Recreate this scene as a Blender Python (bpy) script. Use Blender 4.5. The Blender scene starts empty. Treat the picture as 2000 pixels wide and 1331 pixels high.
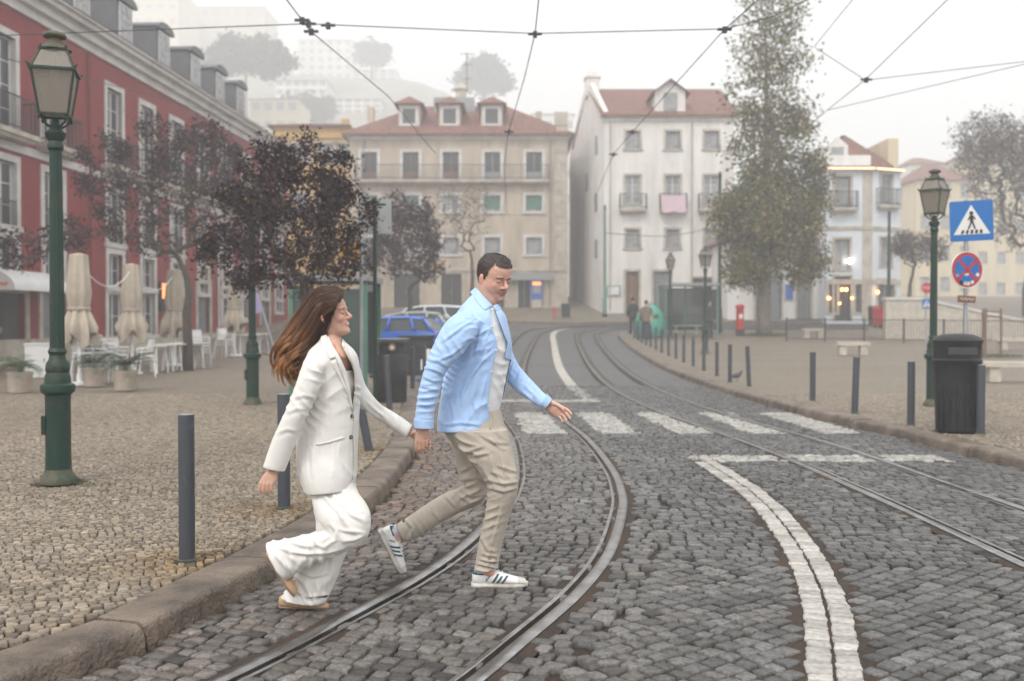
import bpy, bmesh, math, random
import numpy as np
from mathutils import Vector, Matrix

# ------------------------------------------------------------------ camera, sky, sun, exposure
SC = bpy.context.scene
COL = SC.collection
FPX = 1944.0                      # focal length in pixels of the 2000 px wide photograph
PITCH = math.atan(38.5 / FPX)
CAMH = 1.5
cam = bpy.data.objects.new('camera', bpy.data.cameras.new('camera'))
COL.objects.link(cam)
cam.location = (0, 0, CAMH)
cam.rotation_euler = (math.pi / 2 - PITCH, 0, 0)
cam.data.sensor_width = 36.0
cam.data.lens = 35.0
cam.data.clip_start = 0.05
cam.data.clip_end = 2000
cam.data.dof.use_dof = True
cam.data.dof.focus_distance = 5.5
cam.data.dof.aperture_fstop = 2.0
SC.camera = cam

SUN_EL, SUN_ROT = math.radians(52), math.radians(205)
W = bpy.data.worlds.new('World'); SC.world = W; W.use_nodes = True
wn = W.node_tree; wn.nodes.clear()
sky = wn.nodes.new('ShaderNodeTexSky'); sky.sky_type = 'NISHITA'; sky.sun_disc = False
sky.sun_elevation = SUN_EL; sky.sun_rotation = SUN_ROT; sky.dust_density = 6.0; sky.air_density = 1.0
hs = wn.nodes.new('ShaderNodeHueSaturation'); hs.inputs['Saturation'].default_value = 0.10
b1 = wn.nodes.new('ShaderNodeBackground'); b1.inputs['Strength'].default_value = 0.06
b2 = wn.nodes.new('ShaderNodeBackground'); b2.inputs['Color'].default_value = (0.985, 0.99, 1.0, 1)
b2.inputs['Strength'].default_value = 1.15       # even white overcast deck
ad = wn.nodes.new('ShaderNodeAddShader'); wo = wn.nodes.new('ShaderNodeOutputWorld')
wn.links.new(sky.outputs[0], hs.inputs['Color']); wn.links.new(hs.outputs[0], b1.inputs['Color'])
wn.links.new(b1.outputs[0], ad.inputs[0]); wn.links.new(b2.outputs[0], ad.inputs[1])
# overcast deck: brighter overhead than at the horizon, as under any even cloud layer
tcw = wn.nodes.new('ShaderNodeTexCoord'); sp_ = wn.nodes.new('ShaderNodeSeparateXYZ'); mrw = wn.nodes.new('ShaderNodeMapRange')
mrw.inputs['From Min'].default_value = 0.0; mrw.inputs['From Max'].default_value = 1.0; mrw.inputs['To Min'].default_value = 0.72; mrw.inputs['To Max'].default_value = 1.12
wn.links.new(tcw.outputs['Generated'], sp_.inputs[0]); wn.links.new(sp_.outputs['Z'], mrw.inputs['Value']); wn.links.new(mrw.outputs[0], b2.inputs['Strength'])
wn.links.new(ad.outputs[0], wo.inputs['Surface'])

sun = bpy.data.objects.new('sun', bpy.data.lights.new('sun', 'SUN')); COL.objects.link(sun)
sun.data.energy = 1.5; sun.data.angle = math.radians(14); sun.data.color = (1.0, 0.97, 0.93)
sun.rotation_euler = (math.pi / 2 - SUN_EL, 0, math.pi - SUN_ROT)
SC.view_settings.view_transform = 'Standard'; SC.view_settings.look = 'None'
SC.view_settings.exposure = 0.46; SC.view_settings.gamma = 1.0
SC.cycles.use_denoising = True
SC.cycles.volume_bounces = 2
SC.cycles.max_bounces = 8
SC.cycles.diffuse_bounces = 3
SC.cycles.transparent_max_bounces = 16

HAZE = 0.0043                      # fog density per metre
rnd = random.Random(7)
nr = np.random.default_rng(11)

# ------------------------------------------------------------------ photo geometry helpers
def g(y):
    return 0.00116 * max(0.0, min(y, 75.0) - 22.0) ** 2
def gv(y):
    return 0.00116 * np.maximum(0.0, np.minimum(y, 75.0) - 22.0) ** 2
_sp, _cp = math.sin(PITCH), math.cos(PITCH)
def PX(u, v, D):
    """point seen at photo pixel (u, v) that stands D metres ahead of the camera"""
    a, b = u - 1000.0, 665.5 - v
    dy = b * _sp + FPX * _cp
    dz = b * _cp - FPX * _sp
    t = D / dy
    return Vector((a * t, D, CAMH + dz * t))
def XZ(u, v, D):
    p = PX(u, v, D); return p.x, p.z
def spline(pts, step=0.25):
    """Catmull-Rom through points, resampled at about equal steps"""
    P = np.array(pts, float); n = len(P)
    out = []
    for i in range(n - 1):
        p0 = P[max(i - 1, 0)]; p1 = P[i]; p2 = P[i + 1]; p3 = P[min(i + 2, n - 1)]
        m = max(2, int(np.linalg.norm(p2 - p1) / (step * 0.5)))
        for k in range(m):
            t = k / m
            out.append(0.5 * ((2 * p1) + (p2 - p0) * t + (2 * p0 - 5 * p1 + 4 * p2 - p3) * t * t + (3 * p1 - p0 - 3 * p2 + p3) * t ** 3))
    out.append(P[-1]); out = np.array(out)
    s = np.concatenate([[0], np.cumsum(np.linalg.norm(np.diff(out, axis=0), axis=1))])
    ns = np.arange(0, s[-1], step)
    return np.stack([np.interp(ns, s, out[:, k]) for k in range(out.shape[1])], 1)
def normals2(c):
    t = np.gradient(c, axis=0); t /= np.linalg.norm(t, axis=1)[:, None]
    return np.stack([t[:, 1], -t[:, 0]], 1)      # to the right of travel

# ------------------------------------------------------------------ objects
def tag(o, label=None, cat=None, group=None, kind=None):
    if label: o['label'] = label
    if cat: o['category'] = cat
    if group: o['group'] = group
    if kind: o['kind'] = kind
    return o
def empty(name, loc, rz=0.0, label=None, cat=None, group=None):
    o = bpy.data.objects.new(name, None); o.empty_display_size = 0.2
    COL.objects.link(o); o.location = loc; o.rotation_euler = (0, 0, rz)
    return tag(o, label, cat, group)
def link(name, me, mat=None, parent=None, loc=None, rot=None):
    o = bpy.data.objects.new(name, me); COL.objects.link(o)
    if mat is not None and len(me.materials) == 0: me.materials.append(mat)
    if parent is not None: o.parent = parent
    if loc is not None: o.location = loc
    if rot is not None: o.rotation_euler = rot
    return o
def copy_tree(o, parent=None):
    c = o.copy(); COL.objects.link(c); c.parent = parent
    for ch in list(o.children): copy_tree(ch, c)
    return c

class MB:
    """collects shapes for one mesh"""
    def __init__(s): s.v = []; s.f = []; s.m = []; s.cur = 0
    def add(s, vs, fs):
        n = len(s.v); s.v.extend([tuple(v) for v in vs]); s.f.extend([tuple(n + i for i in f) for f in fs]); s.m.extend([s.cur] * len(fs))
        return s
    def box(s, x0, x1, y0, y1, z0, z1, M=None):
        vs = [Vector((x, y, z)) for z in (z0, z1) for y in (y0, y1) for x in (x0, x1)]
        if M is not None: vs = [M @ v for v in vs]
        return s.add(vs, [(0, 2, 3, 1), (4, 5, 7, 6), (0, 1, 5, 4), (2, 6, 7, 3), (0, 4, 6, 2), (1, 3, 7, 5)])
    def cbox(s, c, sx, sy, sz, M=None):
        return s.box(c[0] - sx / 2, c[0] + sx / 2, c[1] - sy / 2, c[1] + sy / 2, c[2] - sz / 2, c[2] + sz / 2, M)
    def tube(s, pts, r, n=8, cap=True):
        pts = [Vector(p) for p in pts]; R = r if isinstance(r, (list, tuple)) else [r] * len(pts)
        vs = []; fs = []
        t0 = (pts[1] - pts[0]).normalized()
        a = t0.orthogonal().normalized()
        for i, p in enumerate(pts):
            t = (pts[min(i + 1, len(pts) - 1)] - pts[max(i - 1, 0)])
            t = t.normalized() if t.length > 1e-9 else t0
            a = (a - t * a.dot(t)); a = a.normalized() if a.length > 1e-6 else t.orthogonal().normalized()
            b = t.cross(a)
            for k in range(n):
                w = 2 * math.pi * k / n
                vs.append(p + (a * math.cos(w) + b * math.sin(w)) * R[i])
        for i in range(len(pts) - 1):
            for k in range(n):
                k2 = (k + 1) % n
                fs.append((i * n + k, i * n + k2, (i + 1) * n + k2, (i + 1) * n + k))
        if cap:
            fs.append(tuple(range(n - 1, -1, -1))); fs.append(tuple((len(pts) - 1) * n + k for k in range(n)))
        return s.add(vs, fs)
    def lathe(s, prof, c=(0, 0, 0), n=24, a0=0.0, sx=1.0, sy=1.0):
        vs = []; fs = []
        for r, z in prof:
            for k in range(n):
                w = a0 + 2 * math.pi * k / n
                vs.append((c[0] + r * math.cos(w) * sx, c[1] + r * math.sin(w) * sy, c[2] + z))
        for i in range(len(prof) - 1):
            for k in range(n):
                k2 = (k + 1) % n
                fs.append((i * n + k, i * n + k2, (i + 1) * n + k2, (i + 1) * n + k))
        fs.append(tuple(range(n - 1, -1, -1))); fs.append(tuple((len(prof) - 1) * n + k for k in range(n)))
        return s.add(vs, fs)
    def prism(s, poly, y0, y1, M=None):
        """polygon in x,z extruded along y"""
        n = len(poly)
        vs = [Vector((x, y0, z)) for x, z in poly] + [Vector((x, y1, z)) for x, z in poly]
        if M is not None: vs = [M @ v for v in vs]
        fs = [tuple(range(n)), tuple(range(2 * n - 1, n - 1, -1))] + [(i, i + n, (i + 1) % n + n, (i + 1) % n) for i in range(n)]
        return s.add(vs, fs)
    def ball(s, c, rx, ry, rz, n=12, m=8):
        prof = [(math.sin(math.pi * i / m), -math.cos(math.pi * i / m)) for i in range(1, m)]
        vs = [(c[0], c[1], c[2] - rz)]; fs = []
        for r, z in prof:
            for k in range(n):
                w = 2 * math.pi * k / n
                vs.append((c[0] + rx * r * math.cos(w), c[1] + ry * r * math.sin(w), c[2] + rz * z))
        vs.append((c[0], c[1], c[2] + rz)); L = len(vs) - 1
        for k in range(n): fs.append((0, 1 + (k + 1) % n, 1 + k))
        for i in range(m - 2):
            for k in range(n):
                a = 1 + i * n + k; b = 1 + i * n + (k + 1) % n
                fs.append((a, b, b + n, a + n))
        for k in range(n): fs.append((L, 1 + (m - 2) * n + k, 1 + (m - 2) * n + (k + 1) % n))
        return s.add(vs, fs)
    def mesh(s, name, mats=None, smooth=False, fix=True):
        me = bpy.data.meshes.new(name); me.from_pydata(s.v, [], s.f)
        if fix:
            bm = bmesh.new(); bm.from_mesh(me); bmesh.ops.recalc_face_normals(bm, faces=bm.faces); bm.to_mesh(me); bm.free()
        if mats is not None:
            for m in (mats if isinstance(mats, (list, tuple)) else [mats]): me.materials.append(m)
        me.polygons.foreach_set('material_index', s.m)
        if smooth:
            me.polygons.foreach_set('use_smooth', [True] * len(me.polygons))
            if smooth is not True: me.set_sharp_from_angle(angle=math.radians(smooth))
        me.update(); return me
    def build(s, name, mat, parent=None, smooth=False, loc=None, rot=None):
        return link(name, s.mesh(name, mat, smooth), None, parent, loc, rot)

# ------------------------------------------------------------------ materials
def mat(name, col, rough=0.7, var=0.0, scale=4.0, bump=0.0, bscale=30.0, metal=0.0, col2=None, attr=False, spec=0.5, detail=4.0, sheen=0.0, stretch=None, thr=(0.35, 0.65), rvar=0.0):
    """Principled material with a noise blend between two tones and a fine noise bump"""
    m = bpy.data.materials.new(name); m.use_nodes = True
    nt = m.node_tree; bs = nt.nodes['Principled BSDF']
    bs.inputs['Roughness'].default_value = rough; bs.inputs['Metallic'].default_value = metal
    bs.inputs['Specular IOR Level'].default_value = spec
    if sheen: bs.inputs['Sheen Weight'].default_value = sheen
    tc = nt.nodes.new('ShaderNodeTexCoord'); src = tc.outputs['Object']
    if stretch:
        mp = nt.nodes.new('ShaderNodeMapping'); mp.inputs['Scale'].default_value = stretch
        nt.links.new(src, mp.inputs['Vector']); src = mp.outputs[0]
    c1 = tuple(col) + (1,)
    if col2 is None: col2 = tuple(max(0, c * (1 - var)) for c in col)
    base = None
    if attr:
        at = nt.nodes.new('ShaderNodeAttribute'); at.attribute_name = 'Col'; base = at.outputs['Color']
    if var > 0 or col2 is not None:
        n1 = nt.nodes.new('ShaderNodeTexNoise'); n1.inputs['Scale'].default_value = scale; n1.inputs['Detail'].default_value = detail
        n1.inputs['Roughness'].default_value = 0.6
        nt.links.new(src, n1.inputs['Vector'])
        mr = nt.nodes.new('ShaderNodeMapRange'); mr.inputs['From Min'].default_value = thr[0]; mr.inputs['From Max'].default_value = thr[1]
        nt.links.new(n1.outputs['Fac'], mr.inputs['Value'])
        mx = nt.nodes.new('ShaderNodeMix'); mx.data_type = 'RGBA'
        nt.links.new(mr.outputs[0], mx.inputs['Factor'])
        if attr:
            mx.blend_type = 'MULTIPLY'; nt.links.new(base, mx.inputs['A']); mx.inputs['B'].default_value = tuple(1 - var for _ in range(3)) + (1,)
        else:
            mx.inputs['A'].default_value = c1; mx.inputs['B'].default_value = tuple(col2) + (1,)
        nt.links.new(mx.outputs['Result'], bs.inputs['Base Color'])
        if rvar:
            m2 = nt.nodes.new('ShaderNodeMapRange'); m2.inputs['To Min'].default_value = rough - rvar; m2.inputs['To Max'].default_value = rough + rvar
            nt.links.new(n1.outputs['Fac'], m2.inputs['Value']); nt.links.new(m2.outputs[0], bs.inputs['Roughness'])
    if bump > 0:
        n2 = nt.nodes.new('ShaderNodeTexNoise'); n2.inputs['Scale'].default_value = bscale; n2.inputs['Detail'].default_value = 5.0
        nt.links.new(src, n2.inputs['Vector'])
        bp = nt.nodes.new('ShaderNodeBump'); bp.inputs['Strength'].default_value = bump; bp.inputs['Distance'].default_value = 0.02
        nt.links.new(n2.outputs['Fac'], bp.inputs['Height']); nt.links.new(bp.outputs[0], bs.inputs['Normal'])
    return m
def glassy(name, col=(0.03, 0.035, 0.04), rough=0.06, alpha=1.0):
    m = bpy.data.materials.new(name); m.use_nodes = True
    b = m.node_tree.nodes['Principled BSDF']; b.inputs['Base Color'].default_value = tuple(col) + (1,)
    b.inputs['Roughness'].default_value = rough; b.inputs['Alpha'].default_value = alpha
    return m
def glow(name, col, s):
    m = bpy.data.materials.new(name); m.use_nodes = True
    b = m.node_tree.nodes['Principled BSDF']; b.inputs['Base Color'].default_value = tuple(col) + (1,)
    b.inputs['Emission Color'].default_value = tuple(col) + (1,); b.inputs['Emission Strength'].default_value = s
    return m
def paving_far(name, colA, colB, joint, size, rough=0.6):
    """distant paving: cells with darker joints, on top of a real bed sheet"""
    m = bpy.data.materials.new(name); m.use_nodes = True; nt = m.node_tree; bs = nt.nodes['Principled BSDF']
    bs.inputs['Roughness'].default_value = rough
    tc = nt.nodes.new('ShaderNodeTexCoord')
    vo = nt.nodes.new('ShaderNodeTexVoronoi'); vo.inputs['Scale'].default_value = 1 / size; vo.inputs['Randomness'].default_value = 0.55
    v2 = nt.nodes.new('ShaderNodeTexVoronoi'); v2.feature = 'DISTANCE_TO_EDGE'; v2.inputs['Scale'].default_value = 1 / size; v2.inputs['Randomness'].default_value = 0.55
    no = nt.nodes.new('ShaderNodeTexNoise'); no.inputs['Scale'].default_value = 0.45; no.inputs['Detail'].default_value = 5
    sep = nt.nodes.new('ShaderNodeSeparateColor')
    for n in (vo, v2, no): nt.links.new(tc.outputs['Object'], n.inputs['Vector'])
    nt.links.new(vo.outputs['Color'], sep.inputs[0])
    m1 = nt.nodes.new('ShaderNodeMix'); m1.data_type = 'RGBA'; m1.inputs['A'].default_value = tuple(colA) + (1,); m1.inputs['B'].default_value = tuple(colB) + (1,)
    nt.links.new(sep.outputs[0], m1.inputs['Factor'])
    m3 = nt.nodes.new('ShaderNodeMix'); m3.data_type = 'RGBA'; m3.blend_type = 'MULTIPLY'; m3.inputs['Factor'].default_value = 0.35
    nt.links.new(m1.outputs['Result'], m3.inputs['A']); nt.links.new(no.outputs['Fac'], m3.inputs['B'])
    mr = nt.nodes.new('ShaderNodeMapRange'); mr.inputs['From Max'].default_value = 0.10
    nt.links.new(v2.outputs['Distance'], mr.inputs['Value'])
    m2 = nt.nodes.new('ShaderNodeMix'); m2.data_type = 'RGBA'; m2.inputs['A'].default_value = tuple(joint) + (1,)
    nt.links.new(mr.outputs[0], m2.inputs['Factor']); nt.links.new(m3.outputs['Result'], m2.inputs['B'])
    nt.links.new(m2.outputs['Result'], bs.inputs['Base Color'])
    bp = nt.nodes.new('ShaderNodeBump'); bp.inputs['Strength'].default_value = 0.6; bp.inputs['Distance'].default_value = 0.015
    nt.links.new(mr.outputs[0], bp.inputs['Height']); nt.links.new(bp.outputs[0], bs.inputs['Normal'])
    return m

M = {}
M['cobble'] = mat('cobble', (.2, .2, .2), rough=.38, var=.5, scale=45, bump=.32, bscale=70, attr=True, detail=6, thr=(.4, .62), rvar=.12, spec=.32)
M['limestone'] = mat('limestone', (.4, .36, .3), spec=.3, rough=.6, var=.35, scale=30, bump=.5, bscale=70, attr=True, detail=6, thr=(.42, .66))
M['joint_road'] = mat('joint_road', (.024, .016, .011), rough=.9, col2=(.055, .032, .019), scale=3, bump=.8, bscale=90)
M['joint_walk'] = mat('joint_walk', (.055, .042, .028), rough=.9, col2=(.04, .036, .02), scale=2.2, bump=.8, bscale=120)
M['road_far'] = paving_far('road_far', (.14, .14, .14), (.085, .085, .085), (.04, .036, .03), .10, .5)
M['walk_far'] = paving_far('walk_far', (.29, .235, .17), (.19, .155, .113), (.09, .07, .05), .075, .65)
M['kerb'] = mat('kerb', (.205, .155, .113), rough=.48, col2=(.055, .043, .033), scale=3.6, bump=.9, bscale=45, detail=9, thr=(.36, .68), rvar=.15)
M['steel'] = mat('steel', (.44, .44, .44), rough=.30, metal=1.0, col2=(.24, .23, .22), scale=6, stretch=(1, 1, 1), bump=.06, bscale=80)
M['groove'] = mat('groove', (.05, .035, .025), rough=.8, col2=(.09, .055, .03), scale=10, bump=.4)
M['dirt'] = mat('dirt', (.16, .09, .055), rough=.95, col2=(.07, .05, .035), scale=2.5, bump=.6, bscale=80)
M['ironpaint'] = mat('ironpaint', (.006, .032, .021), rough=.45, col2=(.045, .034, .02), scale=5.0, bump=.2, bscale=40, thr=(.50, .74), spec=.35)
M['grime'] = mat('grime', (.10, .085, .05), rough=.7, col2=(.03, .05, .03), scale=9, bump=.2)
M['bollard'] = mat('bollard', (.05, .056, .066), rough=.5, col2=(.10, .095, .088), scale=11, bump=.08, bscale=60, thr=(.60, .78), spec=.35)
M['blackplastic'] = mat('blackplastic', (.010, .010, .011), spec=.28, rough=.5, col2=(.03, .03, .03), scale=3, bump=.1, bscale=50)
M['greyplastic'] = mat('greyplastic', (.024, .024, .027), spec=.3, rough=.5, col2=(.05, .05, .05), scale=4, bump=.1)
M['greymetal'] = mat('greymetal', (.42, .43, .44), rough=.35, metal=.6, col2=(.32, .32, .33), scale=5)
M['red_wall'] = mat('red_wall', (.27, .024, .024), rough=.85, col2=(.20, .019, .020), scale=.7, bump=.15, bscale=8, detail=7, stretch=(2.2, 2.2, .42))
M['stone_trim'] = mat('stone_trim', (.55, .50, .42), rough=.8, col2=(.36, .31, .25), scale=1.6, bump=.2, bscale=12)
M['white_trim'] = mat('white_trim', (.66, .635, .60), rough=.7, col2=(.50, .47, .43), scale=1.2, bump=.1)
M['beige_wall'] = mat('beige_wall', (.56, .47, .36), rough=.85, col2=(.36, .30, .235), scale=.55, bump=.15, bscale=6, detail=8, stretch=(2.2, 2.2, .42))
M['white_wall'] = mat('white_wall', (.80, .78, .74), rough=.85, col2=(.62, .58, .53), scale=.5, bump=.12, bscale=5, detail=8, stretch=(2.2, 2.2, .42))
M['blue_wall'] = mat('blue_wall', (.70, .74, .78), rough=.85, col2=(.62, .65, .68), scale=.5, bump=.1, stretch=(2.2, 2.2, .42))
M['yellow_wall'] = mat('yellow_wall', (.58, .36, .11), rough=.85, col2=(.44, .28, .10), scale=.8, bump=.1, stretch=(2.2, 2.2, .42))
M['cream_wall'] = mat('cream_wall', (.66, .55, .36), rough=.85, col2=(.52, .44, .32), scale=.5, bump=.1, stretch=(2.2, 2.2, .42))
def tile_mat(name, c1, c2):
    m = mat(name, c1, rough=.85, col2=c2, scale=1.8, bump=0)
    nt = m.node_tree; bs = nt.nodes['Principled BSDF']
    tc = nt.nodes['Texture Coordinate']
    w = nt.nodes.new('ShaderNodeTexWave'); w.inputs['Scale'].default_value = 1.5; w.bands_direction = 'X'
    nt.links.new(tc.outputs['Object'], w.inputs['Vector'])
    bp = nt.nodes.new('ShaderNodeBump'); bp.inputs['Strength'].default_value = 1.0; bp.inputs['Distance'].default_value = .08
    nt.links.new(w.outputs['Fac'], bp.inputs['Height']); nt.links.new(bp.outputs[0], bs.inputs['Normal'])
    return m
M['tiles'] = tile_mat('tiles', (.26, .108, .08), (.175, .082, .064))
M['zinc'] = mat('zinc', (.115, .12, .13), rough=.6, col2=(.09, .095, .10), scale=2, bump=.05)
M['glass'] = glassy('glass', (.055, .06, .065), .08)
M['glass_curtain'] = mat('glass_curtain', (.38, .38, .37), rough=.2, col2=(.20, .21, .22), scale=2.0)
M['white_frame'] = mat('white_frame', (.72, .72, .70), rough=.55, var=.1)
M['brown_frame'] = mat('brown_frame', (.20, .10, .06), rough=.6, var=.2)
M['grey_frame'] = mat('grey_frame', (.30, .31, .31), rough=.6, var=.15)
M['green_shutter'] = mat('green_shutter', (.10, .23, .17), rough=.7, var=.2)
M['dark_door'] = mat('dark_door', (.05, .045, .045), rough=.6, var=.3)
M['grey_door'] = mat('grey_door', (.20, .21, .22), rough=.6, var=.15)
M['iron'] = mat('iron', (.02, .02, .022), rough=.6, var=.2)
M['wood'] = mat('wood', (.20, .12, .07), rough=.8, var=.3)
M['canvas'] = mat('canvas', (.50, .43, .34), rough=.95, col2=(.40, .34, .27), scale=3, bump=.2, bscale=200)
M['white_plastic'] = mat('white_plastic', (.78, .78, .76), rough=.4, var=.08)
M['terracotta'] = mat('terracotta', (.55, .46, .38), rough=.85, var=.2)
M['palm'] = mat('palm', (.045, .085, .035), rough=.6, var=.4)
M['bark'] = mat('bark', (.085, .065, .052), rough=.95, col2=(.05, .04, .034), scale=7, bump=.7, bscale=25)
M['bark_pale'] = mat('bark_pale', (.20, .165, .13), rough=.95, col2=(.11, .09, .075), scale=5, bump=.7, bscale=20)
M['stone_bench'] = mat('stone_bench', (.55, .49, .41), rough=.85, var=.25, bump=.2)
M['red_paint'] = mat('red_paint', (.50, .025, .025), rough=.4, var=.12)
M['teal'] = mat('teal', (.06, .34, .25), rough=.45, var=.12)
M['hill'] = mat('hill', (.16, .16, .10), rough=1, col2=(.30, .27, .22), scale=.06)
M['ground'] = mat('ground', (.25, .23, .20), rough=1, var=.3, scale=.2)
M['clear'] = glassy('clear', (.55, .62, .60), .05, .22)
M['smoked'] = glassy('smoked', (.07, .10, .085), .06, .72)
M['lampglass'] = glassy('lampglass', (.27, .235, .19), .25, .60)
M['wire'] = mat('wire', (.03, .035, .035), rough=.6)
M['grass'] = mat('grass', (.07, .11, .03), rough=.9, var=.5, scale=20)

def leafmat(name, rough=.6):
    m = bpy.data.materials.new(name); m.use_nodes = True; nt = m.node_tree; bs = nt.nodes['Principled BSDF']
    at = nt.nodes.new('ShaderNodeAttribute'); at.attribute_name = 'Col'
    nt.links.new(at.outputs['Color'], bs.inputs['Base Color']); bs.inputs['Roughness'].default_value = rough
    bs.inputs['Specular IOR Level'].default_value = .12
    return m
M['leaf'] = leafmat('leaf')
# ------------------------------------------------------------------ ground: road, pavements, kerbs, stones, rails
KERB_L = [(-2.75, 2.2), (-2.32, 3.3), (-1.91, 4.12), (-1.69, 4.61), (-1.48, 5.48), (-1.41, 5.86), (-1.25, 6.74), (-1.14, 7.9), (-1.09, 9.03), (-1.12, 11.4),
          (-1.24, 13.06), (-1.45, 15.5), (-1.75, 19), (-2.1, 22.5), (-2.9, 26), (-4.2, 29), (-6, 31.5), (-8.7, 36), (-11, 44), (-12.6, 57)]
KERB_R = [(5.7, 2.5), (5.45, 6), (5.27, 8.5), (5.17, 10.03), (5.07, 11.74), (5.0, 13.0), (4.85, 13.74), (4.72, 15), (4.62, 16.8), (4.55, 18.1), (4.47, 20.8), (4.5, 25), (4.53, 30),
          (4.66, 36.2), (4.85, 43), (5.09, 48), (5.6, 49.6), (7, 50.5), (10, 51), (45, 51.6)]
kl = spline(KERB_L, .2); kr = spline(KERB_R, .2)
T1R = [(-.62, 3.2), (-.40, 3.6), (-.16, 4.12), (.02, 4.57), (.37, 5.49), (.64, 6.49), (.87, 7.86), (.96, 8.74), (1.01, 10.07), (.96, 12.6), (.78, 15.0), (.63, 16.6), (.36, 22.8), (.33, 29), (.55, 36), (.95, 43.8), (1.5, 50), (2.6, 53.0), (5, 54.2), (14, 54.8), (40, 55)]
T2R = [(4.13, 2.5), (4.12, 5.5), (4.08, 7.9), (4.03, 9.4), (3.97, 11.0), (3.87, 12.3), (3.70, 13.9), (3.52, 15.4), (3.38, 16.9), (3.27, 18.8), (3.2, 22.2), (3.32, 28.7), (3.64, 37.9), (4.03, 47), (4.6, 50.6), (6.5, 52.4), (14, 53), (40, 53.2)]
GA = 0.965
t1r = spline(T1R, .12); t1n = normals2(t1r); t1l = t1r - t1n * GA; t1c = t1r - t1n * GA / 2
t2r = spline(T2R, .12); t2n = normals2(t2r); t2l = t2r - t2n * GA
WL = spline([(1.05, 3.0), (1.2, 3.5), (1.37, 4.2), (1.49, 4.61), (1.63, 5.12), (1.75, 5.66), (1.91, 6.56), (2.05, 7.73), (2.11, 8.79), (2.10, 9.63), (2.06, 10.75)], .075)
WF = spline([(1.5, 18.7), (1.42, 21.3), (1.4, 25.2), (1.48, 31.5), (1.79, 42), (2.03, 49.0), (2.6, 52.0), (4, 53.2), (12, 53.9), (30, 54.1)], .5)

def dmin(P, C):
    """distance from points P to the polyline samples C"""
    out = np.empty(len(P))
    for i in range(0, len(P), 4000):
        q = P[i:i + 4000]
        out[i:i + 4000] = np.sqrt(((q[:, None, :] - C[None]) ** 2).sum(2).min(1))
    return out
def kx(C, y): # kerb x at depth y (near part, single valued)
    k = C[:, 1] < 30
    return np.interp(y, C[k][:, 1], C[k][:, 0])

def strip_sheet(name, polyxy, dz, mats, near=None, step=2.0):
    """flat polygon draped over the rising ground"""
    bm = bmesh.new()
    bm.faces.new([bm.verts.new((x, y, 0)) for x, y in polyxy])
    ys = [p[1] for p in polyxy]
    y = 22.0
    while y < min(max(ys), 76):
        if y > min(ys):
            bmesh.ops.bisect_plane(bm, geom=bm.verts[:] + bm.edges[:] + bm.faces[:], plane_co=(0, y, 0), plane_no=(0, 1, 0))
        y += step
    if near:
        bmesh.ops.bisect_plane(bm, geom=bm.verts[:] + bm.edges[:] + bm.faces[:], plane_co=(0, near, 0), plane_no=(0, 1, 0))
    bmesh.ops.triangulate(bm, faces=bm.faces[:])
    for v in bm.verts: v.co.z = g(v.co.y) + dz
    me = bpy.data.meshes.new(name); bmesh.ops.recalc_face_normals(bm, faces=bm.faces)
    bm.to_mesh(me); bm.free()
    for m in mats: me.materials.append(m)
    for p in me.polygons:
        if p.normal.z < 0: p.flip()
        if near and p.center.y > near: p.material_index = 1
    return link(name, me)

# far ground out to the horizon with the castle hill behind the houses
def hill(x, y):
    r = 2.0 if y > 62 else 0
    t = max(0, min(1, (y - 85) / 300.0)); t = t * t * (3 - 2 * t)
    s = max(0, min(1, (70 - x) / 110.0)); s = s * s * (3 - 2 * s)
    return 3.2 + 86 * t * s
xs = np.linspace(-290, 290, 66); ys = np.concatenate([np.linspace(74, 440, 70), [470, 520]])
vs = [(x, y, hill(x, y) + 1.2 * math.sin(x * .11) * math.sin(y * .09) * min(1, (y - 74) / 30)) for y in ys for x in xs]
fs = [(j * 66 + i, j * 66 + i + 1, (j + 1) * 66 + i + 1, (j + 1) * 66 + i) for j in range(len(ys) - 1) for i in range(65)]
me = bpy.data.meshes.new('hill'); me.from_pydata(vs, [], fs); me.materials.append(M['hill'])
tag(link('hill', me), kind='structure')
mb = MB(); vs = []; ygr = [-60, 0, 22] + list(range(24, 76, 2)) + [76.5]
for y in ygr:
    for x in (-260, 260): vs.append((x, y, (g(y) if y < 75 else 3.25) - .06))
mb.add(vs, [(2 * i, 2 * i + 1, 2 * i + 3, 2 * i + 2) for i in range(len(ygr) - 1)])
tag(mb.build('ground', M['ground']), kind='structure')

NEAR = 23.0
road = tag(strip_sheet('road', [(-30, -4), (30, -4), (60, 60), (-40, 60)], -.034, [M['joint_road'], M['road_far']], NEAR), kind='structure')
HW = .105
inner_l = kl - normals2(kl) * .28      # back edge of the kerb stones
inner_r = kr + normals2(kr) * .28
walk = tag(strip_sheet('pavement_left', [(-60, -4), (-4.2, -4)] + [tuple(p) for p in inner_l] + [(-13.4, 66), (-60, 66)], HW - .022, [M['joint_walk'], M['walk_far']], 19.0), kind='structure')
plaza = tag(strip_sheet('plaza', [(60, -4)] + [(60, 51.6)] + [tuple(p) for p in inner_r[::-1]] + [(6.2, -4)], HW - .022, [M['joint_walk'], M['walk_far']], 19.0), kind='structure')
far_edge = spline([(-12.6, 59.0), (-6, 57.6), (-1.5, 56.6), (2, 56.0), (8, 56.2), (20, 56.6), (60, 57)], .5)
farwalk = tag(strip_sheet('far_pavement', [tuple(p) for p in far_edge] + [(60, 76), (-12.6, 76)], HW, [M['walk_far']]), kind='structure')

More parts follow.
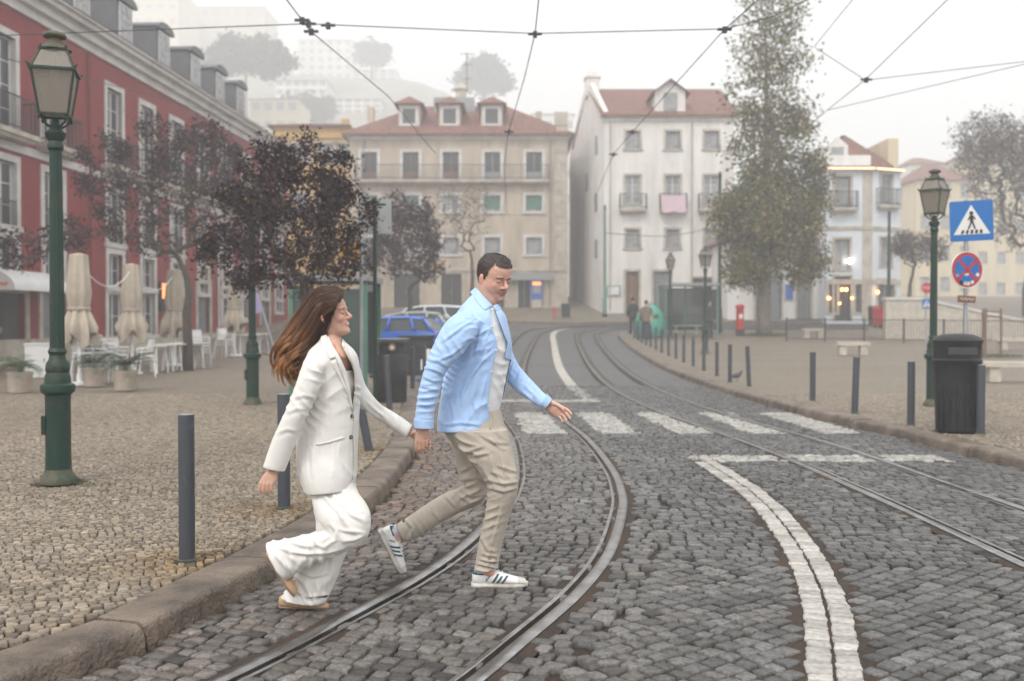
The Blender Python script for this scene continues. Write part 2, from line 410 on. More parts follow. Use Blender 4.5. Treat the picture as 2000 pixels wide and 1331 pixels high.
# ---- kerb stones, each its own piece
kerb_bank = {}
def kerb_row(name, C, side, L0, ymax, label):
    root = empty(name, (C[0][0], C[0][1], 0)); tag(root, kind='structure')
    n2 = normals2(C) * side
    s = np.concatenate([[0], np.cumsum(np.linalg.norm(np.diff(C, axis=0), axis=1))])
    a = 0.0
    while a < s[-1] - .3:
        L = L0 * rnd.uniform(.8, 1.25) * (1 if a < 25 else 2.2); b = min(a + L - .02, s[-1])
        q = np.linspace(a, b, 5 if L < 2 else 7)
        px = np.interp(q, s, C[:, 0]); py = np.interp(q, s, C[:, 1]); ux = np.interp(q, s, n2[:, 0]); uy = np.interp(q, s, n2[:, 1])
        if py[0] > ymax: break
        dz = rnd.uniform(-.006, .006); tw = rnd.uniform(-.008, .008)
        # section: (offset from road edge, height); rounded nose
        low = 13.2 < py[0] < 16.4 and side > 0
        h = .115 if low else HW
        prof = [(-.015, -.05), (.0, h - .05), (.006, h - .025), (.02, h - .008), (.045, h), (.16, h + .002), (.278, h - .001), (.284, -.05)]
        m = MB(); vs = []; fs = []; P = len(prof)
        for i in range(len(q)):
            e = 0.012 if i in (0, len(q) - 1) else 0
            for (o, z) in prof:
                o2 = o + tw + rnd.uniform(-.004, .004) * (1 if o < .1 else 0); z2 = z - (e * .6 if z > 0 else 0) + dz + rnd.uniform(-.003, .003)
                vs.append((px[i] + ux[i] * o2 - root.location.x, py[i] + uy[i] * o2 - root.location.y, g(py[i]) + z2))
        for i in range(len(q) - 1):
            for k in range(P - 1): fs.append((i * P + k, i * P + k + 1, (i + 1) * P + k + 1, (i + 1) * P + k))
        fs.append(tuple(range(P))); fs.append(tuple((len(q) - 1) * P + k for k in range(P - 1, -1, -1)))
        m.add(vs, fs); m.build('kerb_stone', M['kerb'], root, smooth=40)
        a += L
    return root
kerb_row('left_kerb', kl, -1, 1.25, 60, '')
kerb_row('right_kerb', kr, 1, 1.1, 60, '')
mbk = MB(); n2 = normals2(far_edge); vs = []
for (x, y), (a, b) in zip(far_edge, n2):
    vs += [(x + a * .02, y + b * .02, g(y) - .05), (x, y, g(y) + HW + .004), (x - a * .28, y - b * .28, g(y) + HW + .006)]
mbk.add(vs, [(3 * i + k, 3 * i + 3 + k, 3 * i + 4 + k, 3 * i + 1 + k) for i in range(len(far_edge) - 1) for k in (0, 1)])
tag(mbk.build('far_kerb', M['kerb']), kind='structure')

# ---- stones
def stones_mesh(name, Q, zt, col, m, corner=True, depth=.04, bev=.008):
    """Q: (N,4,2) corner quads, zt: (N,) top heights, col (N,3)"""
    N = len(Q)
    c = Q.mean(1, keepdims=True)
    if corner:
        P = []
        for k in range(4):
            a = Q[:, k]; p = Q[:, k - 1]; q = Q[:, (k + 1) % 4]
            w = .06 + .20 * nr.random((N, 1)); w2 = .06 + .20 * nr.random((N, 1))
            P += [a + (p - a) * w * .55, a + (q - a) * w2 * .55]
        R = np.stack(P, 1)
    else: R = Q
    K = R.shape[1]
    ln = np.linalg.norm(R - c, axis=2, keepdims=True)
    inn = c + (R - c) * np.maximum(.5, (1 - bev / ln))
    tilt = nr.normal(0, .024, (N, 1, 2))
    zt_ = zt[:, None] + ((inn - c) * tilt).sum(2)
    V = np.zeros((N, 3 * K, 3))
    V[:, :K, :2] = R; V[:, :K, 2] = (zt - depth)[:, None]
    V[:, K:2 * K, :2] = R; V[:, K:2 * K, 2] = zt_ - bev * .75
    V[:, 2 * K:, :2] = inn; V[:, 2 * K:, 2] = zt_
    quads = []
    for r in (0, K):
        for k in range(K): quads.append((r + k, r + (k + 1) % K, r + K + (k + 1) % K, r + K + k))
    quads = np.array(quads); base = (np.arange(N) * 3 * K)
    fq = (base[:, None, None] + quads[None]).reshape(-1)
    ft = (base[:, None] + np.arange(2 * K, 3 * K)[None]).reshape(-1)
    nq = N * 2 * K
    me = bpy.data.meshes.new(name)
    me.vertices.add(N * 3 * K); me.vertices.foreach_set('co', V.reshape(-1))
    me.loops.add(len(fq) + len(ft)); me.loops.foreach_set('vertex_index', np.concatenate([fq, ft]).astype(np.int32))
    me.polygons.add(nq + N)
    me.polygons.foreach_set('loop_start', np.concatenate([np.arange(nq) * 4, nq * 4 + np.arange(N) * K]).astype(np.int32))
    at = me.attributes.new('Col', 'FLOAT_COLOR', 'POINT')
    C4 = np.ones((N, 3 * K, 4)); C4[:, :, :3] = col[:, None, :]
    at.data.foreach_set('color', C4.reshape(-1).astype(np.float32))
    me.polygons.foreach_set('use_smooth', np.concatenate([np.ones(nq, bool), np.ones(N, bool)]))
    me.update(calc_edges=True); me.validate()
    me.set_sharp_from_angle(angle=math.radians(50))
    me.materials.append(m)
    return me
def rowfield(u0, u1, v0, v1, du, dv, joint, jit, mapf, wave=.012):
    """courses of stones; u across courses, v along; mapf maps (u,v) arrays to x,y"""
    Q = []
    u = u0; i = 0
    while u < u1:
        d = du * rnd.uniform(.86, 1.14); n = int((v1 - v0) / dv)
        w = dv * (1 + .22 * (nr.random(n) - .5) * 2)
        e = v0 + np.concatenate([[0], np.cumsum(w)]) + (dv * .5 if i % 2 else 0) + rnd.uniform(-.2, .2) * dv
        a, b = e[:-1] + joint / 2, e[1:] - joint / 2
        ph = rnd.uniform(0, 6.28)
        def wv(v, uu): return wave * np.sin(v * 1.3 + uu * .8) + wave * .6 * np.sin(v * 3.1 + 1.7 * uu)
        j = lambda: nr.normal(0, jit, n)
        lo, hi = u + joint / 2, u + d - joint / 2
        U = np.stack([lo + wv(a, u) + j(), lo + wv(b, u) + j(), hi + wv(b, u + d) + j(), hi + wv(a, u + d) + j()], 1)
        Vv = np.stack([a + j(), b + j(), b + j(), a + j()], 1)
        Q.append(np.stack(mapf(U, Vv), 2)); u += d; i += 1
    return np.concatenate(Q)
def orient(Q):
    """make all quads counter-clockwise"""
    a = Q[:, 1] - Q[:, 0]; b = Q[:, 3] - Q[:, 0]
    neg = (a[:, 0] * b[:, 1] - a[:, 1] * b[:, 0]) < 0
    Q[neg] = Q[neg][:, ::-1]
    return Q
def rot2(a, ox=0, oy=0):
    c, s = math.cos(a), math.sin(a)
    return lambda U, V: (ox + V * c - U * s, oy + V * s + U * c)

# A: courses that follow the first track, left of and between its rails
sarc = np.concatenate([[0], np.cumsum(np.linalg.norm(np.diff(t1c, axis=0), axis=1))])
def trackmap(U, V):
    x = np.interp(U, sarc, t1c[:, 0]); y = np.interp(U, sarc, t1c[:, 1]); nx = np.interp(U, sarc, t1n[:, 0]); ny = np.interp(U, sarc, t1n[:, 1])
    return x + nx * V, y + ny * V
smax = np.interp(24.0, t1c[:, 1], sarc)
A = rowfield(0.0, smax, -3.6, .52, .094, .106, .0175, .005, trackmap)
A2 = rowfield(0.0, smax, .50, 1.0, .094, .106, .0175, .0055, trackmap)
D1 = rowfield(-3, 9, -6, 6, .098, .104, .0175, .005, rot2(math.radians(38), 2.0, 2.0), wave=.02)
C1 = rowfield(5.6, 23.4, -3, 6.2, .092, .108, .0175, .005, rot2(math.radians(2.5), 0, 0), wave=.03)
def t1side(c):   # signed offset from the first track's centre line
    i = ((c[:, None, :] - t1c[None, ::2]) ** 2).sum(2).argmin(1) * 2
    return ((c - t1c[i]) * t1n[i]).sum(1)
def keep(Q, f): c = Q.mean(1); return Q[f(c)]
def common(c):
    ok = (c[:, 0] > kx(kl, c[:, 1]) + .045) & (c[:, 0] < kx(kr, c[:, 1]) - .045) & (np.abs(c[:, 0]) < .54 * c[:, 1] + 1.2) & (c[:, 1] > 3.1) & (c[:, 1] < 23.1)
    return ok
def off_rails(c):
    ok = np.ones(len(c), bool)
    for C in (t1l, t1r, t2l, t2r):
        C = C[C[:, 1] < 25]; ok &= dmin(c, C) > .094
    ok &= dmin(c, WL) > .168
    return ok
A = keep(A, common); A = keep(A, lambda c: t1side(c) < .55)
A2 = keep(A2, common); A2 = keep(A2, lambda c: (t1side(c) > .5) & (t1side(c) < .78))
D1 = keep(D1, common); D1 = keep(D1, lambda c: (t1side(c) > .80) & (c[:, 1] < 6.15 + .12 * np.sin(c[:, 0] * 2)))
C1 = keep(C1, common); C1 = keep(C1, lambda c: (t1side(c) > .80) & (c[:, 1] > 6.22 + .12 * np.sin(c[:, 0] * 2)))
RQ = orient(keep(np.concatenate([A, A2, D1, C1]), off_rails))
c = RQ.mean(1); N = len(RQ)
# colours: grey basalt and granite, browner towards the left kerb; limestone in the crossing and stop lines
tone = np.clip(nr.normal(.128, .036, N) - .022 * np.clip((c[:, 0] - .9) / .8, 0, 1), .045, .25)
pat = .5 + .5 * np.sin(c[:, 0] * 1.7 + 2 * np.sin(c[:, 1] * .6)) * np.sin(c[:, 1] * 1.1 + 1)
tone *= .9 + .2 * pat
warm = np.clip(1.0 - (c[:, 0] - kx(kl, c[:, 1])) / 1.3, 0, 1) * np.clip(nr.normal(.8, .3, N), 0, 1.3) * (.30 + .55 * np.clip((c[:, 1] - 6) / 2, 0, 1))
brown = np.clip(nr.normal(.3, .3, N), 0, 1) * .6 + warm * .8 + .35 * np.clip((1.3 - c[:, 0]) / 1.2, 0, 1)
rc = np.stack([tone * (1 + .10 * brown + .22 * warm), tone * (.995 - .035 * brown - .08 * warm), tone * (.96 - .13 * brown - .20 * warm)], 1)
zx = c[:, 0] + .049 * (c[:, 1] - 14.9)
zebra = (c[:, 1] > 13.25) & (c[:, 1] < 16.3) & (((zx - .107) % 1.0) < .53) & (zx > -.95) & (zx < 4.62)
stop = (c[:, 1] > 10.62) & (c[:, 1] < 11.12) & (c[:, 0] > 1.95) & (c[:, 0] < 4.72)
stop2 = (c[:, 1] > 18.45) & (c[:, 1] < 18.95) & (c[:, 0] < 1.62)
wfl = (c[:, 1] > 18.45) & (dmin(c, WF) < .16)
wh = zebra | stop | stop2 | wfl
wear = np.clip(nr.normal(.42, .075, N), .22, .55)
rc[wh] = np.stack([wear, wear * .955, wear * .875], 1)[wh]
zt = gv(c[:, 1]) + nr.normal(0, .0020, N)
dist = np.hypot(c[:, 0], c[:, 1])
inview = (np.abs(c[:, 0]) < .505 * c[:, 1]) & (c[:, 1] > 4.15)
order = np.argsort(np.where(inview, dist, 99)); first = order[:300]; rest = order[300:]
for i in first: link('cobblestone', stones_mesh('cobblestone', RQ[i:i + 1], zt[i:i + 1], rc[i:i + 1], M['cobble']), parent=road)
tag(link('cobblestones', stones_mesh('cobblestones', RQ[rest], zt[rest], rc[rest], M['cobble']), parent=road), kind='stuff')
print('road stones', N)

# white line: two rows of pale stones laid across the line
wn2 = normals2(WL); LQ = []
s = np.concatenate([[0], np.cumsum(np.linalg.norm(np.diff(WL, axis=0), axis=1))])
for side in (-1, 1):
    a = rnd.uniform(0, .05)
    while a < s[-1] - .08:
        L = rnd.uniform(.065, .115); e = rnd.uniform(.112, .123)
        pts = []
        for (q, o) in ((a + .006, .009), (a + L - .006, .009), (a + L - .006, e), (a + .006, e)):
            o = (o + rnd.gauss(0, .004)) * side; q += rnd.gauss(0, .003)
            pts.append((np.interp(q, s, WL[:, 0]) + np.interp(q, s, wn2[:, 0]) * o, np.interp(q, s, WL[:, 1]) + np.interp(q, s, wn2[:, 1]) * o))
        LQ.append(pts); a += L
LQ = orient(np.array(LQ)); LN = len(LQ)
wr = np.clip(nr.normal(.43, .06, LN), .28, .55); lc = np.stack([wr, wr * .945, wr * .86], 1)
lz = nr.normal(.0, .002, LN)
line = tag(empty('lane_line', (0, 0, 0)), kind='structure')
m = MB(); vs = []
for (x, y), (a, b) in zip(WL, wn2): vs += [(x - a * .21, y - b * .21, -.012), (x + a * .21, y + b * .21, -.012)]
m.add(vs, [(2 * i, 2 * i + 1, 2 * i + 3, 2 * i + 2) for i in range(len(WL) - 1)]); m.build('mortar_bed', M['joint_road'], line)
dl = np.hypot(*LQ.mean(1).T); od = np.argsort(np.where(LQ.mean(1)[:, 1] > 4.1, dl, 99))
for i in od[:300]: link('white_stone', stones_mesh('white_stone', LQ[i:i + 1], lz[i:i + 1], lc[i:i + 1], M['limestone']), parent=line)
if LN > 300: tag(link('white_stones', stones_mesh('white_stones', LQ[od[300:]], lz[od[300:]], lc[od[300:]], M['limestone']), parent=line), kind='stuff')
print('line stones', LN)
# the far part of the line, beyond single stones
m = MB(); n2 = normals2(WF); k = WF[:, 1] > 23
vs = []
for (x, y), (a, b) in zip(WF[k], n2[k]): vs += [(x - a * .13, y - b * .13, g(y) - .014), (x + a * .13, y + b * .13, g(y) - .014)]
m.add(vs, [(2 * i, 2 * i + 1, 2 * i + 3, 2 * i + 2) for i in range(len(vs) // 2 - 1)])
M['line_far'] = paving_far('line_far', (.62, .58, .52), (.52, .48, .42), (.25, .22, .18), .11)
tag(m.build('far_lane_line', M['line_far']), kind='structure')

# pavement limestone setts
def walk_field(xmin, xmax, y0, y1, ang, ox, oy, test, root, R, holes):
    Q = rowfield(-R, R, -R, R, 0.052, .055, .0098, .0026, rot2(ang, ox, oy), wave=.02)
    Q = keep(Q, lambda c: (c[:, 1] > y0) & (c[:, 1] < y1) & (c[:, 0] > xmin) & (c[:, 0] < xmax))
    Q = keep(Q, test)
    for (hx, hy, hr) in holes: Q = keep(Q, lambda c: np.hypot(c[:, 0] - hx, c[:, 1] - hy) > hr)
    Q = orient(Q); c = Q.mean(1); N = len(Q)
    t = np.clip(nr.normal(.23, .052, N), .09, .36) * (.92 + .16 * (.5 + .5 * np.sin(c[:, 0] * .9 + 1.3 * np.sin(c[:, 1] * .8))))
    wa = np.clip(nr.normal(.5, .3, N), 0, 1.2)
    cc = np.stack([t * (1.08 + .03 * wa), t * (.93 - .05 * wa), t * (.74 - .12 * wa)], 1)
    # ochre, mossy stones round the bollard feet
    for (hx, hy) in [(-1.90, 5.78), (-1.70, 7.40), (-1.54, 10.7)]:
        d = np.exp(-(np.hypot(c[:, 0] - hx, (c[:, 1] - hy)) / .42) ** 2) * np.clip(nr.normal(.8, .3, N), 0, 1.2)
        cc *= (1 - d[:, None] * np.array([.12, .30, .55]))
    z = gv(c[:, 1]) + HW + nr.normal(0, .0015, N)
    iv = (np.abs(c[:, 0]) < .51 * c[:, 1]) & (c[:, 1] > 3.6)
    o = np.argsort(np.where(iv, np.hypot(c[:, 0], c[:, 1]), 99))
    for i in o[:300]: link('paving_stone', stones_mesh('paving_stone', Q[i:i + 1], z[i:i + 1], cc[i:i + 1], M['limestone'], corner=True, depth=.026, bev=.005), parent=root)
    tag(link('paving_stones', stones_mesh('paving_stones', Q[o[300:]], z[o[300:]], cc[o[300:]], M['limestone'], corner=False, depth=.026, bev=.005), parent=root), kind='stuff')
    print('pavement stones', N)
il = inner_l[inner_l[:, 1] < 30]; ir = inner_r[inner_r[:, 1] < 30]
walk_field(-11.5, 0, 3.2, 19.05, math.radians(24), -5, 11, lambda c: (c[:, 0] < np.interp(c[:, 1], il[:, 1], il[:, 0]) - .03) & (c[:, 0] > -.53 * c[:, 1] - 1.0), walk, 11.5,
           [(-3.91, 8.56, .24), (-1.90, 5.78, .062), (-1.70, 7.40, .062), (-1.54, 10.7, .06)])
walk_field(4.6, 11.2, 9.0, 19.05, math.radians(-20), 7.5, 14, lambda c: (c[:, 0] > np.interp(c[:, 1], ir[:, 1], ir[:, 0]) + .03) & (c[:, 0] < .53 * c[:, 1] + .9), plaza, 8, [(5.58, 12.5, .28), (5.67, 12.05, .06), (5.26, 13.1, .06)])

# ---- tram rails with a groove on the inside
def track(L, Rr, label):
    c0 = L[0]
    root = empty('tram_track', (c0[0], c0[1], 0), label=label, cat='tram track')
    for C, side in ((L, 1), (Rr, -1)):
        n2 = normals2(C) * side      # towards the inside of the track
        def sweep(prof, name, m):
            vs = []; P = len(prof)
            for (x, y), (a, b) in zip(C, n2):
                for o, z in prof: vs.append((x + a * o - c0[0], y + b * o - c0[1], g(y) + z))
            mm = MB(); mm.add(vs, [(i * P + k, i * P + k + 1, (i + 1) * P + k + 1, (i + 1) * P + k) for i in range(len(C) - 1) for k in range(P - 1)])
            return mm.build(name, m, root, smooth=35)
        r = sweep([(-.040, -.03), (-.040, .002), (-.034, .006), (.024, .007), (.032, .002), (.034, -.035), (.066, -.035), (.068, .0), (.072, .003), (.092, .003), (.095, -.03)], 'rail', M['steel'])
        q = sweep([(.0335, -.028), (.050, -.031), (.0665, -.028)], 'groove_bed', M['groove']); q.parent = r
        bed = sweep([(-.115, -.012), (-.039, -.006)], 'mortar_bed', M['joint_road']); bed.parent = r
        bed = sweep([(.094, -.006), (.16, -.012)], 'mortar_bed', M['joint_road']); bed.parent = r
    return root
track(t1l[t1l[:, 0] < 30], t1r[t1r[:, 0] < 30], 'curved tram track that the couple walk across')
track(t2l[t2l[:, 0] < 30], t2r[t2r[:, 0] < 30], 'tram track running beside the plaza kerb')
# ------------------------------------------------------------------ buildings
def RZ(a, loc=(0, 0, 0)): return Matrix.Translation(Vector(loc)) @ Matrix.Rotation(a, 4, 'Z')
def place(o, root, Mx):
    o.parent = root; o.matrix_local = Mx
    return o
def wall_mesh(W, H, ops, depth, z0=0.0):
    """wall in x,z with real openings and reveals; outside faces -y"""
    xs = sorted(set([0, W] + [round(v, 4) for o in ops for v in (o[0], o[0] + o[2])])); zs = sorted(set([z0, H] + [round(v, 4) for o in ops for v in (o[1], o[1] + o[3])]))
    m = MB()
    def inside(x, z): return any(o[0] < x < o[0] + o[2] and o[1] < z < o[1] + o[3] for o in ops)
    for i in range(len(xs) - 1):
        for j in range(len(zs) - 1):
            if not inside((xs[i] + xs[i + 1]) / 2, (zs[j] + zs[j + 1]) / 2):
                m.add([(xs[i], 0, zs[j]), (xs[i + 1], 0, zs[j]), (xs[i + 1], 0, zs[j + 1]), (xs[i], 0, zs[j + 1])], [(0, 1, 2, 3)])
    for o in ops:
        x0, z, x1, z1 = o[0], o[1], o[0] + o[2], o[1] + o[3]
        m.add([(x0, 0, z), (x1, 0, z), (x1, 0, z1), (x0, 0, z1), (x0, depth, z), (x1, depth, z), (x1, depth, z1), (x0, depth, z1)],
              [(0, 4, 5, 1), (1, 5, 6, 2), (2, 6, 7, 3), (3, 7, 4, 0)])
    return m
_wc = {}
def window(root, Mx, o, depth, fm, sm, gm, nx=2, nz=3, sur=.14, sill=True, name='window', pm=None):
    """frame with glazing bars, pane, stone surround"""
    w, h = round(o[2], 3), round(o[3], 3)
    key = (w, h, depth, fm, sm, gm, nx, nz, sur, sill, pm)
    if key not in _wc:
        f = MB(); t = .055; y0, y1 = depth - .09, depth - .03
        f.box(0, t, y0, y1, 0, h); f.box(w - t, w, y0, y1, 0, h); f.box(t, w - t, y0, y1, 0, t); f.box(t, w - t, y0, y1, h - t, h)
        for i in range(1, nx): f.box(w * i / nx - .03, w * i / nx + .03, y0 - .01, y1 - .002, t, h - t)
        for i in range(1, nz): f.box(t, w - t, y0 + .015, y1 - .004, h * i / nz - .014, h * i / nz + .014)
        if pm:  # solid lower panel
            f.box(t, w - t, y0 + .02, y1 - .01, t, h * .30)
        p = MB(); p.box(t * .5, w - t * .5, depth - .06, depth - .045, t * .5, h - t * .5)
        s_ = MB(); q = sur
        if q > 0:
            s_.box(-q, 0, -.045, depth, -.0, h); s_.box(w, w + q, -.045, depth, 0, h); s_.box(-q, w + q, -.048, depth, h, h + q)
            s_.box(-q - (.06 if sill else 0), w + q + (.06 if sill else 0), -.09 if sill else -.046, depth, -q * .8, 0)
        _wc[key] = (f.mesh('window', M[fm]), p.mesh('pane', M[gm]), s_.mesh('surround', M[sm]) if q > 0 else None)
    a, b, c_ = _wc[key]
    T = Mx @ Matrix.Translation((o[0], 0, o[1]))
    wi = place(link(name, a), root, T)
    link('pane', b, parent=wi)
    if c_: link('surround', c_, parent=wi)
    return wi
def door(root, Mx, o, depth, dm, sm, sur=.16, leaves=2):
    w, h = o[2], o[3]
    d = MB()
    for i in range(leaves):
        x0 = w * i / leaves + .012; x1 = w * (i + 1) / leaves - .012
        d.box(x0, x1, depth - .08, depth - .02, 0, h)
        for (a, b) in ((.06, .42), (.47, .93)):
            d.box(x0 + .1, x1 - .1, depth - .105, depth - .08, h * a, h * b)
    T = Mx @ Matrix.Translation((o[0], 0, o[1]))
    do = place(d.build('door', M[dm]), root, T)
    hd = MB(); hd.box(w / 2 - .09, w / 2 - .04, depth - .15, depth - .08, 1.0, 1.16); hd.build('handle', M['greymetal'], do)
    if sur:
        s_ = MB(); s_.box(-sur, 0, -.05, depth, 0, h); s_.box(w, w + sur, -.05, depth, 0, h); s_.box(-sur, w + sur, -.053, depth, h, h + sur)
        s_.build('surround', M[sm], do)
    return do
def balcony(root, Mx, x0, x1, z, out, hr=.95, slab='stone_trim', belly=False):
    b = MB(); b.box(x0, x1, -out, -.002, z - .14, z); b.box(x0 + .08, x1 - .08, -out + .1, -.003, z - .24, z - .14)
    bo = place(b.build('balcony', M[slab]), root, Mx)
    r = MB(); t = .016
    n = max(2, int((x1 - x0) / .12))
    for i in range(n + 1):
        x = x0 + .04 + (x1 - x0 - .08) * i / n; r.box(x - t / 2, x + t / 2, -out + .03, -out + .03 + t, z, z + hr)
    ny = max(2, int(out / .12))
    for i in range(ny + 1):
        y = -out + .03 + (out - .05) * i / ny
        for x in (x0 + .03, x1 - .03): r.box(x - t / 2, x + t / 2, y, y + t, z, z + hr)
    for zz in (z + .08, z + hr):
        r.box(x0 + .02, x1 - .02, -out + .02, -out + .055, zz, zz + .035)
        for x in (x0 + .03, x1 - .03): r.box(x - .02, x + .02, -out + .056, -.002, zz, zz + .035)
    r.build('railing', M['iron'], bo)
    return bo
def cornice(root, Mx, W, z, prof, m, x0=0.0, name='cornice'):
    c_ = MB()
    for (o, a, b) in prof: c_.box(x0 - o, W + o, -o, .3, z + a, z + b)
    return place(c_.build(name, M[m]), root, Mx)

# ---- red palace along the left
RL = 40.0; ang = math.pi / 2 - math.atan(.0514)
rb = empty('red_building', (-16 + .0514 * 18, 18, 0), ang, 'long red four-storey building with white window surrounds and grey roof dormers', 'building')
I4 = Matrix.Identity(4)
def fy(Y): return (Y - 18) / math.cos(math.atan(.0514))   # facade coordinate at depth Y
cols = [20.0, 22.9, 25.8, 28.6, 31.3, 35.6, 38.4, 41.3, 44.3, 47.3, 50.3, 53.4, 56.0]
ops = []; kinds = []
for i, Y in enumerate(cols):
    x = fy(Y); gz = g(Y) + HW
    for (z, w, h, k) in ((6.95, 1.15, 2.75, 'top'), (4.25, 1.15, 1.85, 'first'), (2.72, 1.1, 1.15, 'mezz')):
        ops.append((x - w / 2, z, w, h)); kinds.append(k)
    if i in (4, 8, 11): ops.append((x - .75, gz, 1.5, 2.3 if i != 8 else 2.45)); kinds.append('door')
    elif i in (3,): ops.append((x - 1.0, gz, 2.0, 2.15)); kinds.append('shop')
    else: ops.append((x - .6, gz + .55, 1.2, 1.6)); kinds.append('low')
place(wall_mesh(RL, 10.55, ops, .3, -.5).build('wall', M['red_wall']), rb, I4)
for o, k in zip(ops, kinds):
    if k == 'top': window(rb, I4, o, .22, 'white_frame', 'white_trim', 'glass', 2, 4, .2, False)
    elif k == 'first': window(rb, I4, o, .22, 'white_frame', 'white_trim', 'glass', 2, 3, .2)
    elif k in ('mezz', 'low'): window(rb, I4, o, .22, 'white_frame', 'white_trim', 'glass', 2, 2, .2)
    else: door(rb, I4, o, .25, 'dark_door' if k != 'door' else 'grey_door', 'stone_trim', .2)
for Y in cols:
    balcony(rb, I4, fy(Y) - 1.05, fy(Y) + 1.05, 6.93, .5)
    r = MB(); x = fy(Y)
    for i in range(10): r.box(x - .54 + i * .12, x - .526 + i * .12, -.03, -.016, 4.27, 4.95)
    r.box(x - .56, x + .56, -.034, -.01, 4.95, 4.985); place(r.build('window_guard', M['iron']), rb, I4)
place(MB().box(-.02, RL + .02, -.07, .28, 6.42, 6.66).build('string_course', M['white_trim']), rb, I4)
place(MB().box(-.02, RL + .02, -.05, .28, -.5, .95).build('plinth', M['stone_trim']), rb, I4)
cornice(rb, I4, RL, 10.55, [(.10, 0, .28), (.28, .28, .55), (.5, .55, .72), (.62, .72, .82)], 'white_trim')
rf = MB()
rf.add([(-.6, -.62, 11.37), (RL + .6, -.62, 11.37), (RL + .6, 6, 14.3), (-.6, 6, 14.3), (-.6, 12, 11.37), (RL + .6, 12, 11.37), (-.6, -.62, 11.32), (RL + .6, -.62, 11.32)],
       [(0, 1, 2, 3), (3, 2, 5, 4), (6, 7, 1, 0), (0, 3, 4), (1, 5, 2)])
roof = place(rf.build('roof', M['tiles']), rb, I4)
place(MB().box(0, RL, .3, 11.9, -.5, 11.3).build('rear_volume', M['red_wall']), rb, I4)
dm = None
for Y in [20.1, 23.3, 26.5, 29.8, 33.1, 36.4, 39.9, 43.3, 46.4, 49.3]:
    if dm is None:
        a = MB(); a.box(-.8, .8, 0, 3.4, 0, 2.15)
        b = MB(); vs = []
        for i in range(9):
            t = math.pi * i / 8; vs += [(-.92 * math.cos(t), -.16, 2.15 + .34 * math.sin(t)), (-.92 * math.cos(t), 3.6, 2.15 + .34 * math.sin(t))]
        b.add(vs, [(2 * i, 2 * i + 1, 2 * i + 3, 2 * i + 2) for i in range(8)] + [tuple(range(0, 18, 2)), tuple(range(17, 0, -2)), (0, 16, 17, 1)])
        b.box(-.92, .92, -.16, -.03, 2.07, 2.15)
        dm = (a.mesh('dormer', M['zinc']), b.mesh('dormer_roof', M['zinc']))
    d = place(link('dormer', dm[0]), rb, Matrix.Translation((fy(Y), -.05, 11.42)) @ Matrix.Diagonal((.84, 1, .76, 1)))
    link('dormer_roof', dm[1], parent=d)
    fr = MB(); fr.box(-.62, .62, -.06, -.012, .28, 2.0); fr.build('window_frame', M['white_frame'], d)
    for i in range(2):
        for j in range(4):
            pn = MB(); x0 = -.54 + i * .56; z0 = .36 + j * .40; pn.box(x0, x0 + .50, -.085, -.062, z0, z0 + .35); pn.build('pane', M['glass_curtain'], d)
# downpipe at the cornice and a string of small cables on the facade
for Y in (46.0, 33.6):
    p = MB(); x = fy(Y); p.tube([(x, -.10, 10.5), (x, -.10, 1.2)], .055, 8); place(p.build('downpipe', M['white_trim'] if Y > 40 else M['red_wall']), rb, I4)
# awning over the shop
aw = empty('shop_awning', rb.matrix_basis @ Vector((fy(28.9), 0, 2.35)), ang, 'white rounded awning with orange lettering over a dark shop door', 'awning')
a = MB(); vs = []; n = 8
for i in range(n + 1):
    t = (math.pi / 2) * i / n
    for x in (-1.5, 1.5): vs.append((x, -.95 * math.sin(t) - .012, .62 * math.cos(t)))
a.add(vs, [(2 * i, 2 * i + 1, 2 * i + 3, 2 * i + 2) for i in range(n)] + [tuple(range(0, 2 * n + 2, 2)), tuple(range(2 * n + 1, 0, -2))])
for x in (-1.5, 1.5): a.add([(x, -.012, .62), (x, -.962, 0), (x, -.012, 0)], [(0, 1, 2)])
a.build('canopy', M['white_plastic'], aw, smooth=40)
M['orange_print'] = mat('orange_print', (.75, .22, .05), rough=.6)
M['orange_lit'] = glow('orange_lit', (1.0, .30, .10), 1.6)
def text(body, size, m, parent, loc, rot, name='lettering', ext=.004, align='CENTER'):
    cu = bpy.data.curves.new(name, 'FONT'); cu.body = body; cu.size = size; cu.extrude = ext; cu.align_x = align; cu.align_y = 'CENTER'
    t = bpy.data.objects.new(name, cu); COL.objects.link(t)
    dg = bpy.context.evaluated_depsgraph_get(); me = bpy.data.meshes.new_from_object(t.evaluated_get(dg))
    bpy.data.objects.remove(t); me.materials.clear(); me.materials.append(m)
    return link(name, me, None, parent, loc, rot)
sq = MB()
for (a0, wq, hq) in ((-.74, .30, .05), (-.42, .22, .07), (-.26, .10, .04)):
    sq.tube([(-1.506, a0 + wq * i / 12, .17 + hq * math.sin(i * 1.7)) for i in range(13)], .022, 6)
sq.build('lettering', M['orange_print'], aw)
# lit sign by a door
sg = empty('lit_shop_sign', rb.matrix_basis @ Vector((fy(39.6), -.06, g(39) + 1.55)), ang, 'small lit orange and black sign beside a cafe door', 'sign')
MB().box(-.28, .28, -.10, .058, 0, 1.15).build('case', M['iron'], sg)
MB().box(-.24, .24, -.118, -.103, .50, 1.10).build('orange_panel', M['orange_lit'], sg)

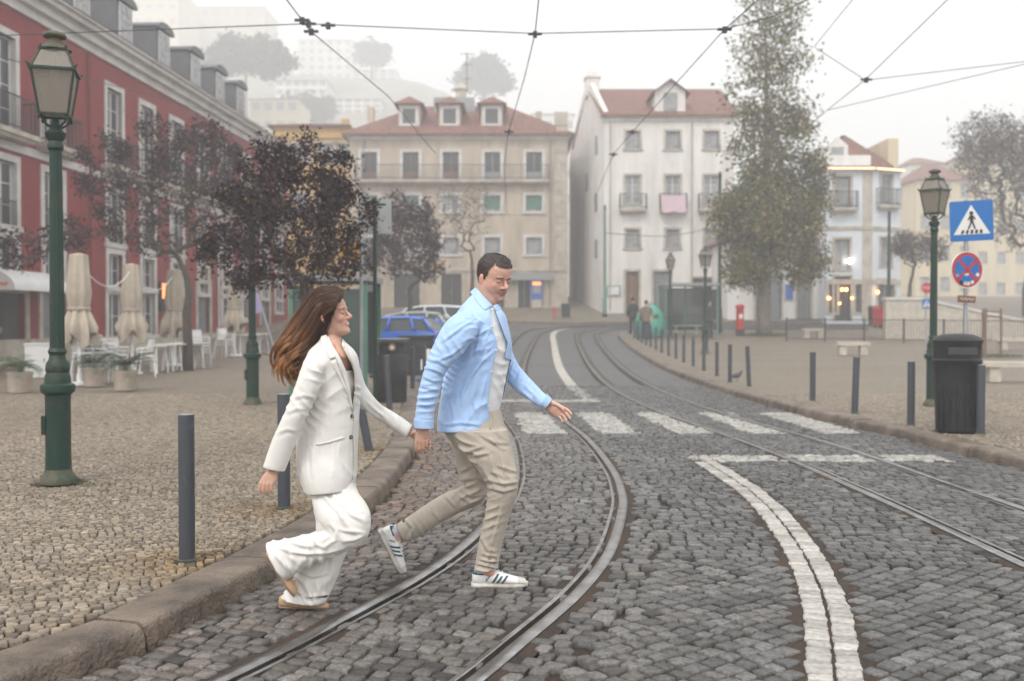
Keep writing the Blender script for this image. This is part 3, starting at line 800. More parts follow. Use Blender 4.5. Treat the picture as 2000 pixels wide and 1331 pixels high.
# ---- generic front building
def block(name, label, x0, x1, D, zb, H, wm, ops, winf, depth=.28, thick=10.0, rz=0.0, base=None, group=None):
    W_ = x1 - x0
    root = empty(name, (x0, D, zb), rz, label, 'building', group)
    w = place(wall_mesh(W_, H, [(o[0], o[1], o[2], o[3]) for o in ops], depth, -1.0).build('wall', M[wm]), root, I4)
    place(MB().box(0, W_, depth + .002, thick, -1.0, H - .01).build('side_walls', M[wm]), root, I4)
    for o in ops: winf(root, o)
    return root
def hip_roof(root, W_, dep, z, h, over, m, inset=None, name='roof', y0=0.0):
    i = inset if inset is not None else dep * .5
    r = MB(); o = over
    r.add([(-o, y0 - o, z), (W_ + o, y0 - o, z), (W_ + o, y0 + dep + o, z), (-o, y0 + dep + o, z), (i, y0 + dep * .5, z + h), (W_ - i, y0 + dep * .5, z + h),
           (-o, y0 - o, z - .12), (W_ + o, y0 - o, z - .12), (W_ + o, y0 + dep + o, z - .12), (-o, y0 + dep + o, z - .12)],
          [(0, 1, 5, 4), (1, 2, 5), (2, 3, 4, 5), (3, 0, 4), (6, 7, 1, 0), (7, 8, 2, 1), (8, 9, 3, 2), (9, 6, 0, 3), (6, 9, 8, 7)])
    return place(r.build(name, M[m]), root, I4)

# beige house (front faces the camera)
D = 66.0; S = FPX / D
bx0, bx1 = (683 - 1000) / S, (1108 - 1000) / S; zb = g(D) + HW
def zpx(v, D): return CAMH + (627 - v) / (FPX / D) 
def X(u): return (u - 1000) / S - bx0
ops = []
cx = [722, 803, 881, 962, 1043]
for i, u in enumerate(cx):
    x = X(u)
    ops.append((x - .52, zpx(352, D) - zb, 1.04, 1.80, 'top', i))
    if i != 2 or True: ops.append((x - .55, zpx(414, D) - zb, 1.10, 1.06, 'mid', i))
    ops.append((x - .52, zpx(497, D) - zb, 1.04, 1.10, 'low', i))
for (u0, u1, k) in ((702, 733, 'shop'), (770, 820, 'shop'), (862, 902, 'shop'), (945, 985, 'shop'), (1012, 1036, 'shop')):
    ops.append((X(u0), .02, (u1 - u0) / S, 2.25, k, 0))
def bw(root, o):
    k, i = o[4], o[5]
    if k == 'top': window(root, I4, o, .24, 'brown_frame' if i < 3 else 'grey_frame', 'white_trim', 'glass', 2, 1, .22, False, pm=True)
    elif k == 'mid':
        w = window(root, I4, o, .24, 'white_frame', 'white_trim', 'glass_curtain', 2, 1, .2)
        if i != 2:
            sh = MB()
            for q in range(8): sh.box(.06, o[2] - .06, .10, .128, .18 + q * .105, .275 + q * .105)
            sh.build('shutter', M['green_shutter'], w)
    elif k == 'low': window(root, I4, o, .24, 'grey_frame', 'white_trim', 'glass_curtain', 2, 1, .2)
    else: door(root, I4, o, .26, 'dark_door', 'stone_trim', .18)
bb = block('beige_house', 'beige four-storey house with red hipped roof, three dormers and a long balcony', bx0, bx1, D, zb, zpx(268, D) - zb, 'beige_wall', ops, bw, thick=11)
Wb = bx1 - bx0; Hb = zpx(268, D) - zb
bal = balcony(bb, I4, X(695), X(1072), zpx(354, D) - zb, .6, .95)
cornice(bb, I4, Wb, Hb, [(.1, -.22, 0), (.3, 0, .12)], 'white_trim')
place(MB().box(-.03, Wb + .03, -.10, .2, zpx(530, D) - zb, zpx(524, D) - zb).build('ledge', M['stone_trim']), bb, I4)
q = MB()
for k in range(14): q.box(Wb - .75 - (.12 if k % 2 else 0), Wb + .02, -.03, .27, .1 + k * .92, .1 + k * .92 + .88)
place(q.build('corner_stones', M['stone_trim']), bb, I4)
hip_roof(bb, Wb, 11, Hb + .13, 3.0, .45, 'tiles', 4.0)
for u in (797, 877, 960):
    x = X(u); z0 = zpx(244, D) - zb
    d = MB(); d.box(x - .72, x + .72, .9, 4.5, z0 - .15, z0 + 1.55); dd = place(d.build('dormer', M['beige_wall']), bb, I4)
    f = MB()
    f.box(x - .62, x - .42, .86, .90, z0 + .05, z0 + 1.35); f.box(x + .42, x + .62, .86, .90, z0 + .05, z0 + 1.35); f.box(x - .42, x + .42, .86, .90, z0 + .05, z0 + .2); f.box(x - .42, x + .42, .86, .90, z0 + 1.18, z0 + 1.35)
    f.build('surround', M['white_trim'], dd)
    f = MB(); f.box(x - .42, x + .42, .88, .898, z0 + .2, z0 + 1.18); f.build('pane', M['glass'], dd)
    f = MB(); f.add([(x - 1.0, .55, z0 + 1.5), (x + 1.0, .55, z0 + 1.5), (x + 1.0, 5.2, z0 + 1.5), (x - 1.0, 5.2, z0 + 1.5), (x, 1.3, z0 + 2.1), (x, 5.2, z0 + 2.2)], [(0, 1, 4), (1, 2, 5, 4), (2, 3, 5), (3, 0, 4, 5), (0, 3, 2, 1)]); f.build('dormer_roof', M['tiles'], dd)
z1 = zpx(190, D) - zb
place(MB().box(X(838), X(922), 4.2, 7.2, z1 - .8, z1 + .85).build('roof_housing', M['grey_frame']), bb, I4)
ch = MB(); ch.box(X(882), X(904), 5, 5.8, z1 + .85, z1 + 1.6); ch.box(X(879), X(907), 4.9, 5.9, z1 + 1.6, z1 + 1.72); ch.add([(X(880), 4.95, z1 + 1.72), (X(906), 4.95, z1 + 1.72), (X(906), 5.85, z1 + 1.72), (X(880), 5.85, z1 + 1.72), (X(893), 5.4, z1 + 2.2)], [(0, 1, 4), (1, 2, 4), (2, 3, 4), (3, 0, 4)])
place(ch.build('chimney', M['stone_trim']), bb, I4)
for (ua, ub, va, vb, y) in ((706, 718, 192, 262, 3.0), (1049, 1061, 195, 256, 4.0), (737, 790, 214, 250, 6.5), (1020, 1048, 205, 250, 6.5)):
    m = MB(); m.box(X(ua), X(ub), y, y + .8, zpx(vb, D) - zb - .6, zpx(va, D) - zb); place(m.build('chimney', M['beige_wall']), bb, I4)
an = MB(); xa = X(905); an.tube([(xa, 5.5, z1 + 1.5), (xa, 5.5, zpx(62, D) - zb)], .03, 5)
for k, zz in enumerate((zpx(66, D) - zb, zpx(88, D) - zb, zpx(118, D) - zb)): an.tube([(xa - .5 + .1 * k, 5.5, zz), (xa + .5 - .1 * k, 5.5, zz)], .022, 4)
place(an.build('aerial', M['iron']), bb, I4)
# shopfront awning strip and cash machine
place(MB().box(X(985), X(1078), -.5, -.002, zpx(548, D) - zb, zpx(534, D) - zb).build('shop_fascia', M['grey_frame']), bb, I4)
M['atm_blue'] = mat('atm_blue', (.03, .10, .42), rough=.4)
at = empty('cash_machine', ((1048 - 1000) / S, D - .30, zb), 0, 'tall blue cash machine panel beside a shop window', 'cash machine')
MB().box(-.37, .37, 0, .285, .55, 2.15).build('panel', M['atm_blue'], at)
MB().box(-.27, .27, -.02, -.004, 1.5, 1.72).build('lit_header', M['orange_lit'], at)
MB().box(-.25, .25, -.03, -.004, .95, 1.42).build('screen', M['grey_frame'], at)
MB().box(-.30, .30, -.02, .28, 0, .545).build('plinth', M['stone_trim'], at)

for xq in (.95, Wb - 1.15):
    place(MB().tube([(xq, -.09, Hb - .3), (xq, -.09, .2)], .05, 8).build('downpipe', M['grey_frame']), bb, I4)
# yellow house behind the red one
D = 71.0; S = FPX / D; zb = g(D)
x0, x1 = (535 - 1000) / S, (683 - 1000) / S - .2
def X2(u): return (u - 1000) / S - x0
ops = [((X2(u) - .62), zpx(319, D) - zb, 1.25, 1.35, 'w') for u in (588, 638, 672)] + [((X2(u) - .62), zpx(420, D) - zb, 1.25, 1.5, 'w') for u in (588, 638)]
yb = block('yellow_house', 'yellow house with grey sash windows under a low tiled roof', x0, x1, D, zb, zpx(248, D) - zb, 'yellow_wall', ops, lambda r, o: window(r, I4, o, .22, 'grey_frame', 'stone_trim', 'glass_curtain', 3, 1, .14), thick=9)
hip_roof(yb, x1 - x0, 9, zpx(247, D) - zb, 1.0, .35, 'tiles', 1.0)
place(MB().box(X2(650), X2(664), 4, 4.7, zpx(247, D) - zb, zpx(212, D) - zb).build('chimney', M['yellow_wall']), yb, I4)
place(MB().box(-.05, x1 - x0 + .05, -.12, -.002, zpx(272, D) - zb, zpx(262, D) - zb).build('cornice', M['yellow_wall']), yb, I4)

# white house right of the alley
D = 62.0; S = FPX / D; zb = g(D) + HW
wx0 = (1180 - 1000) / S; wx1 = (1432 - 1000) / S
def X3(u): return (u - 1000) / S - wx0
ops = []
for i, u in enumerate((1235, 1313, 1388)):
    ops.append((X3(u) - .44, zpx(293, D) - zb, .88, 1.1, 'up', i))
    ops.append((X3(u) - .46, zpx(398, D) - zb, .92, 1.72, 'bal', i))
    ops.append((X3(u) - .42, zpx(485, D) - zb, .84, 1.15, 'low', i))
ops += [(X3(1222), .02, .80, 2.6, 'door', 0), (X3(1276), .02, 1.05, 2.6, 'gate', 0), (X3(1352), .5, 1.4, 1.7, 'shopw', 0)]
def ww(root, o):
    if o[4] in ('up', 'low'): window(root, I4, o, .22, 'grey_frame', 'stone_trim', 'glass_curtain', 2, 2, .13)
    elif o[4] == 'bal': window(root, I4, o, .22, 'white_frame', 'stone_trim', 'glass_curtain', 2, 3, .13, False)
    elif o[4] == 'shopw': window(root, I4, o, .22, 'grey_frame', 'stone_trim', 'glass', 2, 1, .1)
    else: door(root, I4, o, .22, 'brown_frame' if o[4] == 'door' else 'grey_door', 'stone_trim', .14)
Hw = zpx(232, D) - zb; Ww = wx1 - wx0
wb = block('white_house', 'white four-storey house with red tiled roof and a gabled dormer beside the alley', wx0, wx1, D, zb, Hw, 'white_wall', ops, ww, thick=12)
for i, u in enumerate((1235, 1313, 1388)):
    x = X3(u); bal = balcony(wb, I4, x - .85, x + .85, zpx(410, D) - zb, .5, .9)
    if i == 1:
        cl = empty('hanging_cloth', (wx0 + x, D - .5, zpx(415, D)), 0, 'pale pink cloth hung over a balcony railing of the white house', 'cloth')
        c_ = MB(); vs = []
        for a in range(13):
            xx = -.74 + a * 1.48 / 12
            for b_ in range(5): vs.append((xx, -.02 - .035 * abs(math.sin(a * 1.3)) - .01 * b_, .96 - b_ * .26 - .05 * math.sin(a * .26 * math.pi) * b_ / 4))
        c_.add(vs, [(a * 5 + b_, a * 5 + b_ + 1, a * 5 + b_ + 6, a * 5 + b_ + 5) for a in range(12) for b_ in range(4)])
        M['pinkcloth'] = mat('pinkcloth', (.68, .50, .56), rough=.9, var=.1)
        c_.build('cloth_sheet', M['pinkcloth'], cl, smooth=True)
cornice(wb, I4, Ww, Hw, [(.08, -.25, 0), (.28, 0, .14)], 'white_trim')
# left flank seen along the alley: windows and tall end gable
r = MB(); zr = Hw + .15
r.add([(-.3, -.35, zr), (Ww + .3, -.35, zr), (Ww + .3, 6, zr + 3.0), (-.62, 6, zr + 3.0), (-1.35, 12.3, zr), (Ww + .3, 12.3, zr), (-.3, -.35, zr - .12), (Ww + .3, -.35, zr - .12)], [(0, 1, 2, 3), (3, 2, 5, 4), (6, 7, 1, 0), (1, 5, 2)])
place(r.build('roof', M['tiles']), wb, I4)
gb = MB(); gb.prism([(0, -1), (14, -1), (14, Hw + .3), (7.6, Hw + 3.3), (5.0, Hw + 3.3), (0, Hw + .3)], -.3, 0)
Mg = RZ(math.pi / 2 + math.radians(5.6), (-.012, .004, 0))
place(gb.build('gable_wall', M['white_wall']), wb, Mg)
cm = MB(); cm.box(-.75, .15, 5.4, 6.6, Hw + 2.6, Hw + 3.8); cm.box(-.83, .23, 5.3, 6.7, Hw + 3.8, Hw + 3.92); cm.box(-.6, -.35, 5.7, 6.2, Hw + 3.92, Hw + 4.3); cm.box(-.2, .05, 5.7, 6.2, Hw + 3.92, Hw + 4.25)
place(cm.build('chimney', M['white_wall']), wb, I4)
for k, (yy, zz) in enumerate(((2.2, 10.3), (2.2, 6.6), (2.2, 3.6), (5.5, 8.4))):
    s_ = MB(); s_.box(yy, yy + .9, .0, .04, zz, zz + 1.2); place(s_.build('window', M['glass_curtain']), wb, Mg)
xg = X3(1309)
gd = MB(); gd.prism([(xg - .95, zr - .2), (xg + .95, zr - .2), (xg + .95, zr + 1.55), (xg, zr + 2.2), (xg - .95, zr + 1.55)], .3, 6)
gdo = place(gd.build('gable_dormer', M['white_wall']), wb, I4)
m = MB(); m.add([(xg - 1.25, .0, zr + 1.35), (xg, .0, zr + 2.28), (xg, 6, zr + 2.28), (xg - 1.25, 6, zr + 1.35), (xg + 1.25, .0, zr + 1.35), (xg + 1.25, 6, zr + 1.35)], [(0, 1, 2, 3), (1, 4, 5, 2)]); m.build('dormer_roof', M['tiles'], gdo)
m = MB(); m.box(xg - .42, xg + .42, .24, .298, zr + .35, zr + 1.45); m.build('window_frame', M['grey_frame'], gdo)
for i in (0, 1):
    m = MB(); m.box(xg - .36 + i * .38, xg - .02 + i * .38, .222, .238, zr + .42, zr + 1.38); m.build('pane', M['glass_curtain'], gdo)
# banner frame hanging on the wall, notice board by the door
nb = empty('notice_board', ((1198 - 1000) / S, D - .06, zb + 1.1), 0, 'small framed notice board on the white house wall by the green pole', 'notice board')
MB().box(-.42, .42, -.03, .056, 0, .62).build('frame', M['green_shutter'], nb); MB().box(-.35, .35, -.045, -.032, .06, .56).build('sheet', M['white_plastic'], nb)

for xq in (.35, X3(1350)):
    place(MB().tube([(xq, -.09, Hw - .3), (xq, -.09, .2)], .05, 8).build('downpipe', M['stone_trim']), wb, I4)
# low white annex and pale blue corner house on the right
D = 57.0; S = FPX / D; zb = g(D) + HW
ax0, ax1 = (1424 - 1000) / S, (1612 - 1000) / S
def X4(u): return (u - 1000) / S - ax0
ops = [(X4(1478), .02, 1.5, 2.6, 'gate'), (X4(1560), .02, .8, 2.5, 'door'), (X4(1563), zpx(500, D) - zb, .8, 1.0, 'win'), (X4(1440), zpx(510, D) - zb, .8, 1.0, 'win')]
ab = block('white_annex', 'low white two-storey house with a grey garage door behind the tall tree', ax0, ax1, D + .4, zb, zpx(468, D) - zb, 'white_wall', ops,
           lambda r, o: window(r, I4, o, .2, 'grey_frame', 'stone_trim', 'glass_curtain', 2, 2, .1) if o[4] == 'win' else door(r, I4, o, .2, 'grey_door', 'stone_trim', .12), thick=8)
hip_roof(ab, ax1 - ax0, 8, zpx(468, D) - zb + .01, 1.4, .3, 'tiles', 2)
pb = empty('blue_poster', ((1544 - 1000) / S, D + .34, zb + 1.15), 0, 'small blue framed poster on the low white house', 'poster')
MB().box(-.24, .24, -.02, .056, 0, .95).build('frame', M['greymetal'], pb); MB().box(-.2, .2, -.03, -.022, .04, .91).build('sheet', M['atm_blue'], pb)

D = 56.0; S = FPX / D; zb = g(D) + HW
cx0 = (1612 - 1000) / S; cx1 = (1702 - 1000) / S
Hc = zpx(334, D) - zb
def X5(u): return (u - 1000) / S - cx0
ops = [(X5(1643) - .45, zpx(407, D) - zb, .9, 1.75, 'bal'), (X5(1643) - .42, zpx(527, D) - zb, .84, 1.7, 'win'), (X5(1643) - .4, .05, .9, 2.5, 'door'), (X5(1618), .5, .45, 1.7, 'sw'), (X5(1670), .5, .75, 1.7, 'sw')]
def cw(r, o):
    if o[4] == 'door': door(r, I4, o, .22, 'dark_door', 'stone_trim', .12)
    else: window(r, I4, o, .22, 'grey_frame', 'stone_trim', 'glass_curtain' if o[4] != 'sw' else 'glass', 2, 2, .14, False)
cb = block('corner_house', 'pale blue and white corner house with a glowing cornice strip', cx0, cx1, D, zb, Hc, 'blue_wall', ops, cw, thick=7)
balcony(cb, I4, X5(1643) - .8, X5(1643) + .8, zpx(408, D) - zb, .45, .9)
Wc = cx1 - cx0
# second face turned to the right
Mr = RZ(math.radians(24), (Wc, 0, 0)); Wr = 2.1
ops2 = [(.62, zpx(400, D) - zb, .8, 1.7), (.62, zpx(520, D) - zb, .8, 1.6), (.45, .05, 1.2, 2.3)]
place(wall_mesh(Wr, Hc, ops2, .22, -1).build('wall', M['blue_wall']), cb, Mr)
for k, o in enumerate(ops2): window(cb, Mr, o, .2, 'grey_frame', 'stone_trim', 'glass_curtain' if k < 2 else 'glass', 2, 2, .12, False)
balcony(cb, Mr, .25, 1.8, zpx(401, D) - zb, .4, .9)
place(MB().box(0, Wr, .222, 6, -1, Hc - .01).build('side_walls', M['blue_wall']), cb, Mr)
for (Mx, w) in ((I4, Wc), (Mr, Wr)):
    for (za, zb_) in ((zpx(450, D), zpx(443, D)), (zpx(556, D), zpx(546, D))):
        place(MB().box(0, w, -.06, -.003, za - zb, zb_ - zb).build('ledge', M['stone_trim']), cb, Mx)
    place(MB().box(-.02, w + .02, -.3, .2, Hc, Hc + .14).build('cornice', M['white_trim']), cb, Mx)
    M.setdefault('cornice_light', glow('cornice_light', (1.0, .62, .36), 1.3))
    place(MB().box(0, w, -.32, -.302, Hc + .01, Hc + .12).build('light_strip', M['cornice_light']), cb, Mx)
place(MB().box(Wc - .55, Wc - .005, -.035, .2, 0, Hc - .01).build('corner_pilaster', M['stone_trim']), cb, I4)
place(MB().box(0, Wc, .3, .5, Hc + .14, Hc + .9).build('parapet', M['white_wall']), cb, I4)
hip_roof(cb, Wc + 1.6, 7, Hc + .3, 2.3, -.3, 'tiles', 2.2)
dd = MB(); dd.prism([(X5(1640) - .6, Hc + .5), (X5(1640) + .6, Hc + .5), (X5(1640) + .6, Hc + 1.5), (X5(1640), Hc + 2.0), (X5(1640) - .6, Hc + 1.5)], .6, 4); do = place(dd.build('gable_dormer', M['white_wall']), cb, I4)
MB().box(X5(1640) - .35, X5(1640) + .35, .57, .596, Hc + .65, Hc + 1.4).build('pane', M['glass_curtain'], do)
ch = MB(); ch.box(Wc + 1.3, Wc + 1.9, 1.2, 5.5, Hc - 2, Hc + 2.0); place(ch.build('end_wall', M['cream_wall']), cb, I4)
M['warm_bulb'] = glow('warm_bulb', (1.0, .42, .12), 8.0); M['white_bulb'] = glow('white_bulb', (1.0, .97, .9), 14.0)
for (u, v, m, r) in ((1645, 566, 'warm_bulb', .09), (1653, 566, 'warm_bulb', .09), (1619, 583, 'warm_bulb', .09), (1664, 583, 'warm_bulb', .07), (1640, 593, 'warm_bulb', .06), (1659, 510, 'white_bulb', .13), (1714, 571, 'warm_bulb', .09)):
    x, z = XZ(u, v, D - .14)
    l = empty('wall_lamp', (x, D - .14, z), 0, 'small lit wall lamp on the corner house front' if m == 'warm_bulb' else 'bright white lamp on the corner house upper floor', 'lamp', 'lit lamps on the corner house' if m == 'warm_bulb' else None)
    MB().ball((0, 0, 0), r, r, r, 10, 6).build('bulb', M[m], l, smooth=True); b_ = MB().box(-.02, .02, 0, .142 if u < 1702 else .30, -.02, .02); b_.build('bracket', M['iron'], l)

# further right: yellow row and pale house
def simple_house(name, label, u0, u1, vt, D, wm, nx, nz, roofh, zb=None, group=None, depth=8, vb=None, win='glass_curtain', wscale=1.0):
    S = FPX / D; x0, x1 = (u0 - 1000) / S, (u1 - 1000) / S
    zb = g(D) if zb is None else zb; H = zpx(vt, D) - zb; W_ = x1 - x0
    ops = []
    for i in range(nx):
        for j in range(nz):
            w = min(1.0, W_ / nx * .45) * wscale; h = min(1.45, H / nz * .5)
            ops.append((W_ * (i + .5) / nx - w / 2, H * (j + .42) / nz, w, h, 'w'))
    r = block(name, label, x0, x1, D, zb, H, wm, ops, lambda rr, o: window(rr, I4, o, .2, 'grey_frame', 'stone_trim', win, 2, 1, .1, False), thick=depth, group=group)
    if roofh: hip_roof(r, W_, depth, H + .01, roofh, .3, 'tiles', min(W_, depth) * .4)
    return r
simple_house('cream_house', 'cream house with red roof seen behind the right lamp post', 1786, 1902, 352, 105, 'cream_wall', 3, 4, 2.2)
simple_house('cream_house', 'pale cream house behind the leafless right tree', 1900, 2080, 300, 128, 'cream_wall', 5, 5, 2.5)
simple_house('pink_house', 'pale pinkish house with low roof behind the cream house', 1770, 1850, 322, 140, 'white_wall', 3, 5, 1.5)
# ---- castle hill: houses fading into the fog
def hz(u, D): return hill((u - 1000) / FPX * D, D) - 3
for (u0, u1, vt, D, wm, nx, nz, rh, dep, lb) in (
        (262, 352, -22, 330, 'cream_wall', 4, 7, 0, 16, 'tall cream house high on the foggy hill'),
        (352, 520, 18, 357, 'beige_wall', 8, 6, 3.0, 14, 'long brownish house high on the foggy hill beside the cream one'),
        (540, 640, 160, 266, 'white_wall', 6, 4, 1.8, 10, 'white terrace house with wide front below the hilltop pine'),
        (490, 585, 196, 210, 'cream_wall', 4, 4, 1.6, 9, 'cream hillside house right above the yellow house roof'),
        (585, 690, 82, 378, 'white_wall', 6, 7, 1.0, 14, 'white tower-like house near the top of the foggy hill'),
        (690, 775, 140, 350, 'white_wall', 5, 5, 1.4, 12, 'white stepped house on the foggy hill right of the tower'),
        (655, 745, 196, 259, 'white_wall', 5, 4, 1.4, 10, 'white house on the foggy slope just behind the beige house chimney'),
        (1040, 1120, 225, 210, 'white_wall', 4, 5, 1.4, 10, 'white house seen in the gap between beige and white houses')):
    simple_house('hill_house', lb, u0, u1, vt, D, wm, nx, nz, rh, hz((u0 + u1) / 2, D), 'houses on the foggy hill', dep * 1.4, wscale=1.6)
# ------------------------------------------------------------------ street furniture
def gz(y, walk_=True): return g(y) + (HW if walk_ else 0)
def at_px(u, v, walk_=True):
    """ground point seen at a photo pixel"""
    y = 2.0
    while y < 90:
        p = PX(u, v, y)
        if p.z <= gz(y, walk_): return p.x, y
        y += .02
    return p.x, y

def lamp_post(loc, label, rz=0.0):
    r = empty('street_lamp', loc, rz, label, 'street lamp', 'green lantern lamp posts')
    MB().lathe([(.165, 0), (.165, .03), (.15, .06), (.125, .09), (.118, .12)], n=24).build('base_plate', M['grime'], r, smooth=40)
    p = MB().lathe([(.116, .10), (.112, .30), (.112, .70), (.116, .76), (.15, .785), (.155, .82), (.15, .845), (.118, .86), (.112, .92), (.10, .95), (.108, .98), (.10, 1.03), (.078, 1.06), (.07, 1.10), (.085, 1.13), (.07, 1.16)], n=24)
    pd = p.build('pedestal', M['ironpaint'], r, smooth=35)
    MB().box(-.14, -.105, -.05, .05, .42, .58).build('hatch', M['ironpaint'], pd)
    po = MB(); n = 24; vs = []; zs = [(1.14, .066), (2.2, .060), (2.86, .054)]
    for z, rr in zs:
        for k in range(n):
            w = 2 * math.pi * k / n; q = rr * (1 if k % 2 else .90); vs.append((q * math.cos(w), q * math.sin(w), z))
    po.add(vs, [(i * n + k, i * n + (k + 1) % n, (i + 1) * n + (k + 1) % n, (i + 1) * n + k) for i in range(2) for k in range(n)])
    po.build('pole', M['ironpaint'], r, smooth=30)
    MB().lathe([(.056, 2.85), (.072, 2.87), (.072, 2.90), (.06, 2.93), (.085, 2.96), (.095, 3.0), (.06, 3.03), (.035, 3.08), (.03, 3.12)], n=20).build('collar', M['ironpaint'], r, smooth=35)
    br = MB()
    for sx, sy in ((1, 1), (1, -1), (-1, 1), (-1, -1)):
        br.tube([(0, 0, 3.06), (.05 * sx, .05 * sy, 3.055), (.095 * sx, .095 * sy, 3.09), (.11 * sx, .11 * sy, 3.16)], .011, 6)
    br.build('bracket', M['ironpaint'], r)
    # lantern
    ln = MB(); b, w, t = .122, .182, .108; z0, z1, z2 = 3.15, 3.52, 3.70
    def fr(a, za, q, m_=ln, h=.018):
        for s1 in (-1, 1):
            m_.box(-a - q, a + q, s1 * a - q, s1 * a + q, za - h / 2, za + h / 2); m_.box(s1 * a - q, s1 * a + q, -a + q, a - q, za - h / 2, za + h / 2)
    fr(b, z0, .014); fr(w, z1, .022, h=.022); fr(t, z2, .016)
    for sx in (-1, 1):
        for sy in (-1, 1):
            ln.tube([(b * sx, b * sy, z0), (w * sx, w * sy, z1)], .012, 6); ln.tube([(w * sx, w * sy, z1), (t * sx, t * sy, z2)], .010, 6)
            ln.tube([(w * sx, w * sy, z1 + .005), ((w + .035) * sx, (w + .035) * sy, z1 + .035)], [.014, .004], 6)
            ln.ball((b * sx, b * sy, z0 - .03), .016, .016, .022, 8, 6); ln.ball((t * sx, t * sy, z2 + .02), .013, .013, .018, 8, 6)
    lf = ln.build('lantern', M['ironpaint'], r)
    for k in range(4):
        for (a, za, c_, zc) in ((b, z0, w, z1), (w, z1, t, z2)):
            m = MB(); R_ = Matrix.Rotation(k * math.pi / 2, 4, 'Z'); e = .004
            vs = [R_ @ Vector(v) for v in ((-a, -a, za), (a, -a, za), (c_, -c_, zc), (-c_, -c_, zc), (-a, -a + e, za), (a, -a + e, za), (c_, -c_ + e, zc), (-c_, -c_ + e, zc))]
            m.add(vs, [(0, 1, 2, 3), (7, 6, 5, 4), (0, 4, 5, 1), (2, 6, 7, 3)]); m.build('glass_pane', M['lampglass'], lf)
    MB().lathe([(.148, 3.705), (.11, 3.73), (.075, 3.76), (.06, 3.80), (.10, 3.815), (.105, 3.83), (.09, 3.85), (.03, 3.87), (.001, 3.872)], n=20).build('cap', M['grime'], lf, smooth=40)
    MB().lathe([(.02, 3.68), (.035, 3.60), (.045, 3.5), (.04, 3.42), (.02, 3.36), (.001, 3.355)], n=14).build('bulb', M['white_plastic'], lf, smooth=True)
    return r
lamps = [(-3.91, 8.56, 'tall dark green street lamp with square lantern beside the pavement edge, rusty foot', .30), (-4.33, 16.6, 'green street lamp under the dark tree, its lantern hidden in the branches', .5),
         (6.90, 16.3, 'green street lamp standing behind the black litter bin', .75), (6.98, 36.0, 'green street lamp on the plaza between the bus shelter and the bollards', .6), (7.15, 45.0, 'green street lamp in front of the white house beside the bus shelter', .2)]
L0 = None
for (x, y, lb, rz) in lamps:
    if L0 is None: L0 = o = lamp_post((x, y, gz(y)), lb, rz)
    else: o = copy_tree(L0); o['label'] = lb
    o.location = (x, y, gz(y)); o.rotation_euler = (0, 0, rz); o.scale = (.92, .92, 1)

def bollard_mesh(h, r=.046):
    return MB().lathe([(r, -.05), (r, h - .008), (r * .97, h - .002), (r * .9, h)], n=24).mesh('post', M['bollard'], 40), MB().lathe([(r * .88, h - .001), (r * .86, h + .003), (.001, h + .004)], n=24).mesh('cap', M['greymetal'], 40), MB().lathe([(r + .012, -.02), (r + .012, .006), (r + .002, .012)], n=20).mesh('foot_ring', M['grime'], 40)
BM = bollard_mesh(.85)
def bollard(x, y, label, tilt=(0, 0), z=None, group='grey steel bollards', s=1.0):
    r = empty('bollard', (x, y, gz(y)), 0, label, 'bollard', group); r.rotation_euler = (tilt[0], tilt[1], 0); r.scale = (s, s, 1)
    p = link('post', BM[0], parent=r); link('cap', BM[1], parent=p); link('foot_ring', BM[2], parent=r)
    return r
bollard(-1.895, 5.78, 'grey bollard on the left pavement closest to the broken kerb stone')
bollard(-1.70, 7.40, 'grey bollard behind the back of the woman in white')
bollard(-1.54, 10.7, 'leaning grey bollard below the woman\'s outstretched arm', (.0, -.19))
bollard(-1.92, 15.6, 'slightly leaning grey bollard in front of the dark grey litter bin', (.0, -.06))
for (u, v) in ((806, 760), (829, 752)):
    x, y = at_px(u, v); bollard(x, y, 'grey bollard at the kerb just beyond the grey litter bin', group='bollards beyond the grey litter bin')
for (u, v, lb) in ((1915, 848, 'grey bollard touching the black litter bin'), (1779, 830, 'grey bollard left of the black litter bin'), (1669, 808, 'grey bollard with a pale sticker at its top beside the crossing'), (1587, 783, 'grey bollard on the plaza edge, next one before the pigeon\'s pair')):
    x, y = at_px(u, v); bollard(x, y, lb, (0, .03 if u == 1669 else 0), s=1.08)
x, y = at_px(1428, 745); bollard(x - .03, y, 'grey bollard beside the pigeon')
x, y = at_px(1463, 753); bollard(x, y, 'leaning grey bollard on the plaza kerb right of the pigeon', (0, -.05))
for (u, v) in ((1391, 733), (1366, 723), (1346, 714), (1328, 707), (1313, 700), (1299, 694), (1286, 688), (1275, 682), (1265, 677), (1256, 673), (1248, 669), (1241, 664), (1234, 660)):
    x, y = at_px(u, v); bollard(x + .12, y, 'grey bollard in the row along the curved plaza kerb', group='bollards along the plaza kerb')

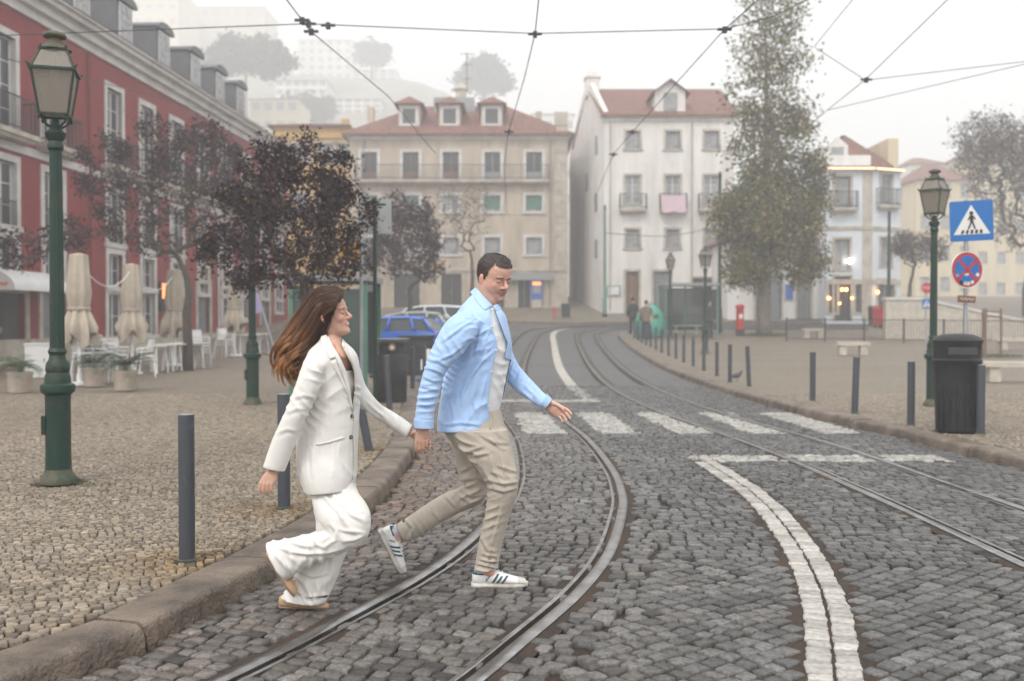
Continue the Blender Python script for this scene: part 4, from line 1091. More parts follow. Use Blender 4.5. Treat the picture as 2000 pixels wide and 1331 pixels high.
# dark grey litter bin, left
x, y = at_px(765, 785)
r = empty('litter_bin', (x, y, gz(y)), .15, 'dark grey round litter bin with a saucer lid and round ashtray', 'litter bin')
MB().lathe([(.24, 0), (.255, .03), (.262, .5), (.262, .80), (.25, .82)], n=28, sx=1.02, sy=.95).build('body', M['greyplastic'], r, smooth=35)
MB().lathe([(.22, .82), (.22, .98), (.235, .985)], n=28).build('neck', M['greyplastic'], r, smooth=35)
MB().lathe([(.10, .97), (.26, 1.02), (.315, 1.075), (.32, 1.085), (.29, 1.09), (.001, 1.075)], n=28, sy=.85).build('lid', M['greymetal'], r, smooth=35)
b = MB(); b.lathe([(.075, 0), (.075, .02), (.06, .03)], n=20); o = b.build('ashtray', M['brown_frame'], r); o.location = (0, -.235, .94); o.rotation_euler = (math.pi / 2, 0, 0)
b = MB(); b.lathe([(.04, 0), (.04, .012), (.001, .013)], n=16); o2 = b.build('ashtray_hole', M['white_trim'], o); o2.location = (0, 0, .026)
# grey street cabinet with posters behind it
x, y = at_px(812, 735)
r = empty('street_cabinet', (x, y + .4, gz(y)), .05, 'grey street cabinet with torn posters behind the grey litter bin', 'cabinet')
MB().box(-.42, .42, -.25, .25, 0, .95).build('body', M['greyplastic'], r); MB().box(-.46, .46, -.29, .29, .95, 1.02).build('top', M['greyplastic'], r)
for k, (a, c_) in enumerate(((.10, .35), (.14, .62))): MB().box(a, a + .2, -.262, -.252, c_ - .2, c_ + .06).build('poster', M['white_plastic'], r)

# black litter bin, right
x, y = at_px(1868, 842)
r = empty('litter_bin', (x, y, gz(y)), -.1, 'large black plastic litter bin with domed hood and graffiti, below the signs', 'litter bin')
MB().lathe([(.245, 0), (.25, .02), (.262, .4), (.285, .85), (.295, .87), (.30, .90), (.285, .92)], n=32, sy=.92).build('body', M['blackplastic'], r, smooth=35)
h = MB(); n = 32
h.lathe([(.285, .92), (.288, 1.10), (.30, 1.12), (.305, 1.15), (.27, 1.19), (.18, 1.225), (.001, 1.235)], n=n, sy=.92); hd = h.build('hood', M['blackplastic'], r, smooth=35)
o = MB().box(-.17, .17, -.01, .01, -.045, .045).build('slot', M['dark_door'], hd); o.location = (-.02, -.262, 1.02)
for (px_, c_, w) in ((-.06, 'white_plastic', .035), (.13, 'white_plastic', .055), (.135, 'orange_print', .03)):
    o = MB().box(-w / 2, w / 2, -.004, .004, -.022, .022).build('sticker', M[c_], hd); o.location = (px_, -.277 + abs(px_) * .22 - (.003 if c_ == 'orange_print' else 0), 1.02); o.rotation_euler = (0, 0, px_ * 3)
for k in range(10):
    w = -math.pi / 2 + (k - 4.5) * .28
    m = MB().box(-.012, .012, -.006, .006, .05, .84); o = m.build('rib', M['blackplastic'], r); o.location = (.266 * math.cos(w), .245 * math.sin(w), 0); o.rotation_euler = (0, 0, w + math.pi / 2)
M['chalk'] = mat('chalk', (.05, .05, .05), rough=.8)
gt = MB()
for k in (0, 2, 3, 5):
    a = [(-.14 + .04 * k + .03 * math.sin(q * 1.9 + k), -.275 + .10 * ((-.14 + .04 * k) ** 2) * 9 - .004, .28 + q * .09 + .05 * math.sin(k * 2.1)) for q in range(5)]
    gt.tube([(p[0], -.245 * math.sqrt(max(.1, 1 - (p[0] / .285) ** 2)) - .018, p[2]) for p in a], .004, 4)
gt.build('graffiti', M['chalk'], r)

# traffic signs
M['sign_blue'] = mat('sign_blue', (.0, .13, .42), rough=.35, var=.08); M['sign_white'] = mat('sign_white', (.72, .70, .66), rough=.4, var=.05)
M['sign_red'] = mat('sign_red', (.46, .025, .04), rough=.35, var=.08); M['sign_black'] = mat('sign_black', (.015, .015, .015), rough=.5)
M['sign_back'] = mat('sign_back', (.35, .36, .36), rough=.5, metal=.3, var=.1)
def disc(m_, r, y0, y1, n=40, c=(0, 0)):
    m_.prism([(c[0] + r * math.cos(2 * math.pi * k / n), c[1] + r * math.sin(2 * math.pi * k / n)) for k in range(n)], y0, y1); return m_
def ring(m_, r0, r1, y0, y1, n=40):
    vs = []
    for k in range(n):
        w = 2 * math.pi * k / n
        for rr in (r0, r1):
            for y in (y0, y1): vs.append((rr * math.cos(w), y, rr * math.sin(w)))
    fs = []
    for k in range(n):
        a, b = 4 * k, 4 * ((k + 1) % n)
        fs += [(a, a + 2, b + 2, b), (a + 1, b + 1, b + 3, a + 3), (a, b, b + 1, a + 1), (a + 2, a + 3, b + 3, b + 2)]
    m_.add(vs, fs); return m_
def rsq(w, r, n=5):
    out = []
    for (cx_, cz_, a0) in ((w - r, w - r, 0), (-w + r, w - r, 90), (-w + r, -w + r, 180), (w - r, -w + r, 270)):
        for k in range(n + 1):
            a = math.radians(a0 + 90 * k / n); out.append((cx_ + r * math.cos(a), cz_ + r * math.sin(a)))
    return out
def crossing_plate(parent, w, loc, rot=(0, 0, 0)):
    p = MB(); p.prism(rsq(w, w * .09), 0, .012); pl = p.build('crossing_plate', M['sign_blue'], parent); pl.location = loc; pl.rotation_euler = rot
    MB().prism([(x * .99, z * .99) for x, z in rsq(w, w * .09)], .0125, .016).build('plate_back', M['sign_back'], pl)
    t = w * .86; MB().prism([(-t * .98, -t * .78), (t * .98, -t * .78), (0, t * .92)], -.004, -.0005).build('triangle', M['sign_white'], pl)
    f = MB(); k = w / .30
    disc(f, .028 * k, -.009, -.0045, 16, (.0, .115 * k))
    f.prism([(-.022 * k, .085 * k), (.022 * k, .085 * k), (.026 * k, -.02 * k), (-.020 * k, -.02 * k)], -.009, -.0045)
    for q in ([(-.02, .08), (-.055, .02), (-.042, .008), (-.01, .05)], [(.02, .08), (.06, .03), (.05, .012), (.012, .05)], [(-.018, -.02), (.006, -.02), (-.035, -.125), (-.056, -.12)], [(.0, -.02), (.026, -.02), (.058, -.12), (.036, -.125)]):
        f.prism([(a * k, b * k) for a, b in q], -.009, -.0045)
    for i in range(5):
        x0 = (-.155 + i * .066) * k; f.prism([(x0, -.19 * k), (x0 + .038 * k, -.19 * k), (x0 + .046 * k + (.012 * (2 - i)) * k * .4, -.135 * k), (x0 + .012 * k + (.012 * (2 - i)) * k * .4, -.135 * k)], -.009, -.0045)
    f.build('pedestrian_symbol', M['sign_black'], pl)
    return pl
D = 14.2; S = FPX / D
xp = (1885 - 1000) / S
r = empty('traffic_sign', (xp, D, gz(D)), -.12, 'pole with a blue pedestrian crossing sign above a stickered no-stopping sign', 'traffic sign')
zt = lambda v: CAMH + (627 - v) / S - gz(D)
MB().lathe([(.03, -.05), (.03, zt(392)), (.001, zt(392) + .01)], n=14).build('pole', M['greymetal'], r, smooth=40)
crossing_plate(r, .285, (.055, -.05, zt(433)), (0, math.radians(-2), math.radians(-8)))
ns = MB(); disc(ns, .255, 0, .012, 44); np_ = ns.build('no_stopping_plate', M['sign_red'], r); np_.location = (.0, -.055, zt(528)); np_.rotation_euler = (0, .05, .35)
b = MB(); disc(b, .200, -.004, -.0005, 44); b.build('blue_field', M['sign_blue'], np_)
b = MB()
for a in (45, 135): b.box(-.20, .20, -.007, -.0043, -.022, .022, Matrix.Rotation(math.radians(a), 4, 'Y'))
b.build('red_cross', M['sign_red'], np_)
b = MB(); ring(b, .250, .262, -.003, .014, 44); b.build('rim', M['sign_white'], np_); b = MB(); disc(b, .254, .0125, .016, 44); b.build('plate_back', M['sign_back'], np_)
for (a, c_, w, h, m) in ((-.16, -.09, .05, .04, 'greymetal'), (-.03, -.13, .12, .10, 'sign_blue'), (.0, -.19, .10, .05, 'sign_white'), (.17, -.06, .05, .05, 'sign_white'), (-.09, -.19, .05, .06, 'sign_black'), (-.01, -.07, .07, .03, 'sign_white'), (.09, -.17, .05, .04, 'sign_white')):
    b = MB(); b.box(-w / 2, w / 2, -.0105, -.0075, -h / 2, h / 2); o = b.build('sticker', M[m], np_); o.location = (a, 0, c_); o.rotation_euler = (0, rnd.uniform(-.6, .6), 0)
b = MB(); b.box(-.13, .13, -.008, .008, -.05, .05); o = b.build('small_plate', M['brown_frame'], r); o.location = (.0, -.045, zt(585)); o.rotation_euler = (0, .05, .2)
sq = MB(); sq.tube([(-.10 + .02 * i, -.010, .018 * math.sin(i * 2.1)) for i in range(11)], .006, 5); sq.build('scribble', M['white_trim'], o)
# far stop sign with small crossing plate
D = 34.0; S = FPX / D; r = empty('traffic_sign', ((1808 - 1000) / S, D, gz(D)), .1, 'small red stop sign above a small blue crossing sign near the railing', 'traffic sign')
zt2 = lambda v: CAMH + (627 - v) / S - gz(D)
MB().lathe([(.03, -.05), (.03, zt2(550)), (.001, zt2(550) + .01)], n=10).build('pole', M['greymetal'], r)
b = MB(); b.prism([(.19 * math.cos(math.radians(22.5 + 45 * k)), .19 * math.sin(math.radians(22.5 + 45 * k))) for k in range(8)], 0, .012); o = b.build('stop_plate', M['sign_red'], r); o.location = (0, -.05, zt2(563))
text('STOP', .13, M['sign_white'], o, (0, -.003, 0), (math.pi / 2, 0, 0), ext=.001)
crossing_plate(r, .165, (0, -.05, zt2(594)))
# blank sign panel on a tall pole (seen from behind) with an orange bus plate
x, y = at_px(733, 790); S = FPX / y
r = empty('bus_stop_sign', (x, y, gz(y)), .0, 'tall thin pole with a pale blank panel among the dark branches', 'sign')
zz = lambda v: CAMH + (627 - v) / S - gz(y)
MB().lathe([(.035, -.05), (.033, zz(388)), (.001, zz(387))], n=12).build('pole', M['ironpaint'], r, smooth=40)
MB().box((700 - 733) / S, (765 - 733) / S, .036, .06, zz(457), zz(389)).build('panel', M['sign_back'], r)
MB().box(-.18, .18, .028, .0355, zz(402), zz(398)).build('cross_bar', M['ironpaint'], r)
M['orange_sign'] = mat('orange_sign', (.78, .36, .03), rough=.5, var=.1)
S = FPX / 16.6
r = empty('bus_stop_flag', ((706 - 1000) / S, 16.6, gz(16.6)), 0, 'orange square bus stop plate on a thin pole beside the dark tree', 'sign')
MB().lathe([(.03, -.05), (.03, CAMH + (627 - 474) / S - gz(15))], n=10).build('pole', M['greymetal'], r)
MB().box((667 - 706) / S, (705 - 706) / S - .032, -.02, .02, CAMH + (627 - 506) / S - gz(15), CAMH + (627 - 475) / S - gz(15)).build('plate', M['orange_sign'], r)
# leaning pole with folded sign
r = empty('leaning_pole', (-5.5, 22.2, gz(22.2)), 0, 'thin grey pole leaning beside the lamp post with a small purple and white plate', 'pole')
a = Vector((.42, 0, .0)); b_ = Vector((-.22, 0, 2.15)); MB().tube([a, b_], .025, 8).build('shaft', M['greymetal'], r)
m = MB(); m.box(-.16, .06, -.035, -.026, 1.75, 2.2); o = m.build('plate', mat('purple', (.30, .24, .42), rough=.6), r); o.rotation_euler = (0, -.28, 0); o.location = (.38, 0, -.1)

# ---- bus shelters
def shelter(loc, rz, L, dep, H, label, ad=True):
    r = empty('bus_shelter', loc, rz, label, 'bus shelter')
    for (x, y) in ((0, 0), (L, 0), (0, dep), (L, dep), (L / 2, dep)):
        MB().box(x - .04, x + .04, y - .04, y + .04, 0, H).build('post', M['green_shutter'], r)
    MB().box(-.1, L + .1, -.08, dep + .12, H, H + .12).build('roof', M['grey_frame'], r)
    for k in range(2): 
        f = MB(); x0 = L * k / 2 + .05; x1 = L * (k + 1) / 2 - .05; f.box(x0, x1, dep - .006, dep + .006, .3, H - .15); f.build('back_pane', M['smoked'], r)
        
        for zq in (.24, H - .15): MB().box(x0, x1, dep - .03, dep + .03, zq, zq + .06).build('rail', M['green_shutter'], r)
    for x in ((0, L) if ad else (0,)):
        f = MB(); f.box(x - .006, x + .006, .05, dep - .05, .3, H - .15); f.build('side_pane', M['smoked'], r)
    s_ = MB(); s_.box(.4, L - .4, dep - .5, dep - .12, .44, .49); sb_ = s_.build('bench', M['greymetal'], r)
    for xq in (.7, L - .76): MB().box(xq, xq + .06, dep - .4, dep - .2, 0, .44).build('bench_leg', M['greymetal'], sb_)
    return r
# left shelter: long side along the street, seen through its panes
shelter((-2.74, 18.6, gz(20)), math.pi / 2, 1.9, 1.38, 2.14, 'green framed glass bus shelter behind the woman')
shelter(((1300 - 1000) / (FPX / 46.5), 46.5, gz(46.5)), .05, 2.45, 1.4, 2.35, 'glass bus shelter on the plaza beside the green dome container')
# ---- green dome container, post box, green poles
D = 45.6; S = FPX / D
r = empty('bottle_bank', ((1270 - 1000) / S, D, gz(D)), .3, 'teal green dome shaped bottle bank on the plaza', 'recycling bank')
pf = [(.60, 0), (.66, .08), (.69, .45), (.66, .80), (.56, 1.10), (.40, 1.32), (.20, 1.45), (.001, 1.49)]
MB().lathe(pf, n=28).build('dome', M['teal'], r, smooth=40)
for k in range(3):
    w = -math.pi / 2 + (k - 1) * 1.1; o = MB().lathe([(.11, 0), (.11, .05), (.07, .06)], n=16).build('port', M['dark_door'], r); o.location = (.60 * math.cos(w), .60 * math.sin(w), .95); o.rotation_euler = (math.radians(75), 0, w + math.pi / 2)
MB().lathe([(.08, 1.46), (.08, 1.56), (.03, 1.58)], n=12).build('lifting_eye', M['greymetal'], r)
D = 46.5; S = FPX / D
r = empty('post_box', ((1445 - 1000) / S, D, gz(D)), 0, 'red pillar post box with black foot beside the tall tree', 'post box')
MB().lathe([(.20, 0), (.20, .30), (.18, .31)], n=24).build('foot', M['sign_black'], r, smooth=40)
MB().lathe([(.175, .30), (.175, 1.30), (.18, 1.31)], n=24).build('body', M['red_paint'], r, smooth=40); MB().lathe([(.215, 1.31), (.22, 1.36), (.19, 1.42), (.10, 1.46), (.001, 1.47)], n=24).build('cap', M['red_paint'], r, smooth=40)
MB().box(-.10, .10, -.185, -.165, 1.14, 1.18).build('slot', M['sign_black'], r); MB().box(-.08, .08, -.183, -.168, .80, 1.0).build('plate', M['sign_white'], r)
for (u, vt, D, lb) in ((1181, 402, 59.5, 'thin green tram pole beside the alley and white house'), (1405, 338, 49.0, 'dark green tram pole left of the tall tree'), (1735, 415, 50.0, 'green tram pole in front of the corner house')):
    S = FPX / D; h = CAMH + (627 - vt) / S - gz(D)
    r = empty('tram_pole', ((u - 1000) / S, D, gz(D)), 0, lb, 'pole')
    MB().lathe([(.13, -.1), (.13, 1.1), (.10, 1.14), (.085, 2.5), (.07, h), (.001, h + .06)], n=14).build('shaft', M['ironpaint'] if u != 1181 else M['green_shutter'], r, smooth=40)
    MB().lathe([(.16, 0), (.16, .16), (.135, .2)], n=14).build('foot', M['ironpaint'], r); MB().lathe([(.085, h - .25), (.085, h - .12)], n=12).build('band', M['ironpaint'], r)
D = 58.5; S = FPX / D
r = empty('green_bin', ((1105 - 1000) / S, D, gz(D)), 0, 'dark green wheeled bin at the alley corner', 'bin')
MB().box(-.24, .24, -.25, .25, .08, .80).build('body', M['ironpaint'], r); MB().box(-.26, .26, -.28, .27, .80, .86).build('lid', M['ironpaint'], r)
for s1 in (-1, 1): o = MB().lathe([(.08, -.02), (.08, .02)], n=12).build('wheel', M['sign_black'], r); o.location = (s1 * .2, .22, .08); o.rotation_euler = (0, math.pi / 2, 0)
D = 58.0; S = FPX / D
r = empty('hydrant', ((1083 - 1000) / S, D, gz(D)), 0, 'small red hydrant near the cash machine', 'hydrant')
MB().lathe([(.10, 0), (.10, .05), (.07, .08), (.07, .5), (.10, .53), (.09, .62), (.03, .68), (.001, .69)], n=14).build('body', M['red_paint'], r, smooth=40)
for s1 in (-1, 1): o = MB().lathe([(.035, 0), (.035, .07)], n=10).build('outlet', M['red_paint'], r); o.location = (0, 0, .42); o.rotation_euler = (0, s1 * math.pi / 2, 0)
# far containers
for (u, m, lb, D) in ((1726, 'red_paint', 'red waste container beside the ramp wall', 45.0), (1756, 'blackplastic', 'dark waste container beside the red one', 45.4), (1710, 'blackplastic', 'dark narrow waste container left of the red one', 45.6)):
    S = FPX / D; w = .36 if u != 1710 else .2
    r = empty('waste_container', ((u - 1000) / S, D, gz(D) + .45), .05, lb, 'container')
    MB().prism([(-w, .1), (w, .1), (w * 1.1, .85), (-w * 1.1, .85)], -.35, .35).build('body', M[m], r); MB().prism([(-w * 1.15, .85), (w * 1.15, .85), (w * .9, .98), (-w * .9, .98)], -.4, .4).build('lid', M[m], r)
    for s1 in (-1, 1): o = MB().lathe([(.1, -.03), (.1, .03)], n=12).build('wheel', M['sign_black'], r); o.location = (s1 * w * .8, -.3, .1); o.rotation_euler = (0, math.pi / 2, 0)
    MB().box(-w * 1.0, w * 1.0, -.3, .3, -.46, -.0).build('stand', M['stone_bench'], r)
# ramp wall on the far right
m = MB(); y0 = 44.2; S = FPX / y0
r = empty('ramp_wall', ((1730 - 1000) / S, y0, gz(y0)), 0, 'sloping pale stone ramp wall behind the railing', 'wall')
m.prism([(0, -.2), (9, -.2), (9, .15), (1.5, 1.75), (0, 1.75)], 0, .35); m.build('wall_body', M['stone_bench'], r)
m = MB(); m.prism([(-.05, 1.752), (1.5, 1.752), (9, .152), (9, .26), (1.52, 1.87), (-.05, 1.87)], -.06, .41); m.build('coping', M['white_trim'], r)
# railing along the back of the plaza, in bays
bay = None
for k in range(11):
    x0 = 11.9 + k * 1.6; y0 = 43.2 - k * .25
    if bay is None:
        r = MB(); 
        for i in range(14): r.box(.06 + i * .115, .078 + i * .115, -.009, .009, .12, .92)
        bars = r.mesh('bars', M['iron'])
        q = MB().box(.03, 1.6, -.018, .018, .92, .955).mesh('top_rail', M['iron']); q2 = MB().box(.03, 1.6, -.014, .014, .09, .12).mesh('bottom_rail', M['iron']); pp = MB().box(-.025, .03, -.025, .025, -.1, 1.02).mesh('post', M['iron']); bay = True
    o = empty('railing', (x0, y0, gz(y0)), -.155, 'black iron railing bay along the back of the plaza', 'railing', 'railing bays behind the plaza')
    link('bars', bars, parent=o); link('top_rail', q, parent=o); link('bottom_rail', q2, parent=o); link('post', pp, parent=o)
# stone benches
def bench(x, y, w, lb, rz):
    r = empty('stone_bench', (x, y, gz(y)), rz, lb, 'bench', 'stone benches on the plaza')
    MB().box(-w / 2, w / 2, -.25, .25, .34, .46).build('seat', M['stone_bench'], r)
    for s1 in (-1, 1): MB().box(s1 * w * .32 - .12, s1 * w * .32 + .12, -.2, .2, 0, .34).build('leg', M['stone_bench'], r)
for (u, v, w, lb, rz) in ((1588, 662, .95, 'small stone bench near the foot of the tall tree', -.1), (1665, 694, 1.1, 'stone bench behind the bollard with the pale sticker', -.12), (1982, 746, 1.5, 'stone bench right of the black litter bin', -.15), (1985, 684, 1.6, 'stone bench behind the young tree frame', -.1)):
    x, y = at_px(u, v); bench(x, y, w, lb, rz)
# wooden tree guard
x, y = at_px(1930, 698); r = empty('tree_guard', (x, y, gz(y)), .2, 'brown wooden stake frame round a young planting', 'tree guard')
for (a, b_) in ((-.3, -.25), (.3, -.25), (0, .3)): MB().tube([(a, b_, 0), (a * .95, b_ * .95, 1.65)], .04, 8).build('stake', M['wood'], r)
for zq in (1.55, 1.38):
    m = MB()
    for p, q in (((-.3, -.25), (.3, -.25)), ((.3, -.25), (0, .3)), ((0, .3), (-.3, -.25))): m.tube([(p[0], p[1], zq), (q[0], q[1], zq)], .025, 6)
    m.build('cross_rail', M['wood'], r)
def tuft(name, c, rx, ry, h, n, mname, label, seed, cols_=None, broad=.006):
    """low grass or leaves, one mesh of bent blades"""
    q = random.Random(seed); m = MB()
    for i in range(n):
        a = q.uniform(0, 6.28); d = math.sqrt(q.random()); x = rx * d * math.cos(a); y = ry * d * math.sin(a); hh = h * q.uniform(.5, 1.1); b = q.uniform(0, 6.28); l = hh * q.uniform(.2, .7)
        ux, uy = math.cos(b), math.sin(b)
        m.add([(x - uy * broad, y + ux * broad, 0), (x + uy * broad, y - ux * broad, 0), (x + ux * l * .4 + uy * broad * .7, y + uy * l * .4 - ux * broad * .7, hh * .6), (x + ux * l * .4 - uy * broad * .7, y + uy * l * .4 + ux * broad * .7, hh * .6), (x + ux * l, y + uy * l, hh)], [(0, 1, 2, 3), (3, 2, 4)])
    o = m.build(name, M[mname]); o.location = c; tag(o, kind='stuff'); return o
tuft('grass', (x + .3, y, gz(y)), .9, .5, .16, 500, 'grass', '', 3)
xt, yt = at_px(1490, 657); tuft('grass', (xt, yt - .3, gz(yt)), 1.1, .5, .2, 700, 'grass', '', 4)
tuft('grass', (-3.62, 8.42, HW), .28, .10, .03, 120, 'grass', '', 5, broad=.003)
# pigeon
x, y = at_px(1429, 745); x += .10; r = empty('pigeon', (x, y - .1, gz(y)), 0, 'grey pigeon on the pavement at the foot of a bollard', 'pigeon')
m = MB(); pts = [(-.17, 0, .10), (-.12, 0, .115), (-.05, 0, .13), (.03, 0, .145), (.075, 0, .18), (.09, 0, .215), (.105, 0, .235), (.125, 0, .232), (.145, 0, .225)]
m.tube(pts, [.008, .025, .055, .058, .040, .026, .024, .014, .002], 12); m.build('body', mat('pigeon', (.07, .075, .085), rough=.7, var=.3), r, smooth=True)
for s1 in (-1, 1): MB().tube([(.01, s1 * .02, .10), (.012, s1 * .022, .0)], .004, 5).build('leg', M['red_paint'], r)

# ---- cafe terrace: folded umbrellas, chairs, tables, planters
umb = None; U = []
for k, (u, y, lb) in enumerate(((155, 21.6, 'folded beige cafe umbrella farthest from the lamp-shaded tree, beside the white cabinet'), (258, 25.8, 'folded beige cafe umbrella behind the potted palm'), (341, 29.4, 'folded beige cafe umbrella over the stacked white tables'), (458, 34.2, 'folded beige cafe umbrella standing apart by the tree trunk'))):
    x = (u - 1000) / FPX * y
    if umb is None:
        umb = empty('folded_umbrella', (x, y, gz(y)), 0, lb, 'umbrella', 'folded cafe umbrellas')
        MB().tube([(0, 0, 0), (0, 0, 2.84)], .04, 12).build('pole', M['white_plastic'], umb, smooth=40)
        MB().lathe([(.26, 0), (.26, .05), (.06, .08), (.06, .25)], n=20).build('foot', M['white_plastic'], umb, smooth=35)
        n = 64; prof = [(2.86, .04, 0), (2.82, .20, .06), (2.4, .235, .16), (2.0, .275, .2), (1.72, .235, .2), (1.66, .205, .16), (1.60, .24, .22), (1.35, .36, .34), (1.12, .42, .45), (.98, .40, .5)]
        vs = []
        for j, (z, rr, f) in enumerate(prof):
            for k2 in range(n):
                w = 2 * math.pi * k2 / n; c_ = math.cos(w * 8 + .7 * math.sin(w * 2))
                q = rr * (1 - f * .5 + f * .5 * c_); zz = z + (.16 * math.cos(w * 4 + .5) * (1 if j >= 8 else 0))
                vs.append((q * math.cos(w), q * math.sin(w), zz))
        m = MB(); m.add(vs, [(j * n + a, j * n + (a + 1) % n, (j + 1) * n + (a + 1) % n, (j + 1) * n + a) for j in range(len(prof) - 1) for a in range(n)] + [tuple(range(n))])
        m.build('canopy', M['canvas'], umb, smooth=60)
        MB().lathe([(.24, 1.63), (.245, 1.65), (.245, 1.67), (.24, 1.69)], n=24).build('strap', M['canvas'], umb)
        o = umb
    else: o = copy_tree(umb); o['label'] = lb
    o.location = (x, y, gz(y)); o.rotation_euler = (0, 0, k * .5); U.append(Vector((x, y, gz(y))))
for k in (0, 1):
    a, b_ = U[k] + Vector((0, 0, 2.72)), U[k + 1] + Vector((0, 0, 2.72))
    m = MB(); pts = [a.lerp(b_, t / 14) - Vector((0, 0, .52 * 4 * (t / 14) * (1 - t / 14))) - a for t in range(15)]
    m.tube(pts, .014, 6); r = m.build('light_cord', M['white_plastic']); r.location = a
    tag(r, 'white cord sagging between two folded umbrellas', 'cord', 'cords between the umbrellas')
def chair_parts():
    P = {}
    s_ = MB(); s_.box(-.22, .22, -.21, .21, .42, .45); P['seat'] = [s_.mesh('seat', M['white_plastic'])]
    b = MB(); vs = []
    for i in range(9):
        t = math.pi * i / 8; vs += [(-.25 * math.cos(t), .14 * math.sin(t) + .06, .62), (-.25 * math.cos(t), .14 * math.sin(t) + .075, .80)]
    b.add(vs, [(2 * i, 2 * i + 1, 2 * i + 3, 2 * i + 2) for i in range(8)]); b.tube([(-.25 * math.cos(math.pi * i / 8), .14 * math.sin(math.pi * i / 8) + .08, .81) for i in range(9)], .016, 6)
    b.tube([(-.25, .06, .62), (-.25, -.18, .62), (-.24, -.2, .45)], .015, 6); b.tube([(.25, .06, .62), (.25, -.18, .62), (.24, -.2, .45)], .015, 6)
    P['backrest'] = [b.mesh('backrest', M['white_plastic'], True)]
    P['leg'] = [MB().tube([(x * .2, y * .19, .43), (x * .25, y * .24, 0)], .016, 6).mesh('leg', M['white_plastic']) for x in (-1, 1) for y in (-1, 1)]
    return P
CP = chair_parts()
def chair(x, y, z, rz, lb, grp):
    r = empty('plastic_chair', (x, y, z), rz, lb, 'chair', grp)
    for k, ms in CP.items():
        for me in ms: link(k, me, parent=r)
for (px_, y, n, rz) in ((162, 21.9, 4, 1.9), (184, 22.3, 5, 2.2), (205, 22.4, 4, 2.0), (222, 22.9, 3, 2.6), (283, 24.6, 2, -1.2), (388, 28.8, 4, 1.4), (437, 33.5, 3, 1.3)):
    x = (px_ - 1000) / FPX * y
    for k in range(n): chair(x + .02 * k, y - .035 * k, gz(y) + .085 * k, rz, 'white plastic chair in a stack on the cafe terrace', 'stacked white cafe chairs')
tb = MB().lathe([(.36, .70), (.37, .71), (.37, .735), (.001, .737)], n=28).mesh('tabletop', M['white_plastic'], 40)
tl = [MB().tube([(x * .2, y * .2, .70), (x * .26, y * .26, 0)], .02, 6).mesh('leg', M['white_plastic']) for x in (-1, 1) for y in (-1, 1)]
for (px_, y) in ((300, 26.2), (318, 26.9), (337, 27.3), (354, 27.8), (372, 28.2), (473, 34.6), (490, 35.0), (505, 35.3)):
    x = (px_ - 1000) / FPX * y; r = empty('cafe_table', (x, y, gz(y)), rnd.uniform(0, 1.5), 'white round plastic table pushed together on the cafe terrace', 'table', 'white cafe tables')
    link('tabletop', tb, parent=r)
    for q in tl: link('leg', q, parent=r)
def palm_pot(x, y, lb, s=1.0):
    r = empty('potted_palm', (x, y, gz(y)), 0, lb, 'potted plant', 'potted palms on the terrace')
    MB().lathe([(.20, 0), (.21, .02), (.235, .34), (.25, .36), (.25, .40), (.22, .40), (.21, .36), (.001, .35)], n=24).build('pot', M['terracotta'], r, smooth=35)
    q = random.Random(int(x * 100)); m = MB(); t = MB().lathe([(.05, .34), (.045, .5), (.02, .62)], n=10); t.build('trunk', M['bark'], r)
    for i in range(26):
        a = q.uniform(0, 6.28); l = q.uniform(.35, .6) * s; up = q.uniform(.35, 1.1)
        pts = [Vector((math.cos(a) * l * t_, math.sin(a) * l * t_, .5 + l * (up * t_ - .75 * t_ * t_ * (1.3 - up * .5)))) for t_ in (0, .25, .5, .75, 1)]
        for j in range(4):
            for e in range(5):
                c_ = pts[j].lerp(pts[j + 1], e / 5); d = (pts[j + 1] - pts[j]).normalized(); sd = d.cross(Vector((0, 0, 1))); sd = sd.normalized() if sd.length > .01 else Vector((1, 0, 0))
                ll = .15 * s * (1 - .5 * abs((j + e / 5) / 4 - .4))
                for s1 in (-1, 1):
                    tip = c_ + sd * s1 * ll + d * ll * .6 - Vector((0, 0, .03)); m.add([c_ - d * .008, c_ + d * .008, tip], [(0, 1, 2)])
    m.build('fronds', M['palm'], r)
palm_pot(-7.77, 20.0, 'palm in a pale round pot in front of the cafe chairs'); palm_pot(-9.6, 19.4, 'palm in a pale round pot at the far left of the terrace', 1.1); palm_pot(-8.9, 21.2, 'palm in a pale pot half hidden behind the big lamp post', 1.0)
S = FPX / 24.5; r = empty('utility_cabinet', ((77 - 1000) / S, 24.5, gz(24.5)), .1, 'white metal utility cabinet near the red building', 'cabinet')
MB().box(-.28, .28, -.2, .2, 0, .80).build('body', M['white_plastic'], r); MB().box(-.30, .30, -.22, .22, .80, .84).build('lid', M['white_plastic'], r); MB().box(.16, .2, -.215, -.202, .38, .48).build('handle', M['greymetal'], r)
